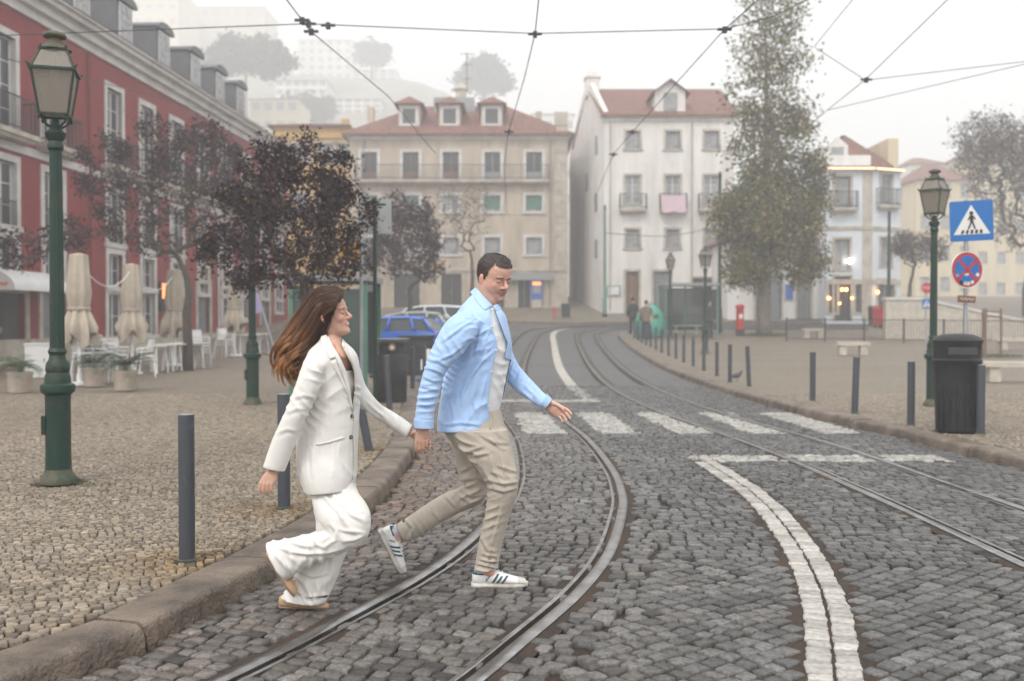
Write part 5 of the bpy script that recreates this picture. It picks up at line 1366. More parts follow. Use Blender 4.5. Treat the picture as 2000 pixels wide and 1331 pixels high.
# painted rock-like mural panel by the shop
# ---- cars
def loft_rows(rows, m=None, closed=False):
    m = m or MB(); n = len(rows[0]); vs = [p for r_ in rows for p in r_]
    m.add(vs, [(i * n + k, i * n + k + 1, (i + 1) * n + k + 1, (i + 1) * n + k) for i in range(len(rows) - 1) for k in range(n - 1)])
    return m
M['car_glass'] = glassy('car_glass', (.10, .12, .12), .08)
def car(loc, rz, paint, label, L=4.1, W_=1.75, H=1.46, wagon=False):
    r = empty('parked_car', loc, rz, label, 'car', 'cars parked on the left')
    h = W_ / 2
    # x along the car (front +x), stations: x, sill z, belt z, half-width
    st = [(-L / 2, .42, .80, h * .80), (-L / 2 + .06, .30, .92, h * .90), (-L / 2 + .35, .24, .96, h * .98), (-L * .28, .22, .95, h), (0, .20, .93, h), (L * .18, .20, .92, h), (L * .30, .22, .90, h * .98), (L * .42, .26, .80, h * .92), (L / 2 - .05, .32, .68, h * .82), (L / 2, .40, .58, h * .70)]
    rows = []
    for (x, zs, zb_, hw) in st:
        ring_ = [(-hw * .93, zs), (-hw, zs + .12), (-hw * 1.01, (zs + zb_) * .5 + .08), (-hw * .96, zb_ - .03), (-hw * .86, zb_), (0, zb_ + .03), (hw * .86, zb_), (hw * .96, zb_ - .03), (hw * 1.01, (zs + zb_) * .5 + .08), (hw, zs + .12), (hw * .93, zs)]
        rows.append([(x, a, b) for a, b in ring_] + [(x, -hw * .93, zs)])
    m = loft_rows(rows); m.add([p for p in rows[0][:-1]], [tuple(range(11))]); m.add([p for p in rows[-1][:-1]], [tuple(range(11))])
    m.build('body', paint, r, smooth=40)
    xr = -L / 2 + (.10 if wagon else .22); top = [(xr, .94, h * .86), (xr + (.22 if wagon else .45), H - .06, h * .68), (-L * .18, H, h * .70), (L * .04, H - .02, h * .70), (L * .16, H - .12, h * .69), (L * .30, .90, h * .84)]
    rows = [[(x, -hw, .90 if False else min(z, .93)), (x, -hw, z - .001 if z < .95 else .93), (x, -hw * .97, (z + .93) / 2), (x, -hw * .9, z), (x, 0, z + .03), (x, hw * .9, z), (x, hw * .97, (z + .93) / 2), (x, hw, .93)] for (x, z, hw) in top]
    loft_rows(rows).build('windows', M['car_glass'], r, smooth=50)
    rf_ = [[(x, -hw * 1.02, z - .05), (x, -hw * .92, z + .004), (x, -hw * .5, z + .028), (x, 0, z + .042), (x, hw * .5, z + .028), (x, hw * .92, z + .004), (x, hw * 1.02, z - .05)] for (x, z, hw) in top[1:5]]
    loft_rows(rf_).build('roof', paint, r, smooth=50)
    for s1 in (-1, 1):
        for (a, b) in (((top[0][0], top[0][1] - .02, top[0][2]), (top[1][0], top[1][1], top[1][2])), ((top[4][0], top[4][1], top[4][2]), (top[5][0], top[5][1], top[5][2])), ((-.05, .93, h * .86), (-.12, H - .02, h * .66)), ((-L * .27, .95, h * .87), (-L * .22, H - .03, h * .67))):
            MB().tube([(a[0], s1 * a[2], a[1]), ((a[0] + b[0]) / 2, s1 * ((a[2] + b[2]) / 2 + .025), (a[1] + b[1]) / 2), (b[0], s1 * b[2] * .96, b[1])], .055, 6).build('pillar', paint, r, smooth=True)
        for x in (-L * .31, L * .31):
            w = MB(); w.lathe([(.20, -.1), (.30, -.1), (.315, -.07), (.315, .07), (.30, .1), (.20, .1)], n=24); o = w.build('wheel', M['sign_black'], r, smooth=40); o.location = (x, s1 * (h - .11), .315); o.rotation_euler = (math.pi / 2, 0, 0)
            rm = MB(); rm.lathe([(.20, -.102), (.19, -.085), (.05, -.07), (.001, -.075)] if s1 > 0 else [(.20, .102), (.19, .085), (.05, .07), (.001, .075)], n=20); rm.build('rim', M['greymetal'], o)
        o = MB().ball((0, 0, 0), .10, .07, .07, 10, 6).build('mirror', paint, r, smooth=True); o.location = (L * .19, s1 * (h + .08), .98)
        b = MB(); b.box(-.02, .10, -.20, .20, -.07, .07); o = b.build('tail_light', M['red_paint'], r); o.location = (-L / 2 + .06, s1 * (h * .66), .80)
        b = MB(); b.box(-.08, .02, -.17, .17, -.06, .06); o = b.build('headlight', M['white_plastic'], r); o.location = (L / 2 - .06, s1 * (h * .6), .60)
        for x in (-.5, .45): b = MB(); b.box(x, x + .16, s1 * h * 1.005 - .012, s1 * h * 1.005 + .012, .76, .79); b.build('door_handle', paint, r)
    b = MB(); b.box(-L / 2 - .012, -L / 2 + .02, -.26, .26, .50, .62); b.build('number_plate', M['white_plastic'], r)
    b = MB(); b.box(-L / 2 - .02, -L / 2 + .12, -h * .82, h * .82, .30, .44); b.build('bumper', M['greyplastic'], r)
    return r
M['car_blue'] = mat('car_blue', (.025, .12, .50), rough=.25, var=.05); M['car_blue'].node_tree.nodes['Principled BSDF'].inputs['Coat Weight'].default_value = .5
M['car_white'] = mat('car_white', (.66, .67, .68), rough=.25, var=.03); M['car_silver'] = mat('car_silver', (.46, .49, .48), rough=.3, metal=.3, var=.05)
car((-4.15, 35.0, g(35)), math.radians(163), M['car_blue'], 'blue hatchback parked beyond the litter bin', 4.0)
car((-4.2, 40.5, g(40.5)), math.radians(168), M['car_silver'], 'silver hatchback parked behind the blue car', 4.1)
car((-3.9, 45.2, g(45.2)), math.radians(170), M['car_white'], 'white estate car parked behind the silver one', 4.4, H=1.56, wagon=True)
# ------------------------------------------------------------------ trees
def leaves_mesh(name, C, size, cols, m, elong=1.8, rs=None):
    """many small leaf quads; C (N,3) centres, cols (N,3)"""
    rs = rs or nr; N = len(C)
    d = rs.normal(size=(N, 3)); d /= np.linalg.norm(d, axis=1)[:, None]
    e = rs.normal(size=(N, 3)); e -= d * (d * e).sum(1)[:, None]; e /= np.linalg.norm(e, axis=1)[:, None]
    s = size * rs.uniform(.6, 1.35, (N, 1))
    a = d * s * elong * .5; b = e * s * .5
    nrm = np.cross(d, e) * s * .18
    V = np.stack([C - a, C + b * .9 + nrm, C + a, C - b * .9 + nrm], 1)
    me = bpy.data.meshes.new(name); me.vertices.add(N * 4); me.vertices.foreach_set('co', V.reshape(-1))
    me.loops.add(N * 4); me.loops.foreach_set('vertex_index', np.arange(N * 4, dtype=np.int32))
    me.polygons.add(N); me.polygons.foreach_set('loop_start', np.arange(0, N * 4, 4, dtype=np.int32))
    at = me.attributes.new('Col', 'FLOAT_COLOR', 'POINT'); c4 = np.ones((N, 4, 4)); c4[:, :, :3] = cols[:, None]; at.data.foreach_set('color', c4.reshape(-1).astype(np.float32))
    me.update(calc_edges=True); me.materials.append(m); return me
def in_blobs(n, blobs, rs, shell=.35):
    """random points inside ellipsoids (cx,cy,cz,rx,ry,rz,weight), a little denser outwards"""
    w = np.array([b[6] for b in blobs], float); w /= w.sum(); pick = rs.choice(len(blobs), n, p=w); out = np.zeros((n, 3))
    d = rs.normal(size=(n, 3)); d /= np.linalg.norm(d, axis=1)[:, None]; r = rs.uniform(shell, 1, n) ** .6
    for i, b in enumerate(blobs):
        k = pick == i; out[k] = np.array(b[:3]) + d[k] * r[k][:, None] * np.array(b[3:6])
    return out
def tree(name, label, base, trunk, blobs, ntip, nleaf, lsize, palette, barkm, seed, rtip=.006, group=None, spread=.16, elong=1.8, upright=0.0, cat='tree', power=.47, thin=None):
    """trunk: [(x,y,z,r)..] local; limbs grow to points spread through the crown blobs"""
    rs = np.random.default_rng(seed); r = empty(name, base, 0, label, cat, group)
    T = in_blobs(ntip, blobs, rs, .15)
    top = np.array(trunk[-1][:3])
    T = T[np.argsort(np.linalg.norm(T - top, axis=1))]
    P = [np.array(t[:3], float) for t in trunk]; par = [i - 1 for i in range(len(trunk))]; first = max(1, len(trunk) // 2)
    arr = np.zeros((len(T) * 4 + len(P), 3)); arr[:len(P)] = P; n = len(P)
    for t in T:
        d = arr[first:n] - t
        dist = np.linalg.norm(d, axis=1) + upright * np.maximum(0, d[:, 2]) + .25 * np.linalg.norm(arr[first:n] - top, axis=1) * 0
        j = first + int(dist.argmin()); a = arr[j]; L = np.linalg.norm(t - a)
        if L < .03: continue
        k = 3 if L > .5 else 2; prev = j
        for q in range(1, k + 1):
            p = a + (t - a) * q / k; p = p + rs.normal(0, .07 * L / k, 3) * (1 if q < k else 0); p[2] += .10 * L * math.sin(math.pi * q / k) * (1 if upright >= 0 else -1)
            arr[n] = p; par.append(prev); prev = n; n += 1
    cnt = np.zeros(n); haschild = np.zeros(n, bool)
    for i in range(n - 1, 0, -1):
        if not haschild[i]: cnt[i] += 1
        cnt[par[i]] += cnt[i]; haschild[par[i]] = True
    rad = rtip * np.maximum(cnt, 1) ** power
    for i, t in enumerate(trunk): rad[i] = max(t[3], 0)
    lim = np.array([trunk[-1][3]]); rad[len(trunk):] = np.minimum(rad[len(trunk):], lim[0] * .8)
    m = MB(); tr = MB()
    tr.tube([t[:3] for t in trunk], [t[3] for t in trunk], 12); tr.build('trunk', barkm, r, smooth=True)
    for i in range(len(trunk), n):
        a, b = arr[par[i]], arr[i]
        if np.linalg.norm(b - a) > 1e-3: m.tube([a, b], [max(min(rad[par[i]], rad[i] * 1.5), rtip), rad[i]], 5 if rad[i] < .03 else 8, cap=False)
    m.build('branches', barkm, r, smooth=True)
    if nleaf:
        tip = arr[len(trunk):n][cnt[len(trunk):n] <= 3]; k = rs.integers(0, len(tip), nleaf)
        dens = rs.random(len(tip)) ** 1.3
        if thin: dens *= np.clip((thin[1] - tip[:, 2]) / (thin[1] - thin[0]), .30, 1)
        dens /= dens.sum(); k = rs.choice(len(tip), nleaf, p=dens)
        C = tip[k] + rs.normal(0, spread, (nleaf, 3))
        cols = np.zeros((nleaf, 3)); pc = rs.choice(len(palette), nleaf, p=np.array([p[3] for p in palette]) / sum(p[3] for p in palette))
        pal = np.array([p[:3] for p in palette]); cols = pal[pc] * rs.uniform(.6, 1.4, (nleaf, 1))
        link('foliage', leaves_mesh('foliage', C, lsize, cols, M['leaf'], elong, rs), parent=r)
    return r
def blobpx(u, v, ru, rv, D, base, depth=None, w=1.0):
    S = FPX / D; p = PX(u, v, D); return (p.x - base[0], 0.0, p.z - base[2], ru / S, depth if depth else ru / S * .9, rv / S, w)
PLUM = [(.042, .021, .025, 6), (.062, .033, .036, 4), (.024, .013, .017, 4), (.09, .05, .042, 1.4), (.45, .20, .04, .08)]
# dark plum trees on the left
def ragged(pts, D, base, seed, n, spread=.62):
    """add small outlying blobs round the main ones so the crown's outline is uneven"""
    q = np.random.default_rng(seed); out = [blobpx(u, v, ru, rv, D, base, None, w) for (u, v, ru, rv, w) in pts]
    for k in range(n):
        u, v, ru, rv, w = pts[q.integers(0, len(pts))]; a = q.uniform(0, 6.28); d = q.uniform(.75, 1.25)
        b = blobpx(u + ru * d * math.cos(a), v - abs(rv * d * math.sin(a)) * (1 if q.random() < .75 else -.8), ru * q.uniform(.12, .3), rv * q.uniform(.15, .4), D, base, None, .16)
        out.append((b[0], q.uniform(-.6, .6) * ru / (FPX / D),) + b[2:])
    return out
D = 27.5; base = ((366 - 1000) / FPX * D, D, gz(D)); S = FPX / D
tree('plum_tree', 'large dark purple tree in front of the red building', base, [(0, 0, -.1, .17), (.02, 0, .7, .13), (-.03, .02, 1.5, .115), (.05, 0, 2.1, .10), (.0, 0, 2.5, .085)],
     ragged([(330, 400, 125, 85, 2), (400, 330, 85, 70, 1.4), (250, 370, 80, 58, 1), (350, 285, 95, 46, 1), (430, 440, 60, 60, .9), (210, 330, 45, 50, .5), (290, 485, 75, 42, .5), (445, 370, 55, 60, .7)], D, base, 3, 40), 1050, 9500, .060, PLUM, M['bark'], 21, group='dark plum trees', spread=.11)
D = 15.5; base = ((600 - 1000) / FPX * D, D, gz(D)); S = FPX / D
tree('plum_tree', 'dark purple tree with some yellow leaves right behind the woman', base, [(0, 0, -.1, .10), (-.02, 0, .6, .085), (.01, 0, 1.2, .078), (-.03, 0, 1.75, .07), (-.04, 0, 2.05, .06)],
     ragged([(555, 440, 125, 85, 2.0), (610, 375, 80, 65, 1.0), (490, 400, 65, 70, 1), (665, 450, 60, 75, 1.1), (600, 525, 125, 48, 1.5), (590, 325, 36, 50, .4), (465, 490, 50, 60, .7), (525, 335, 40, 45, .4), (655, 365, 34, 50, .4)], D, base, 4, 44), 1000, 12500, .044, [(.038, .020, .024, 6), (.058, .031, .033, 4), (.022, .013, .016, 5), (.08, .047, .04, 1.4), (.50, .24, .04, .14)], M['bark'], 22, rtip=.0042, group='dark plum trees', spread=.085)
D = 41.0; base = ((800 - 1000) / FPX * D, D, gz(D)); S = FPX / D
tree('plum_tree', 'dark purple tree in front of the beige house above the parked cars', base, [(0, 0, -.1, .15), (0, 0, .9, .12), (.04, 0, 1.7, .10), (0, 0, 2.3, .085)],
     [blobpx(795, 480, 65, 60, D, base, w=2), blobpx(770, 420, 50, 45, D, base, w=1), blobpx(825, 440, 40, 50, D, base, w=.9), blobpx(745, 500, 45, 45, D, base, w=.9), blobpx(830, 520, 35, 30, D, base, w=.6)], 420, 5200, .095, PLUM, M['bark'], 23, group='dark plum trees', spread=.14)
D = 56.5; base = ((922 - 1000) / FPX * D, D, gz(D))
tree('bare_tree', 'thin leafless tree in front of the beige house', base, [(0, 0, -.1, .16), (-.02, 0, 1.2, .13), (.03, 0, 2.4, .11), (0, 0, 3.2, .09)],
     [blobpx(905, 440, 55, 60, D, base, w=1), blobpx(925, 400, 45, 40, D, base, w=.7), blobpx(870, 400, 35, 40, D, base, w=.4)], 480, 900, .07, [(.13, .10, .08, 3), (.40, .28, .06, .3)], M['bark'], 24, rtip=.006, spread=.12)
D = 26.0; base = ((20 - 1000) / FPX * D, D, gz(D))
tree('plum_tree', 'sparse dark branches in front of the red building beside the awning', (base[0] - 1.6, D, gz(D)), [(0, 0, -.1, .12), (0, 0, 1.2, .10), (.1, 0, 2.2, .08)],
     [blobpx(30, 490, 70, 40, D, (base[0] - 1.6, D, gz(D)), w=1), blobpx(130, 460, 60, 40, D, (base[0] - 1.6, D, gz(D)), w=.8), blobpx(-60, 430, 60, 60, D, (base[0] - 1.6, D, gz(D)), w=1)], 240, 1500, .07, PLUM, M['bark'], 25, group='dark plum trees', spread=.10)
# tall poplar on the plaza
D = 47.0; base = ((1492 - 1000) / FPX * D, D, gz(D))
OL = [(.125, .125, .045, 4), (.17, .15, .055, 3), (.085, .095, .035, 3), (.23, .18, .065, 2), (.27, .17, .07, .7)]
pr = tree('poplar_tree', 'tall poplar with thinning brownish crown on the plaza', base, [(0, 0, -.2, .42), (.02, 0, .6, .34), (0, 0, 2.0, .30), (.05, 0, 4, .25), (.0, 0, 6.5, .19), (.1, 0, 9, .13), (.05, 0, 12, .08), (0, 0, 14.5, .045)],
     [blobpx(1505, 440, 95, 110, D, base, 2.0, 3.2), blobpx(1515, 300, 95, 90, D, base, 2.0, 1.9), blobpx(1500, 200, 90, 80, D, base, 1.9, 1.0), blobpx(1510, 110, 85, 90, D, base, 1.7, 1.0), blobpx(1515, 30, 78, 90, D, base, 1.6, 1.0), blobpx(1510, -60, 55, 60, D, base, 1.2, .5), blobpx(1430, 420, 40, 50, D, base, 1.2, .6), blobpx(1570, 500, 40, 60, D, base, 1.2, .6), blobpx(1460, 530, 45, 40, D, base, 1.2, .7), blobpx(1590, 370, 30, 60, D, base, 1.0, .5)],
     1050, 32000, .13, OL, M['bark_pale'], 31, rtip=.012, spread=.27, elong=1.3, upright=1.2, power=.40, thin=(5.0, 15.0))
D = 60.0; base = ((2010 - 1000) / FPX * D, D, g(D))
tree('bare_tree', 'big leafless tree fading into fog at the right', base, [(0, 0, -.2, .4), (-.1, 0, 1.6, .33), (.1, 0, 3.2, .28), (0, 0, 4.5, .22)],
     [blobpx(1960, 320, 90, 80, D, base, 3, 2), blobpx(1920, 270, 60, 55, D, base, 2.4, 1), blobpx(2040, 300, 90, 100, D, base, 3, 1.6), blobpx(1990, 430, 60, 60, D, base, 2, .5)], 900, 7000, .10, [(.14, .12, .10, 4), (.10, .085, .075, 4)], M['bark'], 32, rtip=.010, spread=.25, elong=3)
D = 52.0; base = ((1775 - 1000) / FPX * D, D, g(D))
tree('bare_tree', 'small leafless tree between the corner house and the right lamp post', base, [(0, 0, -.2, .14), (0, 0, 1.5, .11), (.05, 0, 2.4, .09)],
     [blobpx(1795, 485, 55, 35, D, base, 1.3, 1), blobpx(1760, 480, 25, 25, D, base, .8, .4)], 330, 2600, .08, [(.10, .085, .085, 4), (.14, .11, .10, 2)], M['bark'], 33, rtip=.008, spread=.14, elong=2.2)
PINE = [(.035, .05, .028, 4), (.05, .065, .035, 3), (.025, .035, .022, 3)]
def hill_tree(u, v, ru, rv, D, seed, label, n=5200):
    base = ((u - 1000) / FPX * D, D, hill((u - 1000) / FPX * D, D)); S = FPX / D; p = PX(u, v, D); h = p.z - base[2]
    rr = np.random.default_rng(seed); bl = [blobpx(u, v, ru * .8, rv * .8, D, base, None, 2)]
    for k in range(7): bl.append(blobpx(u + rr.uniform(-.65, .65) * ru, v + rr.uniform(-.45, .35) * rv, ru * .38, rv * .42, D, base, None, .9))
    tree('pine_tree', label, base, [(0, 0, -1, .5), (.1, 0, h * .3, .42), (0, 0, h * .6, .36), (.1, 0, h * .85, .25)], bl, 420, n, 7.0 / S, PINE, M['bark'], seed, rtip=.03, group='trees on the foggy hill', spread=6.0 / S, elong=1.3)
hill_tree(482, 112, 100, 58, 205, 41, 'broad dark pine crown high on the foggy hill', 9000)
hill_tree(595, 212, 70, 34, 238, 42, 'dark rounded tree on the foggy slope above the yellow house')
hill_tree(945, 150, 55, 45, 266, 43, 'pale foggy tree behind the beige house roof')
hill_tree(727, 105, 32, 20, 336, 44, 'small foggy pine between the white hill houses', 2500)

# ------------------------------------------------------------------ tram wires
def PZ(u, v, z):
    a = PX(u, v, 1.0); d = a - Vector((0, 0, CAMH)); t = (z - CAMH) / d.z
    return Vector((0, 0, CAMH)) + d * t
def wire(pts, r, label, clamps=(), sag=0.0):
    o = Vector(pts[0]); m = MB(); P = []
    for a, b in zip(pts[:-1], pts[1:]):
        a, b = Vector(a), Vector(b); n = 8
        for k in range(n): t = k / n; P.append(a.lerp(b, t) - o - Vector((0, 0, sag * (b - a).length * 4 * t * (1 - t))))
    P.append(Vector(pts[-1]) - o); m.tube(P, r, 6)
    root = empty('overhead_wire', o, 0, label, 'wire'); m.build('cable', M['wire'], root)
    for (c, d) in clamps:
        c = Vector(c) - o; q = MB(); q.box(c.x - .10, c.x + .10, c.y - .02, c.y + .02, c.z - .015, c.z + .015); q.box(c.x - .03, c.x + .03, c.y - .03, c.y + .03, c.z - .05, c.z + .035); q.build('clamp', M['wire'], root)
    return root
zc = 5.55
wire([(-15.0, 14.6, 5.75), PZ(0, 70, 5.7), PZ(600, 47, 5.66), PZ(1045, 66, 5.6), PZ(1415, 57, 5.6), PZ(1510, 33, 5.75), (7.5, 11.5, 7.2)], .007, 'cross wire spanning the street from the red building', [(PZ(603, 47, 5.66), 0), (PZ(641, 50, 5.65), 0), (PZ(1045, 67, 5.6), 0), (PZ(1415, 58, 5.6), 0)])
wire([(-2.6, 9.5, zc), PZ(560, 0, zc), PZ(605, 60, zc), PZ(760, 190, zc), PZ(850, 300, zc)], .0075, 'tram wire running over the left pavement towards the beige house', [(PZ(590, 40, zc), 0), (PZ(608, 62, zc), 0)])
wire([(.45, 10, zc), PZ(1052, 0, zc), PZ(1045, 66, zc), PZ(1025, 150, zc), PZ(1008, 208, zc), PZ(992, 262, zc), PZ(985, 330, zc), PZ(990, 420, zc + .6), (2.0, 55, 7.2)], .0075, 'tram wire above the track the couple cross', [(PZ(994, 258, zc), 0)])
wire([(4.2, 10.5, zc), PZ(1480, 0, zc), PZ(1415, 58, zc), PZ(1235, 258, zc), PZ(1198, 302, zc), PZ(1160, 390, zc + .4), (5.0, 57, 7.2)], .0075, 'tram wire above the track beside the plaza', [(PZ(1235, 258, zc), 0), (PZ(1198, 302, zc), 0)])
wire([(7.0, 11, 5.9), PZ(1850, 0, 5.9), PZ(1690, 156, 5.8), PZ(1615, 216, 5.75), (10.5, 49, 7.5)], .007, 'wire descending over the plaza towards the tall tree', [(PZ(1692, 156, 5.8), 0)])
wire([(13.0, 15.5, 5.8), PZ(2000, 121, 5.8), PZ(1690, 157, 5.8), PZ(1590, 92, 6.3), (5.5, 13.0, 7.0)], .0055, 'thin span wire crossing the plaza to the right')
wire([(14, 18.5, 5.8), PZ(2000, 126, 5.75), PZ(1615, 216, 5.7)], .0055, 'lower thin span wire to the right of the tall tree')
wire([PX(1180, 455, 59), PX(1290, 462, 60), PX(1405, 440, 49)], .02, 'thin wire strung between two green tram poles', sag=.01)
wire([PX(0, 112, 20), PX(250, 175, 30), PX(520, 250, 48)], .012, 'dark cable running along the red facade')

# ------------------------------------------------------------------ the fog
hb = MB(); hb.box(-300, 300, -80, 540, -3, 150); hz_ = hb.build('haze', None)
hm = bpy.data.materials.new('haze'); hm.use_nodes = True; hm.node_tree.nodes.clear()
pv = hm.node_tree.nodes.new('ShaderNodeVolumePrincipled'); ho = hm.node_tree.nodes.new('ShaderNodeOutputMaterial')
pv.inputs['Color'].default_value = (.97, .975, .985, 1); pv.inputs['Density'].default_value = HAZE; pv.inputs['Anisotropy'].default_value = .25
hm.node_tree.links.new(pv.outputs[0], ho.inputs['Volume']); hz_.data.materials.clear(); hz_.data.materials.append(hm); tag(hz_, kind='stuff')
# ------------------------------------------------------------------ people
from mathutils.bvhtree import BVHTree
def loft(secs, n=28, sub=5, sq=2.25):
    """closed tube through sections (centre, half-vector, depth half-vector); splined between the sections"""
    A = np.array([np.concatenate([s[0], s[1], s[2]]) for s in secs], float)
    out = []
    m = len(A)
    for i in range(m - 1):
        p0, p1, p2, p3 = A[max(i - 1, 0)], A[i], A[i + 1], A[min(i + 2, m - 1)]
        for k in range(sub):
            t = k / sub; out.append(.5 * (2 * p1 + (p2 - p0) * t + (2 * p0 - 5 * p1 + 4 * p2 - p3) * t * t + (3 * p1 - p0 - 3 * p2 + p3) * t ** 3))
    out.append(A[-1]); V = []; F = []
    for r in out:
        for k in range(n):
            w = 2 * math.pi * k / n; c, s = math.cos(w), math.sin(w)
            c = math.copysign(abs(c) ** (2 / sq), c); s = math.copysign(abs(s) ** (2 / sq), s)
            V.append(r[:3] + r[3:6] * c + r[6:9] * s)
    L = len(out)
    for i in range(L - 1):
        for k in range(n): F.append((i * n + k, i * n + (k + 1) % n, (i + 1) * n + (k + 1) % n, (i + 1) * n + k))
    a, b = len(V), len(V) + 1; V += [out[0][:3], out[-1][:3]]
    for k in range(n): F.append((a, (k + 1) % n, k)); F.append((b, (L - 1) * n + k, (L - 1) * n + (k + 1) % n))
    return V, F
def sil(rows):
    """rows: (x1,y1,x2,y2, D, hd): the two outline pixels of a limb at depth D, half thickness hd"""
    o = []
    for (x1, y1, x2, y2, D, hd) in rows:
        a, b = PX(x1, y1, D), PX(x2, y2, D); o.append((np.array((a + b) / 2), np.array((b - a) / 2), np.array((0, hd, 0))))
    return loft(o)
def chain(pts, rad, n=10):
    """round limb through 3D points with radii, rounded ends"""
    pts = [Vector(p) for p in pts]; a = pts[0] - (pts[1] - pts[0]).normalized() * rad[0] * .7; b = pts[-1] + (pts[-1] - pts[-2]).normalized() * rad[-1] * .7
    P = [a] + pts + [b]; R = [rad[0] * .45] + list(rad) + [rad[-1] * .45]; m = MB(); m.tube(P, R, n); return m.v, m.f
def ell(c, ax, ay, az, n=16, k=10):
    """ellipsoid with axis vectors"""
    m = MB(); m.ball((0, 0, 0), 1, 1, 1, n, k); c, ax, ay, az = map(Vector, (c, ax, ay, az))
    return [c + ax * v[0] + ay * v[1] + az * v[2] for v in m.v], m.f
def union(parts, voxel, smooth=2, fac=.5):
    """one continuous skin round all the parts"""
    m = MB()
    for v, f in parts: m.add(v, f)
    me = m.mesh('tmp'); o = bpy.data.objects.new('tmp', me); COL.objects.link(o)
    rm = o.modifiers.new('r', 'REMESH'); rm.mode = 'VOXEL'; rm.voxel_size = voxel; rm.use_smooth_shade = True
    if smooth: s = o.modifiers.new('s', 'SMOOTH'); s.iterations = smooth; s.factor = fac
    dg = bpy.context.evaluated_depsgraph_get(); dg.update(); out = bpy.data.meshes.new_from_object(o.evaluated_get(dg))
    bpy.data.objects.remove(o); bpy.data.meshes.remove(me); return out
def co_of(me):
    a = np.empty(len(me.vertices) * 3); me.vertices.foreach_get('co', a); return a.reshape(-1, 3)
def nrm_of(me):
    a = np.empty(len(me.vertices) * 3); me.vertices.foreach_get('normal', a); return a.reshape(-1, 3)
def set_co(me, a): me.vertices.foreach_set('co', a.reshape(-1)); me.update()
def proj(P):
    """world points to photo pixels"""
    d = P - np.array((0, 0, CAMH)); f_ = d[:, 1] * _cp - d[:, 2] * _sp; u = d[:, 1] * _sp + d[:, 2] * _cp
    return np.stack([1000 + FPX * d[:, 0] / f_, 665.5 - FPX * u / f_], 1)
def in_poly(P, poly):
    x, y = P[:, 0], P[:, 1]; c = np.zeros(len(P), bool); n = len(poly)
    for i in range(n):
        (x1, y1), (x2, y2) = poly[i], poly[(i + 1) % n]
        if y1 == y2: continue
        c ^= ((y1 > y) != (y2 > y)) & (x < (x2 - x1) * (y - y1) / (y2 - y1) + x1)
    return c
def folds(me, spec, base=0.0):
    """cloth folds: each spec = (centre px, radius px, direction angle deg, wavelength m, height m)"""
    P = co_of(me); N = nrm_of(me); q = proj(P); d = np.zeros(len(P))
    for (cx_, cy_, rad, ang_, wl, amp, *ex) in spec:
        rx = rad; ry = ex[0] if ex else rad
        w = np.exp(-(((q[:, 0] - cx_) / rx) ** 2 + ((q[:, 1] - cy_) / ry) ** 2))
        a = math.radians(ang_); t = P[:, 0] * math.cos(a) + P[:, 2] * math.sin(a); s_ = -P[:, 0] * math.sin(a) + P[:, 2] * math.cos(a)
        ph = 2 * math.pi * t / wl + 2.4 * np.sin(s_ * 11 + cx_) + 1.5 * np.sin(P[:, 1] * 19 + cy_ + t * 6) + .8 * np.sin(s_ * 29 + t * 13)
        rdg = 1 - 2 * np.abs(np.sin(ph * .5)) ** .8
        d += amp * w * rdg * np.clip(.55 + .75 * np.sin(s_ * 13 + cy_ + 2 * np.sin(t * 9 + P[:, 1] * 11)), 0, 1.3)
    set_co(me, P + N * d[:, None])
def creases(me, lines, w=3.4, h=.007, side=None):
    """ridges of cloth along pixel polylines on the camera side of a garment, each with a shallow valley beside it"""
    P = co_of(me); N = nrm_of(me); q = proj(P); d = np.zeros(len(P)); front = np.clip(-N[:, 1] * 2.5 + .3, 0, 1)
    for ln in lines:
        L = np.array(ln, float); best = np.full(len(P), 1e9); sg = np.zeros(len(P)); tt = np.zeros(len(P)); tot = np.linalg.norm(np.diff(L, axis=0), axis=1).sum(); acc = 0
        for a, b in zip(L[:-1], L[1:]):
            ab = b - a; l = np.linalg.norm(ab); t = np.clip(((q - a) @ ab) / (l * l), 0, 1); c = a + t[:, None] * ab; r = q - c; dist = np.linalg.norm(r, axis=1)
            k = dist < best; best[k] = dist[k]; sg[k] = np.sign(ab[0] * r[k, 1] - ab[1] * r[k, 0]); tt[k] = (acc + t[k] * l) / tot; acc += l
        sd = best * sg; env = np.sin(np.pi * np.clip(tt * .9 + .05, 0, 1)) ** .6
        d += h * env * (np.exp(-(sd / w) ** 2) - .75 * np.exp(-((sd - 2.0 * w) / (1.1 * w)) ** 2)) * front
    set_co(me, P + N * d[:, None])
def cut(me, test):
    """delete the faces whose centre passes test(centres, pixels, normals)"""
    bm = bmesh.new(); bm.from_mesh(me); C = np.array([f.calc_center_median() for f in bm.faces]); Nn = np.array([f.normal for f in bm.faces])
    k = test(C, proj(C), Nn); fs = [f for f, x in zip(bm.faces, k) if x]
    bmesh.ops.delete(bm, geom=fs, context='FACES')
    bd = {}
    for e in bm.edges:
        if e.is_boundary:
            for v, o in ((e.verts[0], e.verts[1]), (e.verts[1], e.verts[0])): bd.setdefault(v, []).append(o)
    for _ in range(14):      # even the cut edge
        new = {v: v.co * .4 + sum((o.co for o in os), Vector()) * (.6 / len(os)) for v, os in bd.items() if len(os) == 2}
        for v, c in new.items(): v.co = c
    bm.to_mesh(me); bm.free()
    me.polygons.foreach_set('use_smooth', [True] * len(me.polygons)); me.update()
def own(name, me, m, parent):
    """attach a mesh made in world space to a thing standing at its own base"""
    root = parent
    while root.parent is not None: root = root.parent
    me.transform(Matrix.Translation(-root.location)); me.materials.clear(); me.materials.append(m)
    if len(me.polygons): me.polygons.foreach_set('use_smooth', [True] * len(me.polygons))
    return link(name, me, None, parent)
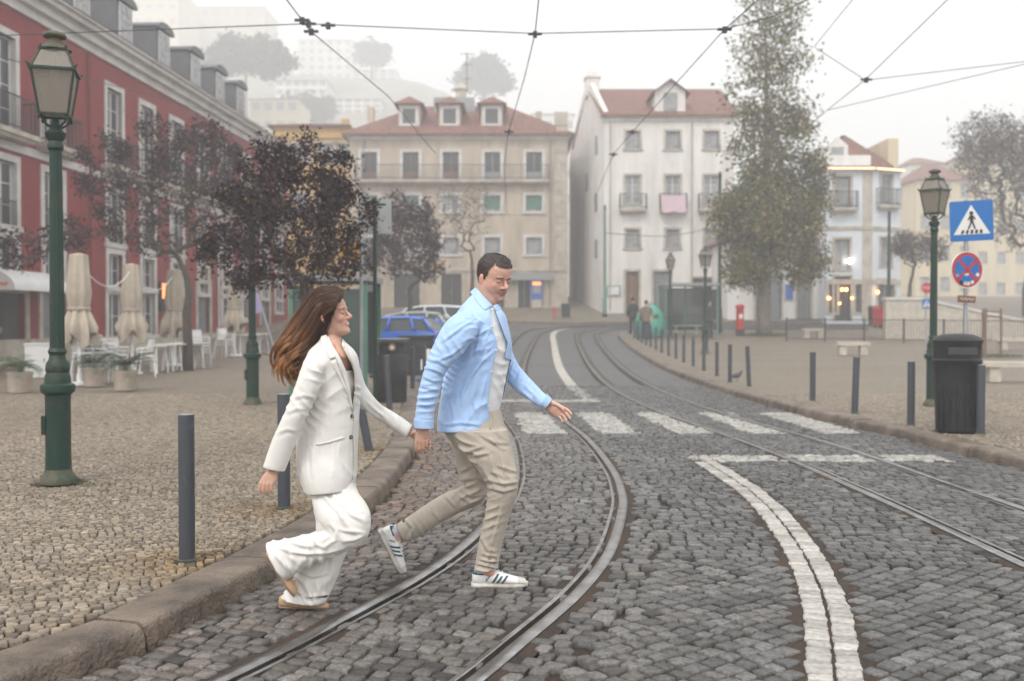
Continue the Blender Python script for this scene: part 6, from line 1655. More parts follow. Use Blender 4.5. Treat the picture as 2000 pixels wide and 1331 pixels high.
def bvh_of(me):
    return BVHTree.FromPolygons([v.co.copy() for v in me.vertices], [tuple(p.vertices) for p in me.polygons])
def hit(bv, u, v, off=.004):
    d = (PX(u, v, 1.0) - Vector((0, 0, CAMH))).normalized(); h = bv.ray_cast(Vector((0, 0, CAMH)), d)
    if h[0] is None: return None
    n = h[1] if h[1].dot(d) < 0 else -h[1]
    return h[0] + n * off, n
def patch(bv, A, B, n=14, k=5, off=.006, th=.004, lift=0.0):
    """cloth strip lying on a garment between two pixel polylines"""
    def smp(Pl, t):
        Pl = np.array(Pl, float); s = np.concatenate([[0], np.cumsum(np.linalg.norm(np.diff(Pl, axis=0), axis=1))]); return np.array([np.interp(t * s[-1], s, Pl[:, 0]), np.interp(t * s[-1], s, Pl[:, 1])])
    top = []; last = None
    for i in range(n + 1):
        a, b = smp(A, i / n), smp(B, i / n)
        for j in range(k + 1):
            p = a + (b - a) * j / k; h = hit(bv, p[0], p[1], off + lift * math.sin(math.pi * j / k))
            if h is None: h = (last[0] + (PX(p[0], p[1], last[0].y) - last[0]), last[1]) if last else (PX(p[0], p[1], 5.3), Vector((0, -1, 0)))
            last = h; top.append(h)
    # even the depth out a little along the strip
    Y = np.array([h[0].y for h in top]).reshape(n + 1, k + 1)
    for _ in range(2): Y[1:-1] = np.minimum(Y[1:-1], (Y[:-2] + Y[1:-1] * 2 + Y[2:]) / 4 + .002)
    vs = []
    for q, h in enumerate(top):
        p = h[0].copy(); y = Y.reshape(-1)[q]; dd = p - Vector((0, 0, CAMH)); vs.append(Vector((0, 0, CAMH)) + dd * (y / p.y))
    m = MB(); W1 = k + 1; N_ = len(vs); back = [v + (v - Vector((0, 0, CAMH))).normalized() * th for v in vs]
    fs = []
    for i in range(n):
        for j in range(k):
            a = i * W1 + j; fs += [(a, a + 1, a + W1 + 1, a + W1), (N_ + a, N_ + a + W1, N_ + a + W1 + 1, N_ + a + 1)]
    rim = [j for j in range(W1)] + [i * W1 + k for i in range(1, n + 1)] + [n * W1 + j for j in range(k - 1, -1, -1)] + [i * W1 for i in range(n - 1, 0, -1)]
    for a, b in zip(rim, rim[1:] + rim[:1]): fs.append((a, N_ + a, N_ + b, b))
    m.add(vs + back, fs); return m.mesh('strip')

def sheet3(A, B, n=12, k=4, th=.004, lift=.0):
    """small cloth leaf between two edges given as (pixel x, pixel y, depth)"""
    A, B = [np.array([tuple(PX(*p)) for p in q]) for q in (A, B)]
    def smp(P, t):
        s = np.concatenate([[0], np.cumsum(np.linalg.norm(np.diff(P, axis=0), axis=1))]); return np.array([np.interp(t * s[-1], s, P[:, i]) for i in range(3)])
    vs = [Vector(smp(A, i / n) * (1 - j / k) + smp(B, i / n) * j / k + np.array((0, -lift * math.sin(math.pi * j / k), lift * .4 * math.sin(math.pi * j / k)))) for i in range(n + 1) for j in range(k + 1)]
    W1 = k + 1; N_ = len(vs); bk = [v + Vector((0, th, 0)) for v in vs]; fs = []
    for i in range(n):
        for j in range(k): a = i * W1 + j; fs += [(a, a + 1, a + W1 + 1, a + W1), (N_ + a, N_ + a + W1, N_ + a + W1 + 1, N_ + a + 1)]
    rim = [j for j in range(W1)] + [i * W1 + k for i in range(1, n + 1)] + [n * W1 + j for j in range(k - 1, -1, -1)] + [i * W1 for i in range(n - 1, 0, -1)]
    for a, b in zip(rim, rim[1:] + rim[:1]): fs.append((a, N_ + a, N_ + b, b))
    m = MB(); m.add(vs + bk, fs); return m.mesh('leaf')
def head_frame(org, h, yaw, pitch):
    y, p = math.radians(yaw), math.radians(pitch)
    f = Vector((math.cos(y) * math.cos(p), -math.sin(y) * math.cos(p), math.sin(p))); r = Vector((-math.sin(y), -math.cos(y), 0)); u = r.cross(f)
    return Matrix(((f.x * h, r.x * h, u.x * h, org.x), (f.y * h, r.y * h, u.y * h, org.y), (f.z * h, r.z * h, u.z * h, org.z), (0, 0, 0, 1)))
RINGS = [(.00, .29, .02, .10), (.035, .36, -.02, .165), (.09, .392, -.06, .215), (.15, .378, -.10, .245), (.20, .372, -.16, .262), (.26, .385, -.23, .275), (.33, .388, -.31, .288), (.42, .378, -.37, .303), (.495, .356, -.41, .316), (.56, .392, -.43, .322), (.65, .402, -.44, .328), (.75, .383, -.432, .322), (.85, .318, -.385, .285), (.93, .21, -.29, .21), (.985, .09, -.15, .10), (1.0, .02, -.06, .03)]
def head_pt(t, w, grow=0.0):
    T = [r[0] for r in RINGS]; f = np.interp(t, T, [r[1] for r in RINGS]); b = np.interp(t, T, [r[2] for r in RINGS]); h = np.interp(t, T, [r[3] for r in RINGS])
    c, s = math.cos(w), math.sin(w); c2 = math.copysign(abs(c) ** .9, c); s2 = math.copysign(abs(s) ** .9, s)
    return Vector(((f + grow) * c2 if c > 0 else (-b + grow) * c2, (h + grow) * s2, t - .45 + (grow if t > .9 else 0)))
def head_parts(Mh, female):
    n = 36; V = []; F = []; ts = np.linspace(0, 1, 42)
    T = [r[0] for r in RINGS]
    for t in ts:
        for k in range(n):
            p_ = head_pt(t, 2 * math.pi * k / n)
            if not female: p_.y *= 1 + .12 * max(0, min(1, (.55 - t) / .25))
            V.append(Mh @ p_)
    for i in range(len(ts) - 1):
        for k in range(n): F.append((i * n + k, i * n + (k + 1) % n, (i + 1) * n + (k + 1) % n, (i + 1) * n + k))
    F.append(tuple(range(n - 1, -1, -1))); F.append(tuple((len(ts) - 1) * n + k for k in range(n)))
    parts = [(V, F)]
    sc = (Mh.col[0].xyz).length
    P = lambda x, y, t: Mh @ Vector((x, y, t - .45))
    nz = 1.0 if female else 1.12
    parts.append(chain([P(.37, 0, .54), P(.415, 0, .47), P(.455, 0, .41), P(.475 if female else .48, 0, .372)], [.026 * sc, .032 * sc, .044 * sc * nz, .046 * sc * nz]))
    for s in (-1, 1):
        parts.append(ell(P(.415, s * .05 * nz, .355), Vector((1, 0, 0)) * .042 * sc, Vector((0, 1, 0)) * .036 * sc, Vector((0, 0, 1)) * .032 * sc))
        parts.append(chain([P(.385, s * .035, .575), P(.385, s * .12, .588), P(.335, s * .21, .575)], [.024 * sc, .026 * sc, .022 * sc]))            # brow
        parts.append(ell(P(.318, s * .128, .497), Mh.col[0].xyz * .055, Mh.col[1].xyz * .068, Mh.col[2].xyz * .046))       # lidded eye
        parts.append(ell(P(.25 if female else .235, s * .175, .375), Mh.col[0].xyz * (.112 if female else .095), Mh.col[1].xyz * .09, Mh.col[2].xyz * .10))      # cheek
        es = .78 if female else 1.0; parts.append(ell(P(-.03, s * .325, .44 if not female else .41), Mh.col[0].xyz * .075 * es + Mh.col[1].xyz * (-.02 * s), Mh.col[1].xyz * .026, Mh.col[2].xyz * .125 * es - Mh.col[0].xyz * .02))
        parts.append(ell(P(-.055, s * .345, .47 if not female else .43), Mh.col[0].xyz * .05 * es, Mh.col[1].xyz * .022, Mh.col[2].xyz * .07 * es))
    sm = .012
    parts.append(chain([P(.315, -.115, .258 + sm), P(.375, -.06, .262), P(.392, 0, .262), P(.375, .06, .262), P(.315, .115, .258 + sm)], [.012 * sc, .022 * sc, .025 * sc, .022 * sc, .012 * sc]))
    parts.append(chain([P(.32, -.10, .232 + sm), P(.372, -.05, .214), P(.386, 0, .212), P(.372, .05, .214), P(.32, .10, .232 + sm)], [.011 * sc, .024 * sc, .028 * sc, .024 * sc, .011 * sc]))
    parts.append(ell(P(.335, 0, .085), Mh.col[0].xyz * .075, Mh.col[1].xyz * .10, Mh.col[2].xyz * .07))
    return parts
def hand(wrist, fwd, side, nrm_, L, curl, thumb=(.55, .8), spread=.10, part='full'):
    """palm and five bent fingers; fwd to the knuckles, side towards the thumb, nrm_ = direction the fingers curl to"""
    f, s, n = Vector(fwd).normalized(), Vector(side).normalized(), Vector(nrm_).normalized(); w = Vector(wrist); out = []
    pw, pl = L * .215, L * .50
    out.append(loft([(np.array(w - f * L * .10), np.array(s * pw * .62), np.array(n * L * .10)), (np.array(w + f * L * .06), np.array(s * pw * .72), np.array(n * L * .105)), (np.array(w + f * pl * .55 + n * L * .01), np.array(s * pw * 1.0), np.array(n * L * .095)), (np.array(w + f * pl * .98 + n * L * .012), np.array(s * pw * .98), np.array(n * L * .07))], 18, 4))
    for i, (o, ln, r) in enumerate(((.75, .44, .047), (.25, .49, .049), (-.25, .455, .046), (-.74, .36, .040))):
        p = w + f * pl * (.97 - .035 * abs(o - .2)) + s * pw * o; d = (f + s * spread * o).normalized(); cu = curl[i] if isinstance(curl, (list, tuple)) else curl
        pts = [p - d * L * .06, p]; a = 0
        for j, (sg, ca) in enumerate(((.46, .55), (.30, 1.0), (.24, .75))):
            a += cu * ca; dd = (d * math.cos(a) + n * math.sin(a)).normalized(); pts.append(pts[-1] + dd * L * ln * sg)
        out.append(chain(pts, [L * r * 1.05, L * r * 1.08, L * r, L * r * .9, L * r * .74], 10))
    t0 = w + f * L * .10 + s * pw * .62 + n * L * .03; td = (f * thumb[0] + s * thumb[1] + n * .35).normalized(); t1 = t0 + td * L * .20; t2 = t1 + (f * .9 + s * .15 + n * .45).normalized() * L * .17; t3 = t2 + (f * .9 - s * .15 + n * .5).normalized() * L * .13
    out.append(chain([t0 - td * L * .05, t0, t1, t2, t3], [L * .075, L * .078, L * .062, L * .055, L * .044], 10))
    return out
def paint(me, fn):
    P = co_of(me); C = np.ones((len(P), 4)); C[:, :3] = fn(P); at = me.attributes.new('Col', 'FLOAT_COLOR', 'POINT'); at.data.foreach_set('color', C.reshape(-1).astype(np.float32))
def skinmat(name):
    m = bpy.data.materials.new(name); m.use_nodes = True; nt = m.node_tree; b = nt.nodes['Principled BSDF']; a = nt.nodes.new('ShaderNodeAttribute'); a.attribute_name = 'Col'
    nt.links.new(a.outputs['Color'], b.inputs['Base Color']); b.inputs['Roughness'].default_value = .48; b.inputs['Subsurface Weight'].default_value = .12; b.inputs['Subsurface Radius'].default_value = (.012, .005, .003); b.inputs['Subsurface Scale'].default_value = 1.0
    no = nt.nodes.new('ShaderNodeTexNoise'); no.inputs['Scale'].default_value = 260; bp = nt.nodes.new('ShaderNodeBump'); bp.inputs['Strength'].default_value = .08; bp.inputs['Distance'].default_value = .004; nt.links.new(no.outputs['Fac'], bp.inputs['Height']); nt.links.new(bp.outputs[0], b.inputs['Normal'])
    return m
M['skin'] = skinmat('skin')
def face_paint(Mh, female, base):
    Mi = np.array(Mh.inverted())
    def fn(P):
        L = P @ Mi[:3, :3].T + Mi[:3, 3]; x, y, t = L[:, 0], np.abs(L[:, 1]), L[:, 2] + .45
        C = np.tile(np.array(base), (len(P), 1)); nz = 1 + .05 * np.sin(P[:, 0] * 90 + 3 * np.sin(P[:, 2] * 60)); C *= nz[:, None]
        inh = (np.abs(L) < np.array([.62, .5, .72])).all(1)
        def mix(w, col): C[:] = C * (1 - w[:, None]) + np.array(col) * w[:, None]
        ck = np.exp(-(((x - .27) / .13) ** 2 + ((y - .20) / .10) ** 2 + ((t - .37) / .09) ** 2)) * inh; mix(ck * .38, (.60, .24, .19))
        ns = np.exp(-(((x - .47) / .07) ** 2 + (y / .07) ** 2 + ((t - .37) / .06) ** 2)) * inh; mix(ns * .4, (.60, .26, .20))
        er = np.exp(-(((x + .03) / .10) ** 2 + ((y - .34) / .05) ** 2 + ((t - .45) / .14) ** 2)) * inh; mix(er * .5, (.62, .25, .20))
        if not female:
            st = np.clip((.36 - t) / .12, 0, 1) * np.clip((x + .06) / .10, 0, 1) * np.clip((t + .08) / .08, 0, 1) * inh; mix(st * .38, (.20, .14, .12))
            mu = np.exp(-(((x - .40) / .05) ** 2 + (y / .10) ** 2 + ((t - .305) / .025) ** 2)) * inh; mix(mu * .28, (.16, .10, .08))
        lip = ((((x - .385) / .07) ** 2 + (y / .115) ** 2 + ((t - .238 - .10 * y) / .045) ** 2) < 1) & inh; mix(lip * .75, (.46, .15, .14) if female else (.44, .18, .155))
        mo = (np.abs(t - .238 - .10 * y - (0 if female else .002)) < .008) & (y < .10) & (x > .30) & inh; mix(mo * .6, (.14, .05, .05))
        if female:
            th = (np.abs(t - .240 - .10 * y) < .014) & (y < .085) & (x > .31) & inh; mix(th * .9, (.72, .68, .62))
        br = (np.abs(t - .590 + .35 * np.maximum(0, y - .14) ** 1.2) < (.016 if female else .022)) & (y > .05) & (y < (.19 if female else .225)) & (x > .24) & inh; mix(br * .62, (.06, .035, .025) if female else (.045, .03, .024))
        la = (np.abs(t - .470 - .10 * np.maximum(0, .13 - np.abs(y - .13)) ** 1.0 + .012) < .011) & (y > .075) & (y < .18) & (x > .27) & inh; mix(la * (.5 if female else .6), (.06, .036, .03))
        so = np.exp(-(((y - .13) / .07) ** 2 + ((t - .505) / .03) ** 2)) * (x > .25) * inh; mix(so * .15, (.40, .20, .16))
        return C
    return fn
def cloth(name, col, rough=.85, wl=900, bump=.12, var=.05, fold=.35, fscale=9.0):
    m = mat(name, col, rough=rough, var=var, scale=6, bump=0, sheen=.15)
    nt = m.node_tree; b = nt.nodes['Principled BSDF']; tc = nt.nodes['Texture Coordinate']
    n1 = nt.nodes.new('ShaderNodeTexNoise'); n1.inputs['Scale'].default_value = wl; n2 = nt.nodes.new('ShaderNodeTexNoise'); n2.inputs['Scale'].default_value = fscale; n2.inputs['Detail'].default_value = 3; n2.inputs['Distortion'].default_value = 1.2
    for n in (n1, n2): nt.links.new(tc.outputs['Object'], n.inputs['Vector'])
    b1_ = nt.nodes.new('ShaderNodeBump'); b1_.inputs['Strength'].default_value = bump; b1_.inputs['Distance'].default_value = .002; b2_ = nt.nodes.new('ShaderNodeBump'); b2_.inputs['Strength'].default_value = fold; b2_.inputs['Distance'].default_value = .02
    nt.links.new(n1.outputs['Fac'], b1_.inputs['Height']); nt.links.new(n2.outputs['Fac'], b2_.inputs['Height']); nt.links.new(b1_.outputs[0], b2_.inputs['Normal']); nt.links.new(b2_.outputs[0], b.inputs['Normal'])
    return m
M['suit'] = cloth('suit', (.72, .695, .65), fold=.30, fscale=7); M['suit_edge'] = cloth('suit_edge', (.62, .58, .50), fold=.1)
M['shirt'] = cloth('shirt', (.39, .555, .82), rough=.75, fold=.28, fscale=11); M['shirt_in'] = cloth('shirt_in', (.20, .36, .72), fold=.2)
M['tee'] = cloth('tee', (.76, .755, .75), fold=.22, fscale=10); M['chino'] = cloth('chino', (.45, .395, .325), rough=.85, fold=.26, fscale=10, var=.08)
M['tan'] = cloth('tan', (.52, .34, .19), rough=.8, fold=.05, var=.12); M['shoe_white'] = mat('shoe_white', (.76, .76, .74), rough=.45, var=.12, scale=18); M['shoe_grey'] = mat('shoe_grey', (.55, .53, .50), rough=.7, var=.15, scale=20)
M['shoe_sole'] = mat('shoe_sole', (.62, .60, .56), rough=.7, col2=(.40, .36, .30), scale=14); M['gum'] = mat('gum', (.30, .22, .15), rough=.8, var=.2); M['stripe'] = mat('stripe', (.025, .10, .115), rough=.6, var=.1); M['horn'] = mat('horn', (.09, .05, .03), rough=.3, var=.4, scale=120)
M['sock'] = mat('sock', (.55, .52, .60), rough=.9, var=.05)
def hairmat(name, rough=.38):
    m = leafmat(name, rough); b = m.node_tree.nodes['Principled BSDF']; b.inputs['Specular IOR Level'].default_value = .55; return m
M['hair'] = hairmat('hair'); M['hair_short'] = mat('hair_short', (.026, .018, .014), rough=.45, col2=(.05, .036, .028), scale=120, bump=.35, bscale=220)

# ============ the woman in white
Dw = 5.2
wx, wy = PX(600, 1188, 5.19).x, 5.19
woman = empty('person', (wx, wy, 0), 0, 'woman in a white trouser suit stepping off the kerb, long brown hair flying back', 'person')
Mw = head_frame(PX(644, 620, Dw), .237, 8, 10)
near, far = 5.04, 5.34
jk = union([sil([(630, 652, 664, 656, Dw, .055), (622, 668, 674, 668, Dw, .085), (606, 684, 690, 684, Dw, .145), (599, 702, 699, 702, Dw, .165), (597, 735, 703, 735, Dw, .155), (592, 770, 704, 770, Dw, .15), (587, 800, 702, 800, Dw, .145), (582, 840, 700, 840, Dw, .15), (580, 880, 698, 878, Dw, .16), (583, 915, 697, 910, Dw, .185), (589, 938, 696, 932, Dw, .195), (598, 959, 692, 950, Dw, .195)]),
           sil([(612, 684, 648, 700, near + .07, .06), (597, 700, 636, 722, near + .01, .07), (586, 728, 628, 748, near - .02, .068), (578, 752, 621, 770, near - .03, .066), (562, 791, 604, 806, near - .04, .062), (547, 826, 588, 840, near - .04, .058), (531, 862, 574, 876, near - .03, .055), (514, 912, 556, 922, near - .02, .052)]),
           sil([(668, 690, 694, 700, far - .02, .05), (684, 735, 704, 722, far + .03, .058), (698, 790, 716, 757, far + .05, .055), (728, 812, 741, 786, far + .05, .052), (760, 834, 771, 806, far + .08, .049), (795, 857, 807, 832, far + .10, .046)])], .006, 3)
folds(jk, [(590, 810, 40, 55, .045, 0.0053), (735, 790, 30, 40, .035, 0.0075), (770, 815, 22, 50, .03, 0.0060), (640, 780, 50, 100, .09, 0.0037), (650, 900, 60, 15, .12, 0.0045), (700, 760, 22, 60, .04, 0.0060), (620, 730, 22, 60, .05, 0.0060)])
creases(jk, [[(716, 765), (727, 788), (722, 806)], [(744, 790), (751, 820)], [(775, 811), (779, 836)], [(572, 778), (592, 772), (612, 776)], [(560, 806), (580, 798), (598, 800)], [(632, 706), (637, 735), (626, 762)], [(542, 846), (560, 838), (578, 842)], [(650, 790), (654, 850), (650, 930)], [(610, 880), (612, 930)]], 3.6, .0045)
Vcut = [(634, 640), (650, 676), (660, 692), (667, 705), (678, 728), (684, 760), (688.5, 800), (692.5, 760), (692, 730), (687, 713), (675, 689), (667, 674), (672, 640)]
cut(jk, lambda C, q, N: (in_poly(q, Vcut) & (C[:, 1] < Dw + .05)) | ((q[:, 1] < 656) & (q[:, 0] > 620) & (q[:, 0] < 690)) | ((N[:, 2] < -.6) & (q[:, 1] > 930) & (q[:, 0] > 575)) | ((q[:, 0] > 792) & (N[:, 0] > .7)) | ((q[:, 1] > 908) & (q[:, 0] < 560) & (N[:, 2] < -.6)))
bvj = bvh_of(jk)
# body: head, neck, chest, arms and legs inside the clothes, hands
hw = hand(PX(535, 919, near - .03), PX(519, 946, near - .06) - PX(535, 919, near - .03), PX(505, 925, near - .05) - PX(535, 930, near - .03), Vector((.35, .55, -.55)), .165, 1.05, (.6, .5))
hw2 = hand(PX(803, 846, far + .10), PX(828, 859, far + .115) - PX(803, 846, far + .10), Vector((.2, -.5, .8)), Vector((.25, -.75, -.55)), .16, .85, (.7, .5))
bodyp = head_parts(Mw, True) + [
    sil([(640, 618, 668, 630, Dw, .045), (639, 640, 669, 648, Dw, .05), (638, 655, 666, 660, Dw, .052), (628, 675, 676, 676, Dw, .09), (612, 695, 690, 695, Dw, .135), (612, 730, 684, 730, Dw, .105), (610, 780, 678, 780, Dw, .095), (606, 830, 676, 830, Dw, .095), (604, 880, 680, 880, Dw, .11), (612, 930, 678, 930, Dw, .11)]),
    sil([(620, 700, 640, 708, near + .06, .04), (590, 760, 612, 772, near - .02, .042), (556, 830, 576, 838, near - .04, .036), (527, 905, 545, 912, near - .03, .028), (524, 916, 546, 923, near - .03, .027)]),
    sil([(678, 708, 690, 712, far, .03), (700, 768, 709, 757, far + .05, .028), (760, 825, 768, 813, far + .08, .028), (797, 850, 805, 838, far + .10, .027), (803, 853, 810, 842, far + .10, .026)]),
    sil([(628, 930, 676, 930, near + .10, .06), (645, 990, 694, 988, near + .05, .06), (662, 1028, 700, 1034, near + .02, .05), (612, 1054, 638, 1074, near + .01, .045), (555, 1075, 575, 1100, near + .01, .038), (530, 1090, 550, 1108, near + .01, .036), (540, 1118, 560, 1104, near + .01, .035)]),
    sil([(625, 930, 675, 930, far - .08, .06), (635, 1000, 680, 1000, far - .1, .06), (628, 1050, 668, 1050, far - .12, .05), (600, 1100, 640, 1105, far - .14, .048), (580, 1150, 606, 1155, far - .15, .036), (572, 1168, 600, 1174, far - .15, .036), (585, 1178, 622, 1180, far - .15, .03)])] + hw + hw2
wb_ = union(bodyp, .0036, 2)
paint(wb_, face_paint(Mw, True, (.56, .33, .24)))
own('body', wb_, M['skin'], woman)
# white camisole top under the jacket
tp = union([sil([(622, 722, 690.5, 724, Dw, .125), (612, 740, 692, 740, Dw, .13), (610, 765, 692.5, 765, Dw, .13), (608, 812, 691, 812, Dw, .12)])], .007, 2)
own('camisole', tp, M['suit'], woman)
jko = own('jacket', jk, M['suit'], woman)
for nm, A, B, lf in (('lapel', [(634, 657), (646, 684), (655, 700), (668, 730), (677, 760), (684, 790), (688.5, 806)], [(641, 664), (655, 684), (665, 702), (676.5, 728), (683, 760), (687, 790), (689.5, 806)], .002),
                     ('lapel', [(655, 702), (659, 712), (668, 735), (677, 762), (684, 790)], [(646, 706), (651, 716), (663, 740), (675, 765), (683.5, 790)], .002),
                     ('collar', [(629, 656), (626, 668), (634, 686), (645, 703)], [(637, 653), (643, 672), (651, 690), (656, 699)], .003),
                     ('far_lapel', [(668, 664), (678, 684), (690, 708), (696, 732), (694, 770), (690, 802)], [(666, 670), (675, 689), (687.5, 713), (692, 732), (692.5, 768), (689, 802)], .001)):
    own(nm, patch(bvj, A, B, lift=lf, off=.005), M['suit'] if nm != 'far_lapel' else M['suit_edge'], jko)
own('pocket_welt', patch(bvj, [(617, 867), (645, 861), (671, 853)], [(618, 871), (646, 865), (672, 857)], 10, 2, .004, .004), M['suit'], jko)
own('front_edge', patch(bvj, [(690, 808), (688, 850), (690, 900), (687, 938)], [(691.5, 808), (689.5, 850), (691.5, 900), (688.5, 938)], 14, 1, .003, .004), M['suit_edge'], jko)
for (u, v) in ((686.8, 813), (684.8, 854)):
    h = hit(bvj, u, v, .001); m = MB(); m.lathe([(.0105, 0), (.0115, .002), (.0105, .0045), (.007, .0035), (.001, .003)], n=18); me = m.mesh('button'); q = h[1].to_track_quat('Z', 'Y').to_matrix().to_4x4(); me.transform(Matrix.Translation(h[0]) @ q); b_ = own('button', me, M['horn'], jko)
    m = MB(); m.lathe([(.003, .0035), (.003, .0055), (.001, .006)], n=8); me = m.mesh('button_thread'); me.transform(Matrix.Translation(h[0]) @ q); own('button_thread', me, M['suit_edge'], b_)
# necklace
bvb = BVHTree.FromPolygons([v.co + woman.location for v in wb_.vertices], [tuple(p.vertices) for p in wb_.polygons])
pts = []
for t in np.linspace(0, 1, 12):
    p = (1 - t) ** 2 * np.array((652, 672)) + 2 * t * (1 - t) * np.array((672, 720)) + t * t * np.array((681, 690)); h = hit(bvb, p[0], p[1], .003)
    if h: pts.append(h[0])
if len(pts) > 3:
    m = MB(); m.tube(pts, .0014, 5); own('necklace', m.mesh('necklace'), mat('gold', (.7, .45, .2), rough=.3, metal=1), woman)
# trousers
tr = union([sil([(602, 920, 692, 920, Dw, .14), (603, 945, 693, 945, Dw, .145), (609, 965, 700, 965, Dw, .13)]),
           sil([(606, 925, 690, 925, near + .14, .09), (606, 955, 695, 955, near + .10, .10), (612, 985, 713, 982, near + .05, .105), (621, 1012, 724, 1008, near + .01, .10), (633, 1034, 719, 1048, near, .095), (612, 1040, 692, 1070, near, .09), (588, 1046, 650, 1090, near, .085), (563, 1052, 608, 1106, near, .085), (540, 1055, 582, 1120, near, .09), (520, 1060, 561, 1133, near, .095)]),
           sil([(606, 930, 690, 930, far - .08, .10), (612, 985, 700, 985, far - .10, .10), (617, 1030, 694, 1032, far - .12, .10), (603, 1072, 680, 1074, far - .14, .095), (585, 1106, 668, 1102, far - .15, .095), (569, 1136, 658, 1136, far - .15, .10), (556, 1156, 647, 1160, far - .15, .105), (549, 1166, 637, 1178, far - .15, .105)])], .006, 3)
folds(tr, [(665, 1010, 40, 65, .07, 0.0090, 40), (655, 1048, 36, -35, .045, 0.0150, 22), (600, 1075, 45, 12, .07, 0.0135, 25), (545, 1085, 25, 30, .06, 0.0150, 30), (620, 1130, 40, -15, .06, 0.0150, 40), (600, 1160, 40, 10, .05, 0.0120, 18), (680, 970, 30, 70, .08, 0.0060, 30)])
creases(tr, [[(644, 951), (658, 985), (673, 1026)], [(646, 960), (662, 978), (687, 1006), (714, 1019)], [(630, 965), (655, 995), (668, 1012)], [(646, 1023), (658, 1037), (655, 1055), (633, 1069)], [(662, 1032), (676, 1037), (712, 1041)], [(671, 1057), (691, 1055), (716, 1044)],
            [(534, 1064), (567, 1078), (601, 1082), (640, 1080), (671, 1072)], [(610, 1046), (619, 1063), (633, 1071)], [(560, 1056), (590, 1066), (612, 1068)], [(540, 1085), (556, 1104), (563, 1125)], [(572, 1123), (594, 1140), (599, 1157)], [(574, 1154), (606, 1166), (640, 1162)], [(581, 1114), (610, 1126), (640, 1120)], [(650, 1090), (646, 1120), (636, 1150)], [(668, 955), (690, 985), (706, 1000)]], 3.4, .0085)
cut(tr, lambda C, q, N: ((N[:, 2] < -.55) & (q[:, 1] > 1140)) | ((N[:, 0] < -.45) & (q[:, 0] < 552) & (N[:, 2] < .2) & (q[:, 1] > 1062) & (q[:, 1] < 1135) & (C[:, 1] < near + .085) & (C[:, 1] > near - .08)))
tro = own('trousers', tr, M['suit'], woman)
sl = tro.modifiers.new('cloth', 'SOLIDIFY'); sl.thickness = .003; sl.offset = -1
def flat_shoe(Mx, s):
    """ballet flat, toe towards +x"""
    a = loft([(np.array((x, 0, z)), np.array((0, w, 0)), np.array((0, 0, h))) for (x, z, w, h) in ((-.002, .032, .018, .018), (.01, .033, .029, .028), (.05, .030, .031, .026), (.10, .024, .030, .020), (.15, .022, .037, .019), (.19, .021, .039, .019), (.225, .018, .030, .015), (.245, .013, .014, .009))], 24, 5)
    me = union([a], .0045, 2); bm = bmesh.new(); bm.from_mesh(me)
    for v in bm.verts:
        if .02 < v.co.x < .165 and v.co.z > .03: v.co.z = min(v.co.z, .046 - .02 * max(0, (v.co.x - .06) / .10))
        v.co.z = max(v.co.z, .004)
    bm.to_mesh(me); bm.free(); me.transform(Mx)
    so = loft([(np.array((x, 0, .004)), np.array((0, w, 0)), np.array((0, 0, .005))) for (x, w) in ((-.002, .014), (.012, .027), (.06, .028), (.11, .025), (.16, .034), (.20, .036), (.23, .026), (.247, .010))], 20, 4)
    sm = MB(); sm.add(*so); sm = sm.mesh('sole'); sm.transform(Mx)
    bo = MB(); bo.ball((.19, 0, .043), .008, .018, .006, 10, 6); bo = bo.mesh('bow'); bo.transform(Mx)
    o = own('shoe', me, M['tan'], woman); own('sole', sm, M['gum'], o); own('bow', bo, M['tan'], o)
def frame_px(u0, v0, u1, v1, D, L, roll=0.0):
    """matrix whose x runs from pixel 0 to pixel 1 at depth D (length L maps to that run), y to the far side"""
    a, b = PX(u0, v0, D), PX(u1, v1, D); x = (b - a); s = x.length / L; x = x.normalized(); y = Vector((0, 1, 0)); z = x.cross(y).normalized()
    R_ = Matrix(((x.x * s, y.x * s, z.x * s, a.x), (x.y * s, y.y * s, z.y * s, a.y), (x.z * s, y.z * s, z.z * s, a.z), (0, 0, 0, 1))); return R_ @ Matrix.Rotation(roll, 4, 'X')
flat_shoe(frame_px(546, 1186, 643, 1190, far - .15, .247), 1)
flat_shoe(frame_px(516, 1083, 574, 1166, near + .01, .247), 1)
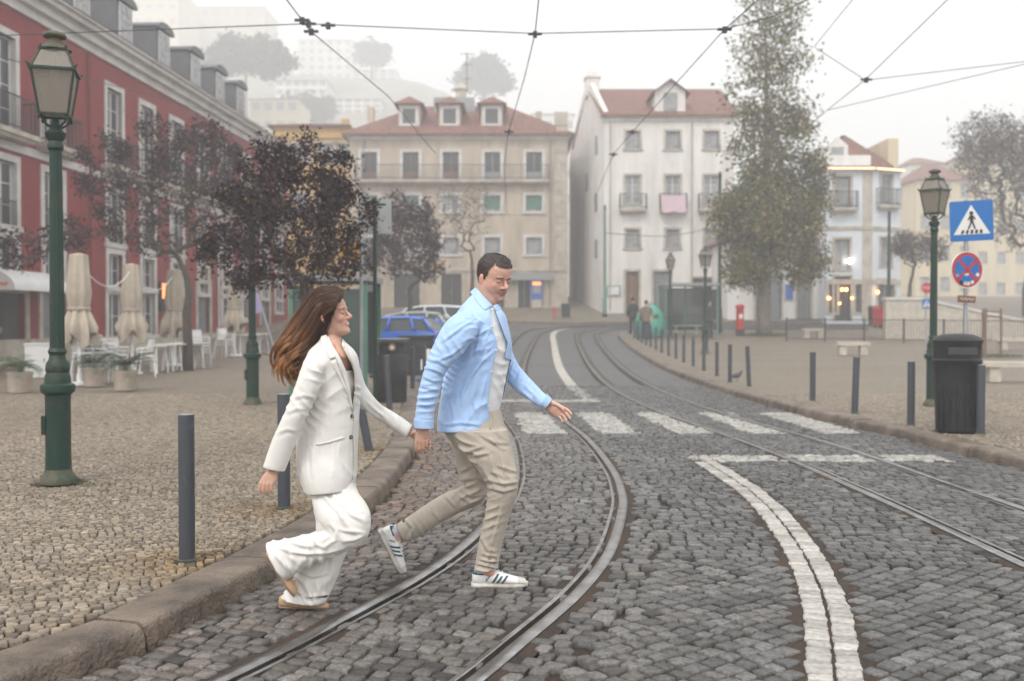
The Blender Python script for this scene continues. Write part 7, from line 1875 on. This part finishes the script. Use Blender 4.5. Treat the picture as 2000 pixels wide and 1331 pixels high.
# hair: locks of strands that stream back from the hairline and curl at the ends
UP = spline([(668, 575), (655, 565.5), (632, 564), (611, 577), (592, 604), (567, 638), (550, 676), (546, 700), (553, 720), (560, 742)], 2.0)
LO = spline([(643, 618), (640, 631), (634, 648), (622, 665), (608, 688), (598, 703), (591, 716), (593, 728), (590, 740)], 2.0)
def cur(C, t): return np.array([np.interp(t * (len(C) - 1), np.arange(len(C)), C[:, 0]), np.interp(t * (len(C) - 1), np.arange(len(C)), C[:, 1])])
hv = []; hf = []; hc = []
hr = np.random.default_rng(5)
def strand(s, q, tmax, rad, jit, ph, amp, wide, tone, off=(0, 0)):
    n = 22; P = []
    for i in range(n):
        t = tmax * i / (n - 1)
        p = cur(UP, t) * (1 - s) + cur(LO, t) * s
        root = math.exp(-(t / .27) ** 2); th = (.100 * root + .062 * (1 - root)) * (1 - .35 * t); c = math.sqrt(max(.02, 1 - (1.7 * s - .75) ** 2)) if s < 1.02 else .2; c = c * (1 - root) + root * (.35 + .65 * min(1, max(0, s) * 2.2))
        k = max(0, (t - .50) / .50) ** .8; w = ph + 11 * k
        jf = max(.25, 1.15 - .95 * t) if amp < .05 else .3 + t; dy = -q * th * c * wide + jit[1] * jf + amp * k * math.cos(w); u = p[0] + jit[0] * jf * 380 + amp * k * math.sin(w) * 380; v = p[1] + jit[2] * jf * 380 + amp * k * math.cos(w * .9 + 1) * 260
        P.append(PX(u + off[0] * t ** 2.2, v + off[1] * t ** 2.2, Dw + dy))
    m = MB(); m.tube(P, [rad * (1.0 if i < n * .7 else 1 - .75 * (i - n * .7) / (n * .3)) for i in range(n)], 4, cap=False)
    b = len(hv); hv.extend([tuple(x) for x in m.v]); hf.extend([tuple(b + j for j in f) for f in m.f])
    for i in range(n):
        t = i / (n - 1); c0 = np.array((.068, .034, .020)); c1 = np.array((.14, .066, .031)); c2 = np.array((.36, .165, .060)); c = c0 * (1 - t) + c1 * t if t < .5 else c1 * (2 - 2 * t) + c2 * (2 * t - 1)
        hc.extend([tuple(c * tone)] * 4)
for lk in range(86):
    s = hr.uniform(-.02, 1.0); q = hr.choice([1, 1, 1, -1]) * (1 - .55 * hr.random() ** 2.2); ph = hr.uniform(0, 6.28); amp = hr.uniform(.016, .040); tone = hr.uniform(.5, 1.6); tm = hr.uniform(.90, 1.0)
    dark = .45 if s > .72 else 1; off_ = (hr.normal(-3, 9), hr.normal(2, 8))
    for k in range(30):
        strand(s + hr.normal(0, .016), q + hr.normal(0, .04), tm * hr.uniform(.95, 1.0), hr.uniform(.0009, .0016), hr.normal(0, .0055, 3), ph + hr.normal(0, .16), amp * hr.uniform(.85, 1.15), 1.0, tone * dark * hr.uniform(.75, 1.3), off_)
for k in range(110): strand(hr.uniform(-.12, .5), hr.uniform(-1, 1), hr.uniform(.6, .98), .0006, hr.normal(0, .018, 3), hr.uniform(0, 6), .05, 1.1, 1.4)
m = bpy.data.meshes.new('hair'); 
capv = []; nn = 40; ts = np.linspace(.50, 1.0, 18)
for t in ts:
    for k in range(nn):
        w = 2 * math.pi * k / nn; capv.append(Mw @ head_pt(t, w, .022))
capf = [(i * nn + k, i * nn + (k + 1) % nn, (i + 1) * nn + (k + 1) % nn, (i + 1) * nn + k) for i in range(len(ts) - 1) for k in range(nn) if (math.cos(2 * math.pi * (k + .5) / nn) < .30 + .9 * max(0, (ts[i] - .80)) * 3.2 and not (ts[i] < .62 and math.cos(2 * math.pi * (k + .5) / nn) > -.1))]
b = len(hv); hv.extend([tuple(x) for x in capv]); hf.extend([tuple(b + j for j in f) for f in capf]); hc.extend([(.045, .024, .015)] * len(capv))
m.from_pydata(hv, [], hf); at = m.attributes.new('Col', 'FLOAT_COLOR', 'POINT'); at.data.foreach_set('color', np.concatenate([np.array(hc), np.ones((len(hc), 1))], 1).reshape(-1).astype(np.float32))
own('hair', m, M['hair'], woman)

# ============ the man in the blue shirt
Dm = 5.68
man = empty('person', (PX(965, 1146, 5.62).x, 5.62, 0), 0, 'man in an open light blue shirt and beige trousers striding ahead, looking down', 'person')
Mm = head_frame(PX(964, 546, Dm), .252, 47, -18)
nA, fA = 5.44, 5.92
TS = [(599, 936, 970), (604, 928, 976), (612, 910, 980), (640, 885, 987), (672, 880, 996), (703, 876, 996), (723, 872, 992), (749, 868, 987), (777, 864, 981), (800, 862, 976)]
tee = union([sil([(x1, y, x2, y, Dm, .165 if y > 615 else (.085 if y < 600 else .115)) for (y, x1, x2) in TS] + [(864, 806, 975, 806, Dm, .165)])], .009, 2)
folds(tee, [(980, 700, 30, 75, .06, 0.0048, 60), (975, 770, 25, 20, .05, 0.0064, 30)])
own('t_shirt', tee, M['tee'], man)
sh = union([sil([(926, 572, 966, 596, Dm + .01, .070), (911, 587, 980, 606, Dm, .105), (897, 604, 988, 618, Dm, .165), (882, 634, 994, 640, Dm, .195), (878, 672, 1000, 672, Dm, .20), (873, 703, 999, 703, Dm, .19), (867, 735, 993, 735, Dm, .185), (861, 770, 986, 770, Dm, .185), (857, 802, 980, 800, Dm, .185), (854, 828, 970, 822, Dm, .19), (853, 842, 960, 834, Dm, .19)]),
           sil([(905, 608, 948, 632, nA + .10, .075), (884, 617, 934, 652, nA + .03, .09), (867, 634, 920, 672, nA, .09), (852, 662, 904, 693, nA - .02, .085), (836, 696, 882, 715, nA - .03, .075), (826, 730, 866, 738, nA - .03, .068), (817, 765, 857, 775, nA - .03, .062), (812, 800, 849, 803, nA - .03, .056), (809, 833, 847, 835, nA - .03, .053)]),
           sil([(955, 640, 992, 660, fA - .08, .06), (966, 690, 1001, 688, fA - .02, .065), (984, 736, 1014, 714, fA - .06, .062), (1007, 764, 1036, 740, fA - .12, .058), (1035, 784, 1058, 763, fA - .18, .053), (1061, 799, 1077, 780, fA - .22, .048)])], .0055, 3)
folds(sh, [(850, 725, 30, 70, .032, 0.0093, 34), (835, 780, 22, 80, .04, 0.0068, 30), (880, 670, 28, 30, .05, 0.0068, 24), (915, 700, 28, 125, .06, 0.0102, 60), (935, 760, 30, 150, .10, 0.0102, 50), (900, 800, 40, 170, .09, 0.0085, 40), (1010, 740, 22, 40, .035, 0.0085), (1040, 775, 20, 45, .035, 0.0068), (940, 650, 26, 120, .07, 0.0068, 30), (890, 830, 40, 175, .07, 0.0085, 14)])
creases(sh, [[(954, 683), (933, 718), (910, 749)], [(969, 684), (943, 705), (918, 736), (903, 766)], [(915, 744), (904, 770), (903, 792)], [(938, 657), (928, 693)], [(933, 734), (923, 777), (933, 815)], [(949, 739), (938, 790)], [(882, 785), (887, 815)], [(895, 610), (877, 631), (869, 652)], [(864, 667), (903, 638), (926, 625)], [(857, 703), (882, 693), (908, 672)],
            [(836, 703), (857, 706), (874, 716)], [(831, 718), (851, 723), (867, 732)], [(828, 736), (846, 744), (862, 744)], [(823, 754), (841, 759), (857, 762)], [(821, 777), (838, 777)], [(818, 790), (842, 792)], [(1005, 708), (997, 729), (992, 739)], [(1018, 723), (1010, 744)], [(1035, 744), (1025, 759)], [(1051, 762), (1042, 778)], [(870, 830), (900, 826), (940, 830)], [(960, 640), (945, 668), (940, 690)]], 3.0, .0065)
TCUT = [(957, 560), (968, 560), (968, 606), (983, 647), (993, 672), (987, 702), (1030, 708), (1030, 860), (957, 860), (956, 830), (954, 777), (963, 713), (971, 680), (969, 662), (960, 639), (957, 606)]
cut(sh, lambda C, q, N: (in_poly(q, TCUT) & ((C[:, 1] < Dm + .06) | ((q[:, 1] > 706) & (C[:, 1] < fA - .10) & (q[:, 0] < 990)))) & ~((q[:, 0] > 984) & (C[:, 1] > Dm + .02)) | (in_poly(q, [(929, 540), (931, 570), (946, 588), (964, 602), (980, 602), (980, 540)])) | ((N[:, 2] < -.7) & (q[:, 1] > 818)) | ((q[:, 0] > 1056) & (N[:, 0] > .6)))
bvs = bvh_of(sh)
sho = own('shirt', sh, M['shirt'], man)
sl = sho.modifiers.new('cloth', 'SOLIDIFY'); sl.thickness = .003; sl.offset = -1
own('placket', patch(bvs, [(955, 612), (957, 640), (966, 662), (967, 681), (959, 713), (950, 777), (951, 832)], [(957.5, 610), (960.5, 640), (970, 662), (971.5, 680), (963.5, 713), (954.5, 777), (956, 832)], 24, 3, .004, .004), M['shirt'], sho)
def rest(P, dflt, off):
    o = []
    for (u, v), d in zip(P, dflt):
        h = hit(bvs, u, v, off); o.append((u, v, min(h[0].y, d + .05) if h and abs(h[0].y - d) < .12 else d))
    return o
for nm, A_ in (('armhole_seam', [(921, 612), (933, 630), (936, 655), (928, 676), (912, 690)]), ('side_seam', [(893, 722), (886, 770), (883, 834)]), ('yoke_seam', [(908, 622), (930, 624), (945, 632)])):
    own(nm, patch(bvs, A_, [(u + .8, v + .3) for u, v in A_], 16, 1, .0015, .003), M['shirt'], sho)
for t_ in (.16, .34, .52, .70, .88):
    P_ = np.array([(956, 612), (958.7, 640), (968, 662), (969, 681), (961, 713), (952, 777), (953.5, 832)]); s_ = np.linspace(0, 1, len(P_)); u_, v_ = np.interp(t_, s_, P_[:, 0]), np.interp(t_, s_, P_[:, 1])
    h = hit(bvs, u_, v_, .007)
    if h: me = MB().lathe([(.0055, 0), (.0058, .0015), (.004, .0025), (.001, .002)], n=14).mesh('button'); me.transform(Matrix.Translation(h[0]) @ h[1].to_track_quat('Z', 'Y').to_matrix().to_4x4()); own('button', me, M['tee'], sho)
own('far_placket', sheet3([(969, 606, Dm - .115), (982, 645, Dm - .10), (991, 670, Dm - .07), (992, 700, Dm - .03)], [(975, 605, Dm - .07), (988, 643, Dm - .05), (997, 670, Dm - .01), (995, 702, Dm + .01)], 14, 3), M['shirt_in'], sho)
own('collar', sheet3([(929, 562, Dm + .04), (937, 570, Dm - .05), (950, 584, Dm - .078), (963, 598, Dm - .09)], rest([(918, 571), (927, 584), (938, 598), (948, 607)], [Dm + .03, Dm - .075, Dm - .115, Dm - .14], .008), 14, 6, .005, .004), M['shirt'], sho)
own('far_collar', sheet3([(963, 598, Dm - .09), (970, 594, Dm - .05), (976, 596, Dm - .0)], [(967, 606, Dm - .115), (975, 612, Dm - .085), (980, 606, Dm - .03)], 8, 3, .005, .003), M['shirt'], sho)
for (c0, c1, D_, hd, nm) in (((808, 818, 848, 820), (809, 835, 847, 837), nA - .03, .056, 'cuff'), ((1051, 793, 1069, 770), (1062, 800, 1078, 780), fA - .215, .052, 'cuff')):
    v, f = sil([c0 + (D_, hd), tuple(np.array(c0) * .5 + np.array(c1) * .5) + (D_, hd), c1 + (D_, hd)]); mm = MB(); mm.add(v, f); me = mm.mesh('cuff'); own(nm, me, M['shirt'], sho)
# body
wr = PX(828, 832, nA - .03)
hm1 = hand(wr, PX(823, 866, nA - .03) - wr, PX(800, 838, nA - .04) - PX(828, 838, nA - .03), Vector((.35, .75, -.25)), .185, [.55, .6, .62, .6], (.75, .45))
wr2 = PX(1068, 790, fA - .22)
hm2 = hand(wr2, PX(1093, 803, fA - .25) - wr2, Vector((.45, -.25, .75)), Vector((.12, -.75, -.55)), .182, [.45, .55, .62, .70], (.85, .35))
bp_ = head_parts(Mm, False) + [
    sil([(938, 545, 968, 556, Dm, .06), (934, 566, 974, 578, Dm, .066), (934, 585, 976, 592, Dm, .07), (932, 602, 968, 604, Dm, .072), (914, 620, 968, 620, Dm, .095), (898, 660, 978, 660, Dm, .12), (888, 720, 978, 720, Dm, .13), (884, 780, 962, 780, Dm, .12), (886, 845, 962, 845, Dm, .11)]),
    sil([(905, 625, 935, 645, nA + .06, .06), (865, 672, 895, 690, nA - .01, .06), (836, 728, 858, 733, nA - .03, .045), (818, 800, 842, 802, nA - .03, .034), (817, 830, 841, 832, nA - .03, .032)]),
    sil([(966, 660, 984, 672, fA - .04, .04), (994, 727, 1008, 717, fA - .07, .034), (1045, 779, 1054, 768, fA - .18, .031), (1062, 794, 1072, 782, fA - .22, .031)]),
    sil([(900, 850, 975, 850, 5.62, .08), (928, 900, 992, 895, 5.58, .075), (962, 950, 1002, 946, 5.55, .06), (950, 1010, 990, 1006, 5.56, .058), (940, 1070, 970, 1066, 5.60, .042), (936, 1112, 966, 1112, 5.61, .038), (940, 1128, 990, 1130, 5.62, .032)]),
    sil([(884, 850, 940, 850, 5.78, .08), (900, 900, 942, 900, 5.80, .07), (914, 945, 944, 956, 5.79, .05), (862, 978, 882, 1002, 5.84, .045), (795, 1018, 812, 1042, 5.90, .042), (770, 1030, 790, 1056, 5.91, .038), (758, 1050, 782, 1062, 5.91, .034)])] + hm1 + hm2
mb_ = union(bp_, .0038, 2)
paint(mb_, face_paint(Mm, False, (.58, .335, .25)))
own('body', mb_, M['skin'], man)
# trousers
tm_ = union([sil([(864, 796, 977, 798, Dm, .165), (864, 815, 982, 815, Dm, .17), (866, 838, 988, 838, Dm, .175), (876, 858, 992, 858, Dm, .165), (890, 872, 985, 872, Dm, .14)]),
            sil([(880, 838, 991, 838, 5.58, .125), (890, 864, 997, 862, 5.57, .122), (913, 892, 1003, 887, 5.56, .115), (934, 920, 1009, 912, 5.55, .105), (950, 945, 1014, 938, 5.54, .095), (952, 968, 1010, 966, 5.55, .088), (946, 1005, 998, 1002, 5.57, .08), (937, 1050, 985, 1046, 5.59, .072), (930, 1090, 976, 1085, 5.61, .068), (926, 1115, 973, 1110, 5.61, .068)]),
            sil([(868, 838, 965, 838, 5.80, .12), (882, 868, 955, 866, 5.80, .115), (890, 905, 955, 902, 5.80, .105), (897, 935, 957, 934, 5.79, .095), (905, 945, 953, 968, 5.79, .088), (893, 954, 936, 986, 5.80, .082), (870, 963, 903, 999, 5.83, .078), (836, 983, 861, 1022, 5.87, .073), (800, 1008, 820, 1048, 5.90, .068), (774, 1024, 795, 1060, 5.91, .066)])], .0055, 3)
folds(tm_, [(980, 930, 32, 20, .05, 0.0120, 30), (925, 960, 28, -50, .045, 0.0120, 25), (960, 875, 34, 35, .06, 0.0100, 30), (950, 1095, 24, 80, .035, 0.0120, 22), (800, 1035, 24, 30, .04, 0.0120), (905, 890, 30, 60, .05, 0.0100, 40), (960, 1010, 24, 100, .05, 0.0060, 40), (985, 855, 18, 60, .03, 0.0080)])
creases(tm_, [[(972, 909), (995, 918), (1010, 921)], [(954, 938), (984, 945), (1013, 941)], [(957, 953), (984, 960), (1010, 953)], [(960, 921), (984, 932)], [(910, 883), (943, 872)], [(925, 890), (954, 885)], [(954, 839), (960, 856), (984, 877)], [(940, 850), (965, 865), (990, 866)], [(899, 921), (925, 909)], [(902, 938), (935, 932), (951, 944)], [(902, 956), (922, 969), (946, 966)], [(896, 967), (919, 982)], [(790, 1014), (808, 1032), (799, 1055)],
             [(848, 1000), (861, 1018)], [(963, 1073), (969, 1091), (954, 1102)], [(935, 1099), (963, 1105)], [(984, 979), (975, 1014), (963, 1061)], [(940, 1050), (956, 1080), (950, 1095)], [(885, 866), (905, 880), (930, 920)], [(870, 968), (890, 990)]], 3.2, .0075)
cut(tm_, lambda C, q, N: ((N[:, 2] < -.6) & (q[:, 1] > 1098)) | ((q[:, 0] < 790) & (N[:, 0] < -.55) & (C[:, 1] > 5.83)))
tmo = own('trousers', tm_, M['chino'], man); sl = tmo.modifiers.new('cloth', 'SOLIDIFY'); sl.thickness = .003; sl.offset = -1
bvt = BVHTree.FromPolygons([v.co + man.location for v in tm_.vertices], [tuple(p.vertices) for p in tm_.polygons])
own('pocket_edge', patch(bvt, [(960, 806), (962, 822), (955, 838)], [(962, 806), (964, 823), (957, 840)], 8, 1, .003, .003), M['chino'], tmo)
own('side_seam', patch(bvt, [(962, 842), (978, 900), (988, 950), (975, 1010), (962, 1060), (955, 1105)], [(963, 842), (979, 900), (989, 950), (976, 1010), (963, 1060), (956, 1105)], 22, 1, .0015, .002), M['chino'], tmo)
# sneakers
def sneaker(Mx, flip=1):
    up = loft([(np.array((x, 0, z)), np.array((0, w, 0)), np.array((0, 0, h))) for (x, z, w, h) in ((.004, .055, .022, .028), (.015, .060, .034, .040), (.05, .064, .037, .044), (.10, .062, .038, .042), (.14, .057, .042, .037), (.19, .048, .047, .028), (.24, .040, .047, .021), (.285, .034, .036, .015), (.308, .029, .018, .008))], 28, 5)
    me = union([up, loft([(np.array((.062, 0, .07)), np.array((.046, 0, 0)), np.array((0, .034, 0))), (np.array((.060, 0, .10)), np.array((.044, 0, .004)), np.array((0, .033, 0)))], 20, 4)], .0045, 2)
    me.transform(Mx); o = own('shoe', me, M['shoe_white'], man)
    so = loft([(np.array((x, 0, z)), np.array((0, w, 0)), np.array((0, 0, .014))) for (x, w, z) in ((-.002, .018, .017), (.012, .036, .015), (.06, .040, .0145), (.12, .040, .0145), (.18, .048, .0145), (.235, .050, .016), (.29, .038, .018), (.316, .015, .021))], 24, 4, 3.5)
    s_ = MB(); s_.add(*so); s_ = s_.mesh('sole'); s_.transform(Mx); own('sole', s_, M['shoe_sole'], o)
    so = loft([(np.array((x, 0, z)), np.array((0, w, 0)), np.array((0, 0, .003))) for (x, w, z) in ((.0, .016, .004), (.014, .033, .0015), (.06, .037, .001), (.12, .037, .001), (.18, .045, .001), (.235, .047, .002), (.285, .034, .004), (.308, .012, .007))], 20, 3, 3.0)
    s_ = MB(); s_.add(*so); s_ = s_.mesh('outsole'); s_.transform(Mx); own('outsole', s_, M['gum'], o)
    bv = BVHTree.FromPolygons([Mx.inverted() @ (v.co + man.location) for v in me.vertices], [tuple(p.vertices) for p in me.polygons])
    def onside(x, z, sd, off=.0018):
        h = bv.ray_cast(Vector((x, sd * .2, z)), Vector((0, -sd, 0))); return (h[0] + Vector((0, sd * off, 0))) if h[0] else Vector((x, sd * .04, z))
    for sd in (-1, 1):
        for k in range(3):
            x0 = .112 + k * .026; m_ = MB(); vs = []
            for i in range(6):
                t = i / 5; xx = x0 + .032 * t; zz = .032 + .050 * t - k * .004 * t
                vs += [onside(xx, zz, sd), onside(xx + .013, zz, sd)]
            m_.add(vs, [(2 * i, 2 * i + 1, 2 * i + 3, 2 * i + 2) for i in range(5)]); q = m_.mesh('stripe'); q.transform(Mx); so_ = own('stripe', q, M['stripe'], o)
            t_ = so_.modifiers.new('t', 'SOLIDIFY'); t_.thickness = .002; t_.offset = 0
        m_ = MB(); vs = []
        for i in range(7):
            t = i / 6; vs += [onside(.006 + .062 * t, .080 - .004 * t, sd), onside(.010 + .050 * t, .106 - .012 * math.sin(t * 3.1), sd)]
        m_.add(vs, [(2 * i, 2 * i + 1, 2 * i + 3, 2 * i + 2) for i in range(6)]); q = m_.mesh('heel_tab'); q.transform(Mx); ho_ = own('heel_tab', q, M['stripe'], o); t_ = ho_.modifiers.new('t', 'SOLIDIFY'); t_.thickness = .003; t_.offset = 0
    for sd in (-1, 1):
        tq = text('adidas', .017, M['sign_black'], o, (0, 0, 0), (0, 0, 0), ext=.0008); pq = onside(.092, .058, sd, .001)
        tq.data.transform(Mx @ Matrix.Translation(pq) @ Matrix.Rotation(0 if sd < 0 else math.pi, 4, 'Z') @ Matrix.Rotation(math.radians(90), 4, 'X') @ Matrix.Rotation(math.radians(50 * -sd), 4, 'Z')); tq.data.transform(Matrix.Translation(-man.location))
    m_ = MB()
    for k in range(5):
        x = .125 + k * .020; z = .1 - k * .0085; m_.tube([(x, -.024, z - .010), (x + .006, -.008, z + .002), (x + .008, .008, z + .002), (x + .002, .024, z - .010)], .003, 6)
    m_.tube([(.12, 0, .103), (.10, -.02, .112), (.115, -.034, .098), (.13, -.030, .085)], .0025, 6); m_.tube([(.12, 0, .103), (.135, .02, .112), (.12, .034, .098)], .0025, 6)
    q = m_.mesh('laces'); q.transform(Mx); own('laces', q, M['shoe_white'], o)
    tc = loft([(np.array((.262 + .02 * i, 0, .037 - .003 * i)), np.array((0, .045 - .006 * i * i * .5, 0)), np.array((0, 0, .0205 - .002 * i))) for i in range(3)], 20, 4)
    s_ = MB(); s_.add(*tc); s_ = s_.mesh('toe_cap'); s_.transform(Mx); own('toe_cap', s_, M['shoe_grey'], o)
    sk = loft([(np.array((.060, 0, .085)), np.array((.046, 0, 0)), np.array((0, .042, 0))), (np.array((.060, 0, .118)), np.array((.043, 0, 0)), np.array((0, .042, 0)))], 18, 4); s_ = MB(); s_.add(*sk); s_ = s_.mesh('sock'); s_.transform(Mx); own('sock', s_, M['sock'], o)
    return o
sneaker(frame_px(921, 1147, 1031, 1147, 5.62, .316))
sneaker(frame_px(738, 1036, 783, 1126, 5.91, .316, 0))
# short hair
hv = []; hf = []; nn = 72; ts = np.linspace(.28, 1.0, 40)
def hair_ok(t, w):
    c = math.cos(w)
    if c < -.55: return t > .30
    if c < -.02: return t > .30 + (c + .55) * .10 if c < -.25 else t > .50 + (c + .25) * .3
    if c < .30: return t > (.44 if .02 < c < .20 else .56)
    if c < .62: return t > .70 + (c - .30) * .62
    return t > .845 - (c - .62) * .10
for i, t in enumerate(ts):
    for k in range(nn):
        w = 2 * math.pi * k / nn; nz = .010 * math.sin(w * 23 + t * 50) + .008 * math.sin(w * 37 - t * 90)
        thick = .016 + .020 * max(0, min(1, (t - .6) / .3)); hv.append(Mm @ head_pt(t, w, thick + nz * .5))
for i in range(len(ts) - 1):
    for k in range(nn):
        if hair_ok((ts[i] + ts[i + 1]) / 2, 2 * math.pi * (k + .5) / nn): hf.append((i * nn + k, i * nn + (k + 1) % nn, (i + 1) * nn + (k + 1) % nn, (i + 1) * nn + k))
b = len(hv)
for k in range(2600):   # short strands break the outline
    t = hr.uniform(.32, .995); w = hr.uniform(0, 6.283)
    if not hair_ok(t, w): continue
    th = .014 + .018 * max(0, min(1, (t - .6) / .3)); p = Mm @ head_pt(t, w, th); p2 = Mm @ head_pt(min(1, t + .01), w, th + .012 + .006 * (t > .8)); d = (p2 - p) + Mm.col[0].xyz * (.02 if t > .75 else -.01) - Mm.col[2].xyz * (.0 if t > .7 else .035) + Vector(hr.normal(0, .002, 3)); sd = d.cross(Vector(hr.normal(0, 1, 3))).normalized() * .0009
    q = len(hv); hv += [p - sd, p + sd, p + d]; hf.append((q, q + 1, q + 2))
m = bpy.data.meshes.new('hair'); m.from_pydata([tuple(v) for v in hv], [], hf); ho_ = own('hair', m, M['hair_short'], man)

# ============ people further away
def walker(name_label, u, v, D, h, cols, rz, pose=0, group=None, z=None):
    """small standing or walking figure built in its own space, facing +x before rotation"""
    x = (u - 1000) / FPX * D; r = empty('person', (x, D, gz(D) if z is None else z), rz, name_label, 'person', group); s = h / 1.75
    V3 = lambda *a: np.array(a) * s
    st = .16 if pose else .03
    def lf(rows): return loft([(V3(x_, y_, z_), V3(a, 0, 0), V3(0, b, 0)) for (x_, y_, z_, a, b) in rows], 16, 3)
    head = [ell(V3(.02, 0, 1.64), V3(.095, 0, .0), V3(0, .075, 0), V3(-.01, 0, .115)), ell(V3(.105, 0, 1.62), V3(.02, 0, 0), V3(0, .014, 0), V3(0, 0, .025))]
    arms = []; hands_ = []
    for sd in (-1, 1):
        sw = .14 * sd * (1 if pose else .2); arms.append(lf([(0, sd * .17, 1.40, .06, .06), (-sw * .3, sd * .22, 1.15, .05, .05), (sw * .7, sd * .22, .90, .04, .04), (sw * .9, sd * .22, .84, .035, .035)])); hands_.append(ell(V3(sw, sd * .22, .79), V3(.035, 0, 0), V3(0, .025, 0), V3(0, 0, .06)))
    legs = [lf([(0, sd * .09, .92, .085, .085), (st * sd * .55, sd * .09, .5, .065, .062), (st * sd * .9 - .03, sd * .09, .09, .045, .045)]) for sd in (-1, 1)]
    torso = lf([(0, 0, .88, .11, .16), (0, 0, 1.1, .10, .15), (.01, 0, 1.32, .11, .18), (0, 0, 1.45, .08, .13), (.0, 0, 1.53, .05, .05), (.01, 0, 1.60, .045, .045)])
    me = union(head + arms + legs + [torso] + hands_, .018, 1); me.materials.append(M['skin_flat']); me.polygons.foreach_set('use_smooth', [True] * len(me.polygons)); link('body', me, None, r)
    def cl(parts, nm, m): me = union(parts, .018, 1); me.materials.append(m); me.polygons.foreach_set('use_smooth', [True] * len(me.polygons)); link(nm, me, None, r)
    cl([lf([(0, 0, .80, .15, .20), (0, 0, 1.1, .135, .185), (.01, 0, 1.34, .14, .215), (0, 0, 1.47, .10, .15), (0, 0, 1.51, .06, .07)])] + [lf([(0, sd * .19, 1.42, .08, .075), (-.05 * sd * pose, sd * .24, 1.15, .07, .07), (.08 * sd * (1 if pose else .2), sd * .24, .87, .058, .058)]) for sd in (-1, 1)], 'coat', cols[0])
    cl([lf([(0, 0, .96, .125, .165), (0, 0, .82, .125, .17)])] + [lf([(0, sd * .09, .9, .10, .10), (st * sd * .55, sd * .09, .5, .08, .078), (st * sd * .9 - .03, sd * .09, .06, .062, .06)]) for sd in (-1, 1)], 'trousers', cols[1])
    cl([ell(V3(-.005, 0, 1.68), V3(.11, 0, 0), V3(0, .09, 0), V3(0, 0, .095))], 'hair', cols[2])
    for sd in (-1, 1): me = MB(); me.v, me.f = [tuple(p) for p in ell(V3(st * sd * .9 + .03, sd * .09, .035), V3(.13, 0, 0), V3(0, .045, 0), V3(0, 0, .04))[0]], ell((0, 0, 0), (1, 0, 0), (0, 1, 0), (0, 0, 1))[1]; me.m = [0] * len(me.f); me.build('shoe', M['sign_black'], r, smooth=True)
    return r
M['skin_flat'] = mat('skin_flat', (.52, .30, .22), rough=.6, var=.1); M['brown_coat'] = mat('brown_coat', (.19, .15, .11), rough=.9, var=.2); M['dark_coat'] = mat('dark_coat', (.035, .035, .042), rough=.9, var=.2); M['jeans'] = mat('jeans', (.10, .15, .25), rough=.9, var=.2); M['dark_hair'] = mat('dark_hair', (.03, .022, .02), rough=.7)
walker('person seen from behind in a brown coat walking beside the green dome', 1262, 668, 43.8, 1.74, (M['brown_coat'], M['dark_coat'], M['dark_hair']), math.radians(80), 1)
walker('person in dark clothes walking ahead of the brown coat', 1236, 655, 47.5, 1.74, (M['dark_coat'], M['dark_coat'], M['dark_hair']), math.radians(95), 1)
walker('person in black waiting by the plaza bus shelter', 1386, 650, 44.6, 1.70, (M['dark_coat'], M['dark_coat'], M['dark_hair']), math.radians(-90))
walker('person in dark jacket and jeans standing by the left bus shelter', 731, 735, 24.3, 1.68, (M['dark_coat'], M['jeans'], M['dark_hair']), math.radians(0))
